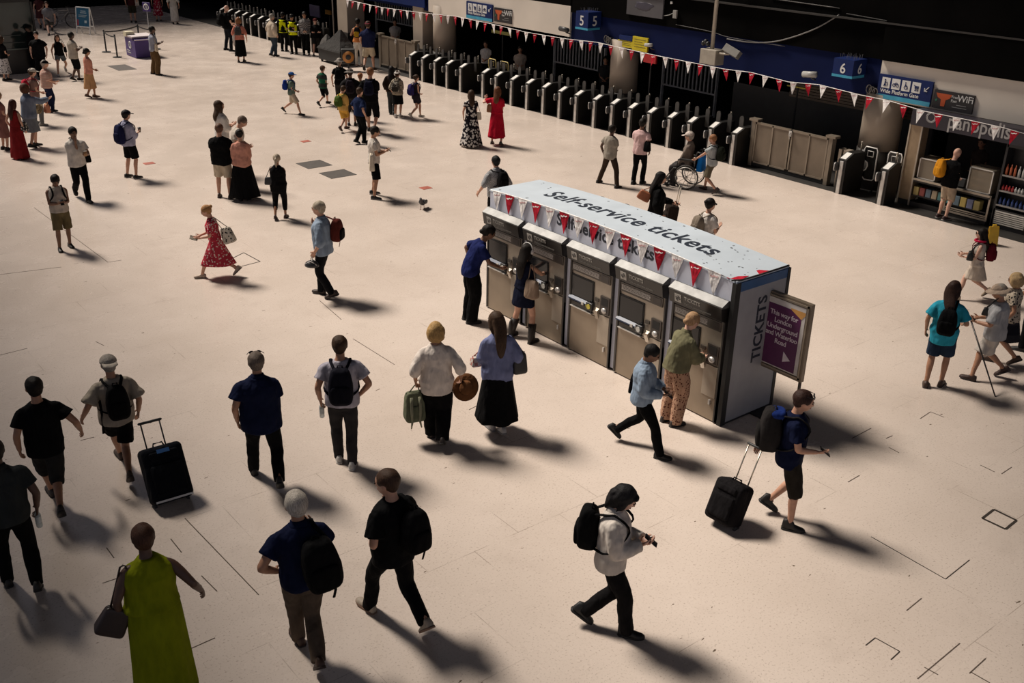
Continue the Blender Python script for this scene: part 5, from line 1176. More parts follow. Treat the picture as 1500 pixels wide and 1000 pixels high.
mb.build('frame', BM, bk, True); mb = MB(); mb.ell((-.22, 0, .85), (.13, .07, .035)); mb.build('saddle', BLACK, bk, True); mb = MB(); mb.tube([(.40, -.25, .95), (.35, -.1, .97), (.34, 0, .94), (.35, .1, .97), (.40, .25, .95)], .014, 6); mb.build('handlebar', BLACK, bk, True)
mb = MB(); mb.cyl((-.08, -.03, .30), (-.08, .03, .30), .09, 14); mb.cyl((-.08, .05, .30), (.06, .07, .20), .012, 6); mb.cyl((-.08, -.05, .30), (-.22, -.07, .40), .012, 6); mb.build('crank', plain('crank steel', (.2, .2, .2), .4, .6), bk)
# glass booth
gb = thing('glass_booth', 'tall dark glass booth on a black plinth at the left edge', 'booth', (8.6, 41.1, 0))
mb = MB(); mb.b2((0.0, 0, 0), (1.75, 2.2, .86)); mb.build('plinth', plain('booth plinth', (.006, .006, .007), .35), gb)
mb = MB(); mb.b2((.05, .05, .88), (1.70, 2.15, 2.5)); mb.build('glass_walls', plain('dark green glass', (.018, .028, .027), .08, 0, .3, 1.2), gb)
mb = MB(); mb.b2((0, 0, .86), (1.75, 2.2, .90)); mb.build('sill', plain('sill', (.10, .12, .11), .4), gb)
mb = MB()
for x, y in ((0, 0), (1.68, 0), (0, 2.13), (1.68, 2.13)): mb.b2((x, y, .86), (x+.07, y+.07, 2.6))
mb.b2((0, 0, 2.5), (1.75, 2.2, 2.62)); mb.build('frame', BLACK, gb)
mb = MB(); mb.b2((.2, -.005, 1.10), (1.3, .0, 1.12)); mb.b2((.2, -.005, 1.36), (1.2, 0, 1.38)); mb.build('shelf_lines', plain('shelf line', (.07, .08, .075), .5), gb)
# covered equipment and loudspeaker with an orange cone
tc = G(497, 86); 
ten = thing('covered_cart', 'dark grey tarpaulin peak over equipment before the far gates', 'covered equipment', (20.75, 37.45, 0)); mb = MB()
ring = lambda rx, ry, z, cx=0, cy=0: [Vector((cx + rx*sx, cy + ry*sy, z)) for sx, sy in ((-1, -1), (0, -1.05), (1, -1), (1.05, 0), (1, 1), (0, 1.05), (-1, 1), (-1.05, 0))]
mb.loft([ring(.42, .95, .52), ring(.40, .92, .58), ring(.22, .42, .92, .05, -.15), ring(.03, .05, 1.32, .05, -.25)]); mb.build('tarpaulin', cloth((.05, .048, .046)), ten)
mb = MB(); mb.loft([ring(.22, .32, .55, -.12, .60), ring(.14, .2, .85, -.1, .62), ring(.03, .04, 1.05, -.1, .62)]); mb.build('second_peak', cloth((.10, .095, .09)), ten)
mb = MB(); mb.b2((-.38, -.88, .10), (.38, .88, .54)); mb.build('cart', BLACK, ten); mb = MB()
for x in (-.3, .3):
    for y in (-.75, .75): mb.cyl((x-.02, y, .08), (x+.02, y, .08), .08, 12)
mb.build('wheels', plain('wheel rubber', (.012, .012, .013), .6), ten)
sp = thing('loudspeaker', 'black loudspeaker with a round orange cone on a short stand', 'loudspeaker', tuple(G(511, 104)), math.radians(-29)); mb = MB(); mb.box((0, 0, .56), (.52, .34, .56), None, 0, .03); mb.build('cabinet', BLACK, sp)
mb = MB(); mb.tube([(0, -.165, .55), (0, -.195, .55)], [.225, .22], 24, (1, 0, 0)); mb.build('orange_cone', plain('orange cone', (.42, .17, .035), .5), sp, True); mb = MB(); mb.tube([(0, -.19, .55), (0, -.20, .55)], [.11, .10], 20, (1, 0, 0)); mb.build('dust_cap', BLACK, sp, True)
mb = MB(); mb.cyl((0, 0, .03), (0, 0, .35), .03, 10); mb.cyl((0, 0, 0), (0, 0, .03), .17, 18); mb.build('stand', BLACK, sp)
# a thin hanging pole near it, and steel post
mb = MB(); a = PXX(489, -5, 21.4); b = PXX(489, 42, 21.4); mb.cyl((21.4, b.y, 0), (21.4, b.y, 3.3), .03, 8); tag(mb.build('signal_post', plain('post grey', (.20, .17, .14), .5), None, True), 'thin grey post rising behind the covered equipment', 'post')
# pigeon
pg = thing('pigeon', 'dark pigeon walking on the pale floor near the red tile', 'pigeon', (*G(619, 306).xy, 0), math.radians(128)); PB = plain('pigeon feathers', (.035, .032, .036), .6, 0, .3, 30)
k_ = 1.1; mb = MB(); path = [(0, -.20, .10), (0, -.14, .115), (0, -.07, .13), (0, 0, .14), (0, .06, .155), (0, .085, .19), (0, .10, .225), (0, .115, .245), (0, .135, .243)]
mb.tube([Vector(q)*k_ for q in path], [.012*k_, .03*k_, .055*k_, .062*k_, .05*k_, .032*k_, .028*k_, .026*k_, .010*k_], 12, (1, 0, 0), rnd=True); mb.build('body', PB, pg, True)
mb = MB(); mb.tube([(0, .150, .266), (0, .175, .258)], [.008, .002], 6); mb.build('beak', plain('beak', (.05, .04, .035), .5), pg)
for s_ in (-1, 1):
    mb = MB(); mb.ell(Vector((s_*.058, -.05, .145))*k_, Vector((.016, .11, .045))*k_, Matrix.Rotation(.18, 3, 'X'), 10, 8); mb.build('wing', plain('wing feathers', (.05, .048, .052), .6, 0, .3, 40), pg, True)
    mb = MB(); y_ = .03*s_; mb.cyl((s_*.025, y_, .09), (s_*.028, y_+.01, .0), .006, 6); mb.cyl((s_*.028, y_+.01, .004), (s_*.028, y_+.05, .004), .005, 5); mb.cyl((s_*.028, y_+.01, .004), (s_*.045, y_+.04, .004), .004, 5); mb.build('leg', plain('pigeon leg', (.25, .08, .06), .6), pg)
# ------------------------------------------------------------------ the crowd
BK = (.0045, .0045, .005); NV = (.006, .009, .030); CH_ = (.022, .021, .020); WH = (.60, .56, .52); BG = (.40, .33, .25)
DK = (.010, .007, .005); BR = (.045, .024, .013); GY = (.26, .23, .20); BL = (.36, .22, .085); GI = (.20, .085, .035)
def off(P, i, dx=0, dy=0, dz=0): h = P['hands'][i][0]; return (h.x+dx, h.y+dy, h.z+dz)
def straw_hat(P, i, label, col, drop=.10):
    h = P['hands'][i][0]; s = P['s']; t = thing('straw_hat', label, 'hat', W(P, (h.x+(.06 if i else -.06), h.y+.0, h.z-drop)), P['rotz'], 'hats carried in hands'); t.rotation_euler = (math.radians(72), .25, P['rotz']); m = cloth(col, 'check', tuple(c*.75 for c in col), 90)
    mb = MB(); n = 24; mb.loft([[(r*math.cos(2*PI*j/n), r*1.08*math.sin(2*PI*j/n), z) for j in range(n)] for r, z in ((.09, .012), (.175, -.004), (.178, -.012), (.09, .0))], False, False); mb.scale(s).build('brim', m, t, True)
    mb = MB(); mb.loft([[(r*math.cos(2*PI*j/n), r*1.1*math.sin(2*PI*j/n), z) for j in range(n)] for r, z in ((.095, .0), (.090, .05), (.075, .085), (.03, .10))]); mb.scale(s).build('crown', m, t, True)
    mb = MB(); mb.tube([(0, 0, .006), (0, 0, .026)], [(.0975, .106), (.0965, .105)], n, (1, 0, 0), caps=False); mb.scale(s).build('hat_band', cloth(tuple(c*.35 for c in col)), t, True)

# --- foreground, walking away
P = person('man in a dark grey polo at the far left edge, walking away with a bottle', (14, 640), 0, feet=[(12, 852), (57, 868)], sk='dark', top=('polo', (.028, .031, .031)), bot=('trousers', BK), hair=('short', DK), fat=1.08, hp=.15)
bottle(P, 1, 'clear water bottle in the hand of the man in dark grey polo')
P = person('man in a black tee and dark knee-length shorts walking away at the left', (72, 543), -5, feet=[(76, 722), (92, 764)], sk='tan', top=('tee', BK, dict(loose=.02, hem=-.10)), bot=('shorts', CH_, dict(len=.62)), hair=('short', DK), shoe=(.03, .022, .018), arms=('hang', 'wide'))
P = person('man in a pale cap and beige tee pulling a black suitcase at the left', (168, 510), -8, feet=[(176, 668), (192, 712)], sk='tan', top=('tee', (.30, .26, .21), dict(loose=.03, sleeve=.85)), bot=('shorts', BK, dict(len=.42)), hat=('capback', (.33, .29, .25)), hair=('short', GY), arms=('wide', 'hang'), shoe=(.06, .035, .025))
backpack(P, 'black backpack with a long dangling strap on the beige tee man', BK, (.14, .10, .23))
mb = MB(); q = W(P, (-.19, -.10, 1.02)); mb.tube([(0, 0, .12), (.005, 0, -.10), (-.01, .01, -.34)], [(.015, .005)]*3, 6); o = mb.build('carry_strap', cloth(BK), None, True, q); tag(o, 'long black strap hanging from the pale cap man backpack', 'strap')
hw_ = hand_at(P, 1); g = G(254, 739); hd_ = math.atan2(-(hw_.x-g.x), hw_.y-g.y)
suitcase('black upright suitcase with a blue tag at the left, behind the pale cap man', g, hd_, (.47, .30, .66), (.006, .007, .010), .52, .30, (.04, .16, .42))
P = person('grey-haired man in a navy polo walking away alone at centre left', (377, 513), -3, feet=[(372, 690), (411, 722)], sk='tan', top=('polo', NV, dict(loose=.03, hem=-.12)), bot=('trousers', BK), hair=('short', (.13, .10, .08)), arms=('hang', 'front'), glasses='top', fat=1.1)
P = person('man in a lilac-grey tee and white shoes with a dark backpack, walking away', (507, 492), 3, feet=[(497, 672), (516, 682)], sk='tan', top=('tee', (.36, .34, .39)), bot=('trousers', (.030, .028, .028)), hair=('short', BR), shoe=dict(c=(.50, .48, .45), sole=(.55, .52, .48)), arms=('hang', 'pocket'), fat=1.05)
bottle(P, 0, 'clear bottle in the left hand of the lilac tee man'); backpack(P, 'black navy backpack on the man in the lilac-grey tee', (.007, .007, .012), (.15, .11, .24))
P = person('blonde woman in a loose cream blouse carrying a green rucksack and brown hat', (645, 472), -3, feet=[(632, 636), (648, 656)], sex='f', sk='tan', top=('blouse', (.58, .52, .47), dict(loose=.022, hem=-.13)), bot=('wide', BK), hair=('bob', BL), arms=((.27, .02, .90), (.33, .03, .95)), curl=(1.0, .9), fat=1.12, shoe=(.02, .012, .01))
b_ = bag(P, 'backpack', 'sage green rucksack carried by its top handle beside the blonde woman', 'backpack', (.12, .13, .085), off(P, 0, -.03, -.03, -.29), (.135, .085, .215), off(P, 0, 0, 0, 0), yaw=.25)
for sx_ in (-.06, .05):
    mb = MB(); mb.tube([(sx_, -.09, .17), (sx_*1.1, -.115, .0), (sx_*1.0, -.10, -.20), (sx_*1.3+.01, -.08, -.30)], [(.020, .007), (.022, .008), (.016, .006), (.008, .004)], 8); mb.scale(P['s']).build('strap', cloth((.20, .20, .14)), b_, True)
mb = MB(); sbox(mb, (0, -.075, -.06), (.10, .035, .10)); mb.scale(P['s']).build('pocket', cloth((.09, .10, .065)), b_, True)
straw_hat(P, 1, 'brown woven hat held in the right hand of the blonde woman', (.14, .06, .025))
P = person('woman with long dark hair, blue shirt and long black skirt, walking away', (718, 458), -22, feet=[(718, 626), (735, 636)], sex='f', sk='light', top=('shirt', (.15, .17, .30), dict(loose=.03, hem=-.14)), bot=('skirt', BK, dict(hem=.24, flare=.13, folds=.10)), hair=('longest', BR), arms=('phone', 'hangc'), hy=-15, hp=.25, shoe=(.40, .38, .37), stance='stepL')
phone(P, 0, 'phone held up by the woman in blue shirt and black skirt'); bag(P, 'shoulder_bag', 'black leather shoulder bag on the woman in blue shirt', 'bag', (.012, .011, .012), (.29, -.05, 1.02), (.10, .085, .15), (.16, -.03, 1.43), leather=True)
bag(P, 'paper_carton', 'small red and white paper carton held by the woman in blue shirt', 'carton', (.45, .20, .17), (-.20, .26, .98), (.075, .06, .07), off(P, 0), 'check', (.6, .55, .5))
P = person('woman in a long lime green dress with brown bag at the bottom left', (228, 768), 0, foot=(244, 1012), sex='f', sk='dark', top=('dress', cloth((.195, .22, .006)), dict(skirt=.06, flare=.035, sleeve=0, loose=.02, folds=.12)), bot=('none', BK), hair=('short', (.06, .026, .015)), arms=('hang', 'wide'), fat=1.18)  # lime lowered a little, putting the shade around her into the colour
bag(P, 'shoulder_bag', 'dark brown shoulder bag at the left hip of the lime dress woman', 'bag', (.022, .010, .007), (-.33, -.02, .90), (.12, .055, .13), (-.19, -.02, 1.42), tilt=.5, leather=True, round_=.3)
P = person('silver-haired man in a navy polo and brown trousers, hand on hip, bottom centre', (431, 718), -14, feet=[(437, 936), (468, 990)], sk='tan', top=('polo', NV, dict(loose=.012)), bot=('trousers', (.085, .062, .045)), hair=('short', (.42, .38, .33)), arms=('hip', 'strap'), shoe=(.05, .022, .012))
backpack(P, 'large black rucksack slung on the right shoulder of the silver-haired man', BK, (.16, .12, .25), .27, .10, straps=(0, 1), tail=True, tilt=-.12)
P = person('man in a black tee and beige trainers striding up left, bottom centre', (552, 683), -34, feet=[(538, 890), (622, 934)], sk='light', top=('tee', BK, dict(loose=.025, sleeve=.75, hem=-.10)), bot=('trousers', BK), hair=('short', (.05, .026, .016)), arms=((.15, .12, 1.02), 'strap'), hy=-35, hp=.2, shoe=dict(c=(.34, .28, .22), sole=(.20, .12, .08)))
backpack(P, 'black rucksack with hanging strap on the man in beige trainers', BK, (.13, .11, .22), .30, .08, straps=(0, 1), tail=True)
P = person('person with shaggy black hair and white shirt reading a phone while walking right', (930, 707), 97, feet=[(856, 914), (923, 932)], sk='fair', top=('shirt', (.54, .49, .44), dict(loose=.018, hem=-.08)), bot=('trousers', (.007, .0065, .007), dict(w=1.1)), hair=('shaggy', (.009, .008, .009)), arms=('phone', 'phone'), hp=.55, shoe=dict(c=BK, h=.15))
backpack(P, 'black backpack on the white shirt phone reader', BK, (.135, .11, .23), .31); phone(P, 1, 'phone of the shaggy-haired person in white shirt')
P = person('man in a light blue shirt and black trousers striding right past the machines', (953, 497), 98, feet=[(903, 644), (970, 672)], sk='brown', top=('shirt', (.22, .285, .37), dict(loose=.025, hem=-.05)), bot=('trousers', BK), hair=('short', (.006, .005, .005)), arms=('phonelow', 'phonelow'), hp=.5, shoe=BK)
phone(P, 1, 'phone in the hand of the light blue shirt man'); bag(P, 'messenger_bag', 'black messenger bag behind the light blue shirt man', 'bag', BK, (-.12, -.17, 1.0), (.12, .05, .14), (-.16, -.02, 1.42))
P = person('man in navy tee and shorts towing a black wheeled case to the right', (1186, 573), 84, feet=[(1127, 750), (1161, 776)], sk='light', top=('tee', NV, dict(hem=-.10, loose=.02)), bot=('shorts', (.024, .020, .016), dict(len=.56)), hair=('short', (.035, .016, .012)), arms=((.16, -.34, .90), 'phonelow'), hp=.25, glasses='top', shoe=dict(c=(.012, .010, .009), h=.15), lift=(.05, 0))
b_ = backpack(P, 'big charcoal rucksack with blue top on the man towing a case', (.020, .018, .018), (.155, .13, .27), .31, trim=(.012, .011, .011)); mb = MB(); sbox(mb, (0, .05, .215), (.125, .10, .055), None, .8); mb.scale(P['s']).build('blue_lid', cloth((.012, .028, .14)), b_, True); phone(P, 1, 'dark phone held out by the man towing a case')
hw_ = hand_at(P, 0); g = G(1056, 770); d_ = Vector((hw_.x-g.x, hw_.y-g.y, 0)); ln = math.hypot(d_.length, hw_.z-.05)
suitcase('black soft wheeled case leaning back behind the man in navy tee and shorts', g, math.atan2(-d_.x, d_.y), (.38, .30, .50), (.010, .009, .010), math.atan2(d_.length, hw_.z-.05) - .17, max(.2, ln-.50), None, True)
# --- at the machines
P = person('woman with thinning tied hair in khaki shirt and patterned trousers at the machine', (992, 458), 60, foot=(984, 619), az=-8, sex='f', sk='fair', top=('shirt', (.155, .145, .085), dict(loose=.03, sleeve=1.9, hem=-.02)), bot=('wide', cloth((.40, .24, .16), 'floral', (.09, .025, .02), 34)), hair=('lowbun', (.36, .22, .12)), arms=((.10, .36, 1.08), (.10, .36, 1.08)), lean=.30, hp=.35, shoe=(.02, .012, .01))
P = person('woman in a royal blue tee and wide black trousers bending to the first machine', (702, 336), 60, foot=(690, 470), az=-22, h=1.72, sex='f', sk='brown', top=('tee', (.012, .018, .085), dict(loose=.012, sleeve=.7)), bot=('wide', BK), hair=('lowbun', DK), arms=('hip', (.10, .46, 1.16)), lean=.52, hp=.25)
P = person('young woman in a sleeveless navy mini dress, headphones and dark boots at the machines', (758, 357), 60, feet=[(752, 491), (781, 501)], az=15, sex='f', sk='light', top=('dress', cloth((.007, .009, .022)), dict(skirt=.66, flare=.09, sleeve=0, folds=.12)), bot=('none', BK), hair=('longest', DK), arms=('reach', 'reach'), shoe=dict(c=(.014, .009, .007), h=.34), hp=.2)
mb = MB(); hd = P['hd']; mb.tube([hd(.095*math.cos(a), -.01, .02 + .115*math.sin(a)) for a in [PI*k/12 for k in range(13)]], .010, 6, (0, 1, 0)); 
for sd_ in (-1, 1): mb.ell(hd(sd_*.095, -.005, -.005), (.022, .038, .045), None, 10, 8)
mb.scale(P['s']).build('headphones', plain('white headphones', (.55, .53, .50), .4), P['obj'], True)
bag(P, 'tote_bag', 'tan tote bag on the shoulder of the woman in headphones', 'bag', (.26, .19, .14), (.22, -.10, 1.02), (.12, .07, .17), (.16, -.03, 1.42), round_=.4)
mb = MB(); mb.cyl(W(P, (-.04, -.135, 1.26)), W(P, (-.04, -.150, 1.26)), .028, 14); mb.v = [tuple(P['obj'].matrix_world.inverted() @ Vector(v)) for v in mb.v] if False else mb.v
tag(mb.build('round_badge', plain('badge white', (.55, .56, .60), .5)), 'small white round badge on the back of the navy dress', 'badge')
# --- middle ground
P = person('grey-haired man in a light blue shirt carrying a cycle helmet', (458, 295), 292, feet=[(486, 438), (468, 430)], sk='light', top=('shirt', (.21, .265, .34), dict(sleeve=1.35, loose=.025, hem=-.09)), bot=('trousers', (.008, .008, .009)), hair=('short', (.33, .28, .21)), arms=('hangc', 'strap'), hp=.15, shoe=(.03, .016, .010))
backpack(P, 'dark red and black rucksack on the man carrying a helmet', (.09, .018, .014), (.13, .10, .20), .32, .08, straps=(0, 1), trim=BK, tail=True)
h = P['hands'][0][0]; t = thing('cycle_helmet', 'black and white cycle helmet hanging from the light blue shirt man', 'helmet', W(P, (h.x, h.y+.02, h.z-.17)), P['rotz']); mb = MB(); mb.ell((0, 0, 0), (.10, .13, .085), None, 16, 10, 0, 1, lambda q: q if q.z > -.02 else Vector((q.x, q.y, -.02))); mb.build('shell', plain('helmet shell', (.02, .02, .022), .3), t, True); mb = MB()
for x in (-.05, 0, .05): mb.tube([(x, -.11, .025), (x*1.1, 0, .082), (x, .11, .025)], .010, 5)
mb.build('stripes', plain('helmet stripe', (.4, .38, .36), .4), t, True); mb = MB(); mb.tube([(-.07, 0, -.01), (-.02, 0, .14), (.02, 0, .14), (.07, 0, -.01)], .006, 5); mb.build('chin_strap', BLACK, t, True)
P = person('woman in a red floral midi dress striding left with a tote and leaflets', (305, 295), 275, feet=[(294, 407), (346, 405)], sex='f', sk='light', top=('dress', cloth((.40, .035, .055), 'floral', (.62, .50, .45), 26), dict(skirt=.33, flare=.13, sleeve=.8, folds=.10)), bot=('none', BK), hair=('bun', (.33, .17, .07)), arms=((.10, .30, 1.06), (.10, .30, 1.06)), hp=.35, lean=.12, shoe=(.42, .33, .26))
bag(P, 'tote_bag', 'white canvas tote with dark print behind the red floral woman', 'bag', (.55, .50, .42), (-.16, -.30, 1.02), (.14, .07, .18), (-.13, -.04, 1.42), 'floral', (.03, .03, .03), tilt=.35, yaw=1.0)
h = P['hands'][0][0]; mb = MB(); mb.box((0, 0, 0), (.20, .14, .012), Matrix.Rotation(.35, 3, 'X')); tag(mb.build('leaflet', cloth((.30, .27, .22), 'check', (.08, .07, .06), 30), None, False, W(P, (h.x+.03, h.y+.05, h.z+.01))), 'folded leaflets held by the red floral woman', 'leaflet').rotation_euler.z = P['rotz']
P = person('woman with tied blonde-grey hair in black top and cropped leggings', (404, 226), 12, feet=[(404, 322), (419, 318)], sex='f', sk='tan', top=('vest', BK, dict(hem=-.16, loose=.025)), bot=('leggings', BK, dict(len=.80)), hair=('pony', (.34, .28, .21)), arms=('front', 'front'), shoe=(.045, .018, .012), fat=1.08)
bag(P, 'shoulder_bag', 'dark grey handbag at the left hip of the woman in leggings', 'bag', (.025, .025, .026), (-.24, -.06, 1.05), (.10, .06, .10), (-.15, -.03, 1.42), leather=True)
P = person('stocky man in a black tee and cream shorts standing with his group', (325, 181), 12, feet=[(322, 288), (338, 290)], sk='light', top=('tee', BK, dict(loose=.025, hem=-.10)), bot=('shorts', (.44, .37, .28), dict(len=.48)), hair=('short', (.11, .055, .035)), arms=('front', 'hangc'), fat=1.15, shoe=(.05, .028, .02), hp=.3)
P = person('woman in a pink top and long black pinafore standing with her group', (355, 190), -2, foot=(359, 292), sex='f', sk='light', top=('elbow', (.50, .24, .18), dict(puff=.02, loose=.015)), bot=('skirt', BK, dict(top=.28, hem=.10, flare=.16, folds=.08)), hair=('bun', DK), arms=('front', 'front'), fat=1.15, hp=.4, shoe=DK)
P = person('grey-haired man in a pale tee leaning in behind the woman in pinafore', (350, 169), 105, foot=(351, 274), sk='light', top=('tee', (.47, .42, .36)), bot=('trousers', (.05, .045, .04)), hair=('short', (.14, .10, .075)), arms=('phonelow', 'phonelow'), lean=.30, hp=.4, h=1.72)
P = person('dark-haired woman in a white blouse looking up behind the standing group', (323, 147), 65, foot=(331, 254), sex='f', sk='light', top=('blouse', WH, dict(loose=.02)), bot=('trousers', CH_), hair=('long', BR), arms=('phone', 'phone'), hp=-.25)
P = person('man in a white tee and sunglasses looking at his phone with a canvas tote', (552, 184), 88, feet=[(549, 284), (551, 292)], sk='tan', top=('tee', (.56, .51, .46)), bot=('shorts', BK, dict(len=.50)), hair=('short', DK), arms=('phone', 'phone'), hp=.25, glasses=True, shoe=dict(c=BK, sole=(.35, .32, .3)))
phone(P, 1, 'phone of the man in white tee and sunglasses'); b_ = bag(P, 'tote_bag', 'cream canvas tote with a few dark dots beside the white tee man', 'bag', (.50, .44, .36), (.25, -.07, .93), (.15, .055, .20), (.17, -.02, 1.43), round_=.25)
mb = MB()
for q_ in ((-.05, .03), (.05, .03), (0, -.03)): mb.ell((.0 + .052, q_[0], q_[1]), (.010, .014, .010), None, 8, 6)
P = person('boy in a bright blue cap and striped top walking right with a blue backpack', (430, 103), 90, feet=[(417, 166), (442, 169)], sk='light', top=('tee', cloth((.012, .05, .04), 'stripe', (.20, .24, .20), 16)), bot=('shorts', (.44, .37, .28), dict(len=.48)), hair=('short', BR), hat=('cap', (.02, .10, .36)), arms=('front', 'front'), shoe=(.02, .015, .012))
backpack(P, 'blue backpack on the boy in the blue cap', (.01, .03, .20), (.13, .10, .20), .33)
P = person('boy in a green and dark top with a brown cap walking to the gates', (471, 91), 48, feet=[(468, 157), (481, 151)], sk='light', top=('tee', cloth((.018, .11, .055), 'stripe', (.03, .035, .03), 1.2)), bot=('shorts', BK, dict(len=.55, w=.8)), hair=('short', BR), hat=('cap', (.13, .07, .045)), arms=('hangc', 'front'), shoe=BK)
P = person('person in grey sun hat and black top with a black backpack, back of the group', (498, 85), 10, foot=(500, 160), sex='f', sk='light', top=('tee', BK), bot=('trousers', CH_), hair=('pony', GY), hat=('sun', (.22, .20, .18)), shoe=BK, h=1.6)
backpack(P, 'black backpack on the person in the grey sun hat', BK, (.13, .09, .19), .33)
P = person('person in a dark tee and grey bucket hat in the middle of the family group', (513, 105), 5, foot=(516, 183), sk='tan', top=('tee', (.012, .011, .012), dict(loose=.03)), bot=('shorts', (.03, .028, .026), dict(len=.6)), hair=('short', BR), hat=('sun', (.16, .145, .13)), h=1.66)
backpack(P, 'dark rucksack on the person in the grey bucket hat', (.018, .014, .02), (.14, .10, .21), .32)
P = person('child in a yellow top and yellow shorts with a green backpack', (505, 122), 40, feet=[(500, 194), (508, 188)], sk='light', top=('elbow', (.56, .34, .10), dict(loose=.03)), bot=('shorts', (.66, .36, .06), dict(len=.45, w=1.1)), hair=('short', BR), arms=('hangc', 'front'), hp=.5, shoe=(.07, .03, .02), stance='stepR')
backpack(P, 'olive green backpack on the child in yellow', (.06, .10, .02), (.15, .11, .20), .30)
P = person('boy in a loose navy top and black trousers beside the tall man in black', (528, 128), 55, feet=[(523, 211), (535, 209)], sk='light', top=('tee', (.010, .018, .055), dict(loose=.035, sleeve=.8, hem=-.02)), bot=('trousers', BK), hair=('short', BR), arms=('hangc', 'hang'), shoe=BK, hp=.1)
P = person('tall ginger man in black tee and long black shorts with a small pack', (541, 98), 12, feet=[(541, 191), (549, 197)], sk='light', top=('tee', BK, dict(loose=.02, sleeve=.75)), bot=('shorts', BK, dict(len=.58)), hair=('short', GI), arms=('hang', 'front'), shoe=BK, hp=.25)
backpack(P, 'navy backpack on the tall ginger man in black', (.007, .008, .02), (.13, .09, .19), .34)
P = person('child in an orange cap half hidden beside the tall ginger man', (529, 106), 8, foot=(530, 176), sk='light', top=('tee', (.05, .06, .025)), bot=('shorts', CH_), hair=('short', GI), hat=('cap', (.62, .25, .14)), h=1.42)
P = person('person with very long black hair, dark jacket and grey jeans', (573, 97), 12, foot=(575, 168), sex='f', sk='tan', top=('jacket', (.020, .013, .010), dict(loose=.02)), bot=('trousers', (.035, .040, .042), dict(w=1.15)), hair=('longest', (.008, .006, .006)), arms=('hangc', 'front'), shoe=BK, stance='stepL')
P = person('girl in a white cap, patterned top and short black skirt', (587, 103), 20, feet=[(580, 172), (587, 171)], sex='f', sk='light', top=('shirt', cloth((.34, .29, .22), 'floral', (.06, .05, .04), 30), dict(loose=.02, sleeve=1.4)), bot=('skirt', BK, dict(hem=.52, flare=.06)), hair=('pony', BR), hat=('capback', WH), arms=('hangc', 'front'), shoe=dict(c=WH, sole=WH, h=.15))
backpack(P, 'black and white zigzag backpack on the girl in the white cap', (.04, .035, .03), (.16, .10, .18), .26, pat='floral', col2=(.55, .50, .42))
P = person('girl in a dark playsuit and white trainers walking beside the gates', (612, 107), 58, feet=[(603, 175), (617, 171)], sex='f', sk='light', top=('sleeveless', (.02, .016, .022), dict(hem=-.1)), bot=('shorts', (.02, .016, .022), dict(len=.32)), hair=('bun', BR), arms=('strap', 'front'), shoe=dict(c=(.5, .45, .38), sole=WH))
backpack(P, 'navy and purple backpack on the girl by the gates', (.022, .02, .10), (.15, .10, .22), .28, pat='floral', col2=(.04, .015, .015))
P = person('woman in a black and white floral maxi dress near the gates', (690, 132), -8, foot=(690, 214), sex='f', sk='light', top=('dress', cloth((.012, .010, .014), 'dense', (.56, .53, .50), 15), dict(skirt=.05, flare=.15, sleeve=.5, folds=.12)), bot=('none', BK), hair=('long', BR), arms=('hangc', 'front'), stance='stepR')
bag(P, 'shoulder_bag', 'white shoulder bag on the woman in black and white maxi dress', 'bag', (.52, .46, .38), (.23, .0, .95), (.09, .05, .12), (.15, -.02, 1.42))
P = person('woman in a long red dress raising an arm near the gates', (730, 127), 15, feet=[(721, 210), (734, 214)], sex='f', sk='fair', top=('dress', cloth((.40, .008, .025)), dict(skirt=.25, flare=.09, sleeve=.7, loose=.02)), bot=('none', BK), hair=('long', (.12, .045, .02)), arms=((.42, .18, 1.36), 'front'), shoe=(.06, .04, .03))
bag(P, 'shoulder_bag', 'tan leather bag at the side of the woman in the long red dress', 'bag', (.26, .10, .035), (-.20, -.02, 1.10), (.11, .06, .12), (-.12, -.02, 1.42), leather=True)
P = person('man in a grey tee and brown trousers walking towards the gates', (897, 181), 40, feet=[(878, 267), (905, 275)], sk='dark', top=('tee', (.27, .24, .20), dict(loose=.02, hem=-.10)), bot=('trousers', (.040, .026, .018)), hair=('short', DK), arms=('hang', 'front'), shoe=(.015, .011, .01))
phone(P, 0, 'white phone in the left hand of the grey tee man', col=(.5, .48, .45))
P = person('man in a pale pink tee and black trousers walking towards the gates', (937, 173), 25, feet=[(928, 269), (941, 268)], sk='brown', top=('tee', (.62, .42, .41), dict(loose=.02, hem=-.09)), bot=('trousers', BK), hair=('short', DK), arms=('front', 'hangc'), shoe=BK, stance='stepR')
bag(P, 'shoulder_bag', 'black crossbody bag at the right side of the pink tee man', 'bag', BK, (.24, -.10, 1.05), (.085, .06, .13), (.10, -.02, 1.46))
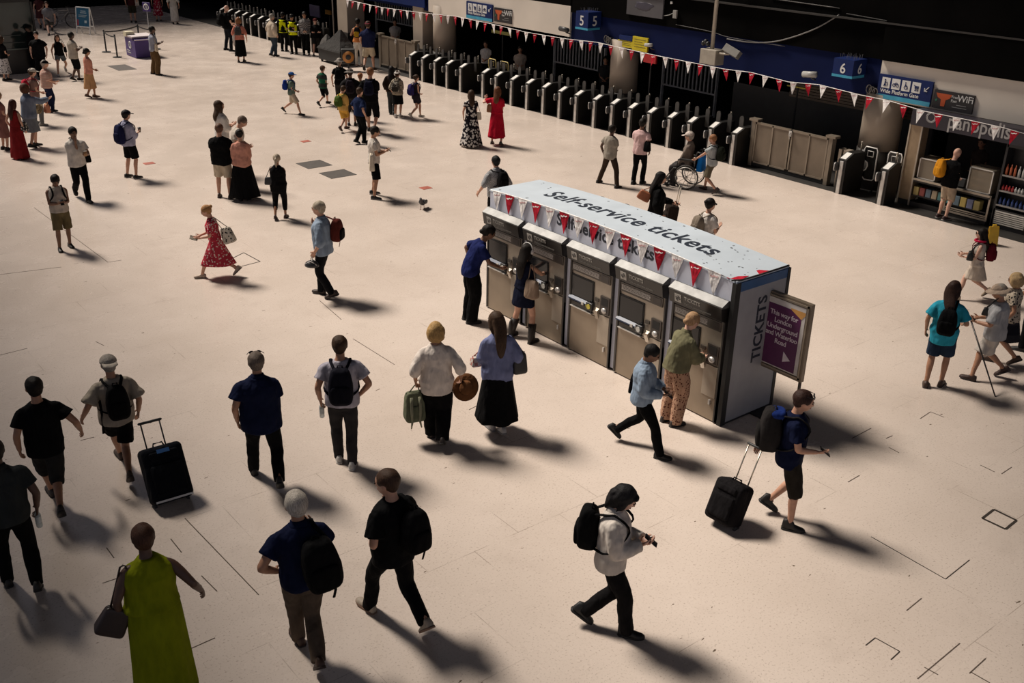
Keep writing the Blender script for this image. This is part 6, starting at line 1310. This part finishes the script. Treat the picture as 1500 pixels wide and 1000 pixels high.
# wheelchair group
wc = G(1006, 273); A_ = math.radians(287); d = Vector((wc.x, wc.y, 0)).normalized(); wf = Vector((d.x*math.cos(A_) + d.y*math.sin(A_), -d.x*math.sin(A_) + d.y*math.cos(A_), 0)); wz = math.atan2(-wf.x, wf.y)
t = thing('wheelchair', 'black folding wheelchair pushed towards the gates', 'wheelchair', wc, wz); FM = plain('chair frame', (.05, .048, .046), .35, .5); WM = plain('wheel tyre', (.03, .026, .022), .6)
for sd in (-1, 1):
    c = Vector((sd*.29, -.05, .30)); mb = MB(); mb.tube([c + Vector((0, .29*math.cos(q), .29*math.sin(q))) for q in [2*PI*k/26 for k in range(27)]], .018, 6, (1, 0, 0)); w_ = mb.build('wheel', WM, t, True)
    mb = MB(); 
    for k in range(10): mb.cyl(c, c + Vector((0, .28*math.cos(2*PI*k/10), .28*math.sin(2*PI*k/10))), .005, 4)
    mb.cyl(c - Vector((.03, 0, 0)), c + Vector((.03, 0, 0)), .03, 10); mb.build('spokes', plain('spoke steel', (.35, .33, .3), .4, .5), w_)
    mb = MB(); mb.tube([c + Vector((sd*.035, .25*math.cos(q), .25*math.sin(q))) for q in [2*PI*k/22 for k in range(23)]], .009, 5, (1, 0, 0)); mb.build('push_rim', STEELB, t, True)
    mb = MB(); c2 = Vector((sd*.25, .42, .09)); mb.tube([c2 + Vector((0, .07*math.cos(q), .07*math.sin(q))) for q in [2*PI*k/14 for k in range(15)]], .020, 6, (1, 0, 0)); mb.cyl(c2, c2 + Vector((0, -.03, .18)), .014, 6); mb.build('caster', WM, t, True)
    mb = MB(); mb.tube([(sd*.23, -.42, .92), (sd*.23, -.27, .93), (sd*.23, -.24, .88), (sd*.23, -.20, .46), (sd*.23, .30, .48), (sd*.20, .50, .20), (sd*.16, .56, .12)], .016, 8); mb.tube([(sd*.25, -.20, .70), (sd*.25, .20, .70), (sd*.25, .22, .48)], .016, 8); mb.build('side_frame', FM, t, True)
    mb = MB(); mb.box((sd*.25, .0, .725), (.06, .34, .03), None, 0, .01); mb.build('armrest', BLACK, t); mb = MB(); mb.box((sd*.11, .58, .11), (.16, .16, .02)); mb.build('footrest', BLACK, t)
mb = MB(); mb.box((0, .05, .47), (.44, .44, .06), None, 0, .02); mb.build('seat', cloth(BK), t); mb = MB(); mb.box((0, -.22, .72), (.44, .04, .42), Matrix.Rotation(.08, 3, 'X'), 0, .015); mb.build('backrest', cloth(BK), t)
P = person('person in a pale cap sitting in the wheelchair', (1015, 211), 287, pos=wc + wf*.02, az=math.degrees(math.atan2(wf.y, wf.x)), h=1.62, sex='f', sk='light', top=('shirt', (.16, .13, .11), dict(hem=.0)), bot=('trousers', (.05, .045, .045)), hair=('short', GY), hat=('cap', (.55, .47, .42)), stance='sit', arms=('lap', 'lap'), seat=.58, shoe=BK)
b_ = bag(P, 'shopping_bag', 'bright blue bag hanging on the back of the wheelchair', 'bag', (.01, .15, .50), (.0, -.36, .70), (.20, .07, .23), (.0, -.26, .96), round_=.3)
mb = MB(); mb.tube([(0, .02, .08), (0, .055, -.05)], [.01, .01], 5)
P = person('ginger-haired person in shorts pushing the wheelchair, with a dark rucksack', (1040, 195), 290, feet=[(1046, 286), (1030, 277)], sk='light', top=('tee', (.36, .38, .38), dict(loose=.02)), bot=('shorts', (.13, .11, .075), dict(len=.48)), hair=('short', (.24, .11, .05)), arms=('push', 'push'), hp=.2, shoe=(.04, .02, .015))
backpack(P, 'dark green black rucksack on the person pushing the wheelchair', (.014, .017, .012), (.14, .11, .21), .31)
# behind the kiosk
P = person('dark-haired woman in black with a suitcase behind the kiosk', (966, 252), 78, h=1.66, hidden=True, sex='f', sk='light', top=('jacket', BK, dict(loose=.02)), bot=('trousers', BK), hair=('longest', (.010, .008, .008)), arms=((.10, .36, 1.08), 'hangc'), hp=.2)
phone(P, 0, 'phone held by the woman in black behind the kiosk'); bag(P, 'shoulder_bag', 'tan orange bag behind the woman in black with suitcase', 'bag', (.32, .11, .05), (-.02, -.27, 1.25), (.13, .07, .10), (-.10, -.04, 1.43), tilt=.4, yaw=1.2, leather=True)
suitcase('small dark suitcase beside the woman in black behind the kiosk', G(979, 337), P['rotz'], (.34, .24, .52), (.02, .014, .012), .10, .42, None, True)
P = person('girl with a black bun, white top and grey-brown backpack behind the kiosk', (1040, 291), 48, h=1.60, hidden=True, sex='f', sk='light', top=('tee', WH, dict(loose=.02)), bot=('trousers', CH_), hair=('bun', (.010, .008, .008)), arms=('hangc', 'phone'), glasses=True)
backpack(P, 'grey-brown backpack on the girl with a black bun', (.20, .165, .13), (.13, .10, .20), .32)
P = person('boy with black hair in a grey check shirt at the left end of the kiosk', (727, 229), 335, h=1.62, hidden=True, sk='light', top=('shirt', cloth((.30, .30, .30), 'check', (.20, .20, .21), 40), dict(sleeve=1.1, loose=.02)), bot=('trousers', BK), hair=('short', (.008, .007, .007)), arms=('wide', 'hang'))
backpack(P, 'black backpack on the boy at the left end of the kiosk', BK, (.12, .10, .19), .35, .06)
P = person('brown-haired head just showing above the kiosk roof', (880, 289), 60, h=1.62, hidden=True, sk='light', top=('tee', CH_), bot=('trousers', BK), hair=('short', BR))
P = person('dark cap top just showing above the kiosk roof', (915, 300), 60, h=1.62, hidden=True, sk='tan', top=('tee', BK), bot=('trousers', BK), hair=('short', DK), hat=('cap', BK))
# --- right side
P = person('woman with long black hair in cream top and skirt walking left at the right', (1436, 328), 268, feet=[(1441, 436), (1398, 438)], sex='f', sk='fair', top=('sleeveless', (.52, .46, .40)), bot=('skirt', (.50, .43, .36), dict(hem=.50, flare=.07)), hair=('longest', DK), glasses=True, arms=((.14, .30, 1.10), (.10, .30, 1.10)), shoe=(.32, .25, .18))
backpack(P, 'dark red backpack on the woman in cream walking left', (.10, .008, .016), (.13, .10, .20), .33)
bag(P, 'shoulder_bag', 'black crossbody bag at the front of the woman in cream', 'bag', BK, (-.19, .17, 1.06), (.10, .06, .10), (-.05, .02, 1.44), leather=True)
mb = MB(); mb.tube([Vector(P['hd'](.10*math.cos(a), -.01 + .11*math.sin(a), -.155)) for a in [2*PI*k/16 for k in range(17)]], .025, 8, (0, 0, 1)); mb.scale(P['s']).build('scarf', cloth((.42, .012, .05)), P['obj'], True)
P = person('woman in a turquoise tunic and dark shorts standing with her back turned', (1366, 407), 4, feet=[(1356, 564), (1378, 563)], sex='f', sk='tan', top=('tee', (.025, .27, .38), dict(loose=.022, hem=-.17, sleeve=.8)), bot=('shorts', (.018, .030, .055), dict(len=.46)), hair=('long', (.03, .014, .010)), hy=28, arms=('hang', (.24, .20, 1.04)), shoe=(.05, .025, .016), fat=1.02)
backpack(P, 'black backpack on one shoulder of the woman in turquoise', BK, (.14, .10, .21), .26, .03, straps=(0, 1))
P = person('old man in a beige sun hat walking left with a cane', (1442, 406), 272, feet=[(1464, 552), (1418, 556)], sk='tan', top=('tee', (.33, .33, .34), dict(loose=.03, sleeve=.85, hem=-.09)), bot=('shorts', (.46, .42, .38), dict(len=.50)), hair=('short', GY), hat=('sun', (.34, .26, .20)), arms=((.13, .30, 1.10), (.10, .28, 1.10)), hp=.2, lean=.06, shoe=(.035, .014, .009))
bag(P, 'camera_case', 'small black camera case on the chest of the old man with a cane', 'camera case', BK, (-.07, .20, 1.20), (.05, .045, .065), (-.04, .06, 1.45), leather=True)
a = hand_at(P, 0); b = G(1458, 581); mb = MB(); mb.tube([b, a - (b-a).normalized()*.02], [.010, .013], 8); mb.tube([a + Vector((0, 0, .0)) - wf*0, a + P['fw']*.05 + Vector((0, 0, .02)), a + P['fw']*-.06 + Vector((0, 0, .025))], .014, 8); tag(mb.build('walking_cane', plain('dark cane', (.015, .011, .009), .4), None, True), 'dark walking cane held by the old man in sun hat', 'cane')
P = person('blonde woman in a patterned top and navy skirt walking beside the old man', (1467, 394), 275, feet=[(1482, 536), (1444, 527)], sex='f', sk='tan', top=('tee', cloth((.40, .34, .27), 'floral', (.02, .018, .02), 24)), bot=('skirt', cloth((.010, .010, .016), 'stripe', (.02, .02, .025), 1), dict(hem=.50, flare=.05)), hair=('bob', (.42, .29, .15)), arms=('hangc', 'front'), hp=.25, shoe=(.05, .025, .015))
bag(P, 'tote_bag', 'pale straw tote carried low by the blonde woman at the right', 'bag', (.42, .33, .24), off(P, 0, 0, .03, -.30), (.14, .07, .11), off(P, 0))
P = person('person in black cut off by the right edge of the view', (1512, 385), 270, feet=[(1522, 508), (1492, 513)], sk='tan', top=('shirt', BK, dict(loose=.03)), bot=('trousers', BK), hair=('afro', DK), h=1.72, arms=('back', 'fwd'))
P = person('bald man in black tee and beige shorts at the bakery counter', (1388, 215), 30, feet=[(1376, 318), (1386, 322)], az=-12, sk='fair', top=('tee', BK, dict(loose=.025, hem=-.1)), bot=('shorts', (.42, .33, .24), dict(len=.52)), hair=None, arms=('front', 'front'), hp=.2, shoe=dict(c=(.03, .012, .012), sole=(.3, .28, .26)))
backpack(P, 'orange rucksack on the left shoulder of the bald man', (.60, .25, .018), (.13, .10, .22), .33, -.16, straps=(1, 0), trim=(.62, .27, .02))
P = person('shop assistant in dark clothes behind the bakery counter', (0, 0), 0, pos=(22.85, 11.35, 0), az=180, h=1.66, sex='f', sk='brown', top=('tee', (.03, .022, .02)), bot=('trousers', BK), hair=('bun', DK), arms=('front', 'front'))
# --- left side
P = person('man in a white polo holding a coffee and touching his chin', (97, 183), 163, feet=[(131, 297), (112, 288)], sk='brown', top=('polo', (.50, .46, .42)), bot=('trousers', BK), hair=('short', DK), arms=((.14, .26, 1.16), 'face'), shoe=DK, hp=.15)
cup(P, 0, 'paper coffee cup with pale lid held by the white polo man'); bag(P, 'shoulder_bag', 'black bag at the hip of the white polo man', 'bag', BK, (-.25, -.04, .98), (.06, .10, .13), (.08, .0, 1.46))
P = person('man in a sleeveless white top and khaki shorts looking down at a phone', (92, 252), 168, feet=[(104, 362), (89, 368)], sk='brown', top=('sleeveless', (.40, .35, .30), dict(hem=-.03)), bot=('shorts', (.13, .10, .05), dict(len=.50)), hair=('short', DK), arms=('phone', 'phone'), hp=.55, shoe=DK)
backpack(P, 'black backpack on the man in khaki shorts', BK, (.15, .10, .20), .28); phone(P, 1, 'phone of the man in khaki shorts')
P = person('man in a dark cap and lilac shirt with a navy backpack holding a cup', (189, 161), 55, feet=[(189, 259), (202, 261)], sk='light', top=('shirt', (.30, .30, .40), dict(loose=.02, sleeve=1.5)), bot=('shorts', BK, dict(len=.46)), hair=('short', DK), hat=('cap', (.010, .010, .014)), arms=('hangc', 'phone'), shoe=dict(c=BK, sole=(.3, .28, .26)))
backpack(P, 'navy backpack on the man in the dark cap', (.010, .012, .045), (.145, .10, .25), .26); cup(P, 1, 'small dark cup held by the man in the dark cap', (.03, .03, .03), .03, (.10, .07, .05))
P = person('woman in a pink blouse and tan skirt looking right', (123, 70), 78, feet=[(130, 144), (141, 142)], sex='f', sk='tan', top=('blouse', (.50, .22, .16), dict(loose=.01)), bot=('skirt', (.42, .24, .12), dict(hem=.34, flare=.02)), hair=('lowbun', DK), arms=('front', 'front'), glasses=True, shoe=(.13, .07, .05))
phone(P, 0, 'phone held low by the woman in pink blouse')
P = person('man in grey tee and dark shorts holding up a phone behind the pink blouse', (111, 46), 62, feet=[(108, 119), (118, 117)], sk='dark', top=('tee', (.34, .30, .25), dict(loose=.02, hem=-.10)), bot=('shorts', BK, dict(len=.58)), hair=('short', DK), arms=('phone', 'phone'), shoe=DK); phone(P, 1, 'phone held up by the man in grey tee and dark shorts')
P = person('man in a blue striped top and brown trousers standing by the information desk', (226, 38), 80, feet=[(226, 108), (233, 110)], sk='dark', top=('tee', cloth((.45, .45, .46), 'stripe', (.05, .07, .16), 18), dict(sleeve=.8)), bot=('wide', (.11, .065, .03)), hair=('short', DK), arms=('phone', 'phone'), shoe=DK)
bag(P, 'tote_bag', 'beige tote with dark lettering on the striped top man', 'bag', (.48, .41, .32), (.24, .05, 1.02), (.13, .05, .15), (.17, -.02, 1.43), 'check', (.38, .32, .24))
P = person('man in a black tee walking towards the camera at the upper left', (62, 44), 190, feet=[(68, 112), (58, 116)], sk='fair', top=('tee', BK, dict(loose=.03, hem=-.12)), bot=('trousers', BK), hair=('short', DK), arms=('hang', 'hang'))
P = person('woman with long hair, black top and denim shorts walking towards the camera', (83, 46), 172, feet=[(97, 106), (86, 112)], sex='f', sk='light', top=('sleeveless', BK), bot=('shorts', (.10, .115, .125), dict(len=.28)), hair=('long', BR), arms=('hang', 'hang'), shoe=(.45, .42, .38))
bag(P, 'shoulder_bag', 'black bag hanging at the side of the woman in denim shorts', 'bag', BK, (-.26, -.06, 1.0), (.06, .08, .11), (-.15, -.02, 1.42))
P = person('man in a grey tee and charcoal shorts near the bicycle', (72, -14), 185, feet=[(77, 46), (72, 52)], sk='fair', top=('tee', (.16, .16, .175), dict(loose=.02)), bot=('shorts', (.05, .048, .045), dict(len=.42)), hair=('short', BR), arms=('hang', 'front'), h=1.75)
P = person('woman in a dark dress with a pale sash beside the grey tee man', (60, -12), 185, feet=[(66, 44), (60, 42)], sex='f', sk='fair', top=('dress', cloth((.06, .02, .022)), dict(skirt=.55, sleeve=.4)), bot=('none', BK), hair=('long', BR), arms=('front', 'hang'), h=1.66)
P = person('man in black with a cap walking left in front of the glass booth', (44, 30), 275, foot=(54, 107), sk='dark', top=('shirt', BK, dict(loose=.03)), bot=('trousers', BK), hair=('short', DK), hat=('cap', BK), h=1.72, stance='stepL')
P = person('man in a black cap and pink striped shirt among the crowd at the left', (68, 87), 82, feet=[(72, 165), (79, 163)], sk='light', top=('tee', cloth((.46, .36, .30), 'stripe', (.42, .20, .16), 9), dict(loose=.03, sleeve=.85)), bot=('trousers', (.010, .014, .040)), hair=('short', GY), hat=('cap', BK), arms=('front', 'phonelow'), shoe=(.015, .008, .006), fat=1.15)
P = person('person in a white cap and red backpack in the crowd at the left', (50, 99), 72, feet=[(53, 180), (64, 184)], sex='f', sk='light', top=('tee', (.20, .12, .10)), bot=('trousers', (.16, .155, .15)), hair=('short', BR), hat=('cap', (.50, .46, .40)), arms=('front', 'front'), shoe=(.25, .23, .21))
backpack(P, 'red backpack on the person in a white cap', (.38, .016, .035), (.13, .10, .19), .33)
P = person('woman in a denim shirt pointing while holding a straw hat', (34, 120), 68, feet=[(48, 218), (55, 213)], sex='f', sk='light', top=('shirt', (.14, .165, .22), dict(loose=.03, hem=-.08)), bot=('skirt', (.15, .165, .185), dict(hem=.45, flare=.07)), hair=('bob', (.08, .032, .016)), arms=((.12, .26, 1.06), (.12, .50, 1.30)), hp=-.15, shoe=DK, fat=1.1)
straw_hat(P, 0, 'pale straw hat held by the woman in denim shirt', (.42, .31, .18), -.02)
bag(P, 'paper_bag', 'cream and red paper bag hanging from the pointing woman', 'bag', (.50, .36, .22), off(P, 1, -.04, -.12, -.26), (.09, .06, .12), off(P, 1, 0, -.08, -.02), 'stripe', (.45, .05, .03))
P = person('woman in a long dark red dress in the crowd at the left edge', (18, 146), 42, foot=(32, 232), sex='f', sk='light', top=('dress', cloth((.17, .012, .014)), dict(skirt=.04, flare=.09, sleeve=0, folds=.12)), bot=('none', BK), hair=('longest', (.045, .014, .009)), arms=('hangc', 'hang'))
bag(P, 'tote_bag', 'black and white patterned tote on the woman in dark red', 'bag', (.03, .03, .03), (.25, .02, .98), (.12, .06, .13), (.16, -.02, 1.42), 'floral', (.45, .42, .38))
P = person('blonde woman in a dusky pink dress behind the dark red dress', (11, 133), 62, foot=(10, 219), sex='f', sk='light', top=('dress', cloth((.22, .10, .085)), dict(skirt=.40, flare=.08, sleeve=.6)), bot=('none', BK), hair=('long', (.36, .22, .12)), arms=('front', 'front'))
P = person('woman in a black top and black and white floral skirt at the left edge', (5, 52), 55, feet=[(8, 118), (14, 117)], sex='f', sk='light', top=('tee', BK), bot=('skirt', cloth((.46, .44, .44), 'floral', (.02, .02, .025), 18), dict(hem=.28, flare=.06)), hair=('long', BR), arms=('hangc', 'front'))
# --- by the far gates
P = person('woman in an orange top and slim white trousers before the far luggage gate', (524, 27), 8, foot=(526, 97), sex='f', sk='tan', top=('sleeveless', (.68, .25, .08)), bot=('trousers', (.62, .57, .50), dict(w=.9)), hair=('short', DK), arms=('strap', 'front'), shoe=(.4, .3, .25))
backpack(P, 'black and yellow backpack on the woman in white trousers', (.012, .012, .014), (.12, .09, .19), .36, trim=(.45, .26, .02))
P = person('man in a navy polo, red cap and beige shorts before the far luggage gate', (537, 30), 14, feet=[(534, 105), (548, 102)], sk='light', top=('polo', (.012, .016, .05), dict(loose=.03)), bot=('shorts', (.50, .42, .30), dict(len=.46)), hair=('short', BR), hat=('capback', (.12, .02, .03)), arms=('hangc', 'front'), fat=1.12, shoe=(.05, .03, .02)); 
h = P['hands'][1][0]; mb = MB(); mb.box((0, 0, 0), (.24, .01, .30), Matrix.Rotation(-.9, 3, 'X')); tag(mb.build('paper_sheet', plain('white paper', (.6, .57, .52), .6), None, False, W(P, (h.x+.06, h.y+.05, h.z))), 'sheet of white paper held by the man in red cap', 'paper').rotation_euler.z = P['rotz']
P = person('person in black tee and shorts with folded arms before the far gates', (463, 24), 172, feet=[(468, 78), (460, 82)], sk='fair', top=('tee', BK, dict(loose=.03)), bot=('shorts', CH_, dict(len=.46)), hair=('short', (.12, .03, .02)), hat=('capback', (.07, .012, .012)), arms=('cross', 'cross'), fat=1.2, shoe=(.02, .012, .012))
P = person('man in a grey check shirt standing before the far gates', (449, 27), 182, foot=(449, 80), sk='tan', top=('shirt', cloth((.30, .28, .27), 'check', (.06, .06, .06), 22), dict(loose=.02)), bot=('trousers', BK), hair=('short', DK), arms=('front', 'front'), h=1.74)
YV = (.62, .66, .008)
for lab, hd_, f_, an, ar in (('station worker in a yellow vest, left one of the pair by the far gates', (421, 18), (417, 75), 25, ('hangc', 'front')), ('station worker in a yellow vest, right one of the pair, arms folded', (431, 21), (431, 79), 200, ('cross', 'cross'))):
    P = person(lab, hd_, an, foot=f_, sk='tan', top=('jacket', BK), bot=('trousers', BK), hair=('short', DK), hat=('cap', BK), arms=ar, shoe=BK); s_ = P['s']; mb = MB(); rg = []
    for z in (-.06, .05, .15, .28, .38, .46, .51):
        rx, ry, yo = sec_at('m', z); c, th = P['spine'](z); k_ = 1 if z < .44 else .8; rg.append([c + Vector((max(rx, .165)*k_*1.0*math.cos(2*PI*j/20) + .038*math.cos(2*PI*j/20), yo + (ry+.040)*math.sin(2*PI*j/20), 0)) for j in range(20)])
    mb.loft(rg); mb.scale(s_).build('safety_vest', cloth(YV), P['obj'], True); mb = MB(); c, th = P['spine'](.10); mb.tube([c + Vector((0, 0, -.025)), c + Vector((0, 0, .025))], [(.207, .148)]*2, 20, (1, 0, 0), caps=False); mb.scale(s_).build('reflective_band', plain('reflective band', (.55, .55, .50), .3), P['obj'], True)
P = person('grey-haired man in a cream jacket and jeans before the far gates', (402, 20), 62, feet=[(398, 83), (405, 82)], sk='light', top=('jacket', (.50, .42, .33), dict(loose=.035, hem=-.10)), bot=('trousers', (.035, .048, .065)), hair=('short', GY), shoe=(.02, .015, .012), arms=('hangc', 'hangc'), fat=1.1)
P = person('woman with ginger hair, orange collar and long black skirt at the far gates', (351, 25), 12, feet=[(350, 91), (358, 90)], sex='f', sk='light', top=('elbow', (.50, .18, .13)), bot=('skirt', BK, dict(top=.24, hem=.24, flare=.05)), hair=('bob', GI), arms=('hangc', 'hang'), shoe=(.03, .018, .014))
backpack(P, 'dark grey rucksack on the woman with ginger hair', (.05, .05, .05), (.13, .09, .17), .34)
bag(P, 'jacket', 'pale jacket carried over the arm of the ginger-haired woman', 'jacket', (.52, .46, .42), (-.22, -.02, .95), (.06, .06, .34), off(P, 0), round_=.7)
P = person('bald man in black carrying a black rucksack at the far gates', (340, 7), 60, feet=[(332, 73), (340, 75)], sk='fair', top=('tee', BK), bot=('trousers', (.010, .012, .016)), hair=None, arms=('front', 'phonelow'))
backpack(P, 'large black rucksack on the bald man at the far gates', BK, (.15, .12, .24), .30)
P = person('person in a maroon top and olive shorts at the dark far end', (196, -22), 5, foot=(196, 33), sk='light', top=('tee', (.05, .012, .014)), bot=('shorts', (.03, .028, .018)), hair=('short', DK), h=1.7)
bag(P, 'carrier_bag', 'white carrier bag beside the person in olive shorts', 'bag', (.45, .40, .36), (.26, 0, 1.0), (.11, .06, .16), off(P, 1))
P = person('woman in a red floral dress behind the information sign', (232, -24), 185, foot=(233, 31), sex='f', sk='light', top=('dress', cloth((.22, .012, .03), 'floral', (.45, .35, .33), 14), dict(skirt=.30, flare=.10, sleeve=.6)), bot=('none', BK), hair=('long', BR), h=1.66)
P = person('woman in a long white skirt at the dark far end', (257, -22), 5, foot=(257, 35), sex='f', sk='light', top=('elbow', (.45, .42, .38)), bot=('skirt', (.55, .52, .48), dict(hem=.14, flare=.02)), hair=('long', DK), h=1.68)
# --- beyond the gates, in the dark
for lab, px, X, h_, tc, an in (('person in a pale top beyond the far luggage gate', (570, 28), 24.6, 1.7, (.42, .38, .34), 180), ('person in a white shirt bending beyond the first near gates', (665, 64), 23.9, 1.55, WH, 200), ('person in a beige vest beyond the yellow-outlined paddles', (731, 70), 23.9, 1.62, (.42, .34, .27), 185), ('person in dark clothes beyond the gates left of the yellow notice column', (888, 82), 24.4, 1.7, (.03, .03, .03), 185)):
    q = PXX(px[0], px[1], X); d_ = ray(*px); kk = (h_-CH)/d_.z; pos_ = Vector((d_.x*kk, d_.y*kk, 0))
    person(lab, px, an, pos=(max(22.95, pos_.x), pos_.y, 0), h=h_, sk='tan', top=('tee', tc), bot=('trousers', BK), hair=('short', DK), arms=('front', 'front'))
# ------------------------------------------------------------------ light
sd = bpy.data.lights.new('sun', 'SUN'); sd.energy = 5.5; sd.angle = math.radians(15); sd.color = (1.0, .90, .79)
so = bpy.data.objects.new('sun', sd); COL.objects.link(so)
tr = Vector((.31, -.955, -1.32)).normalized(); so.rotation_euler = tr.to_track_quat('-Z', 'Y').to_euler()
w = bpy.data.worlds.new('world'); scene.world = w; w.use_nodes = True
bg = w.node_tree.nodes['Background']; bg.inputs['Color'].default_value = (.74, .74, .86, 1); bg.inputs['Strength'].default_value = .30
bpy.data.scenes.remove(TMP)
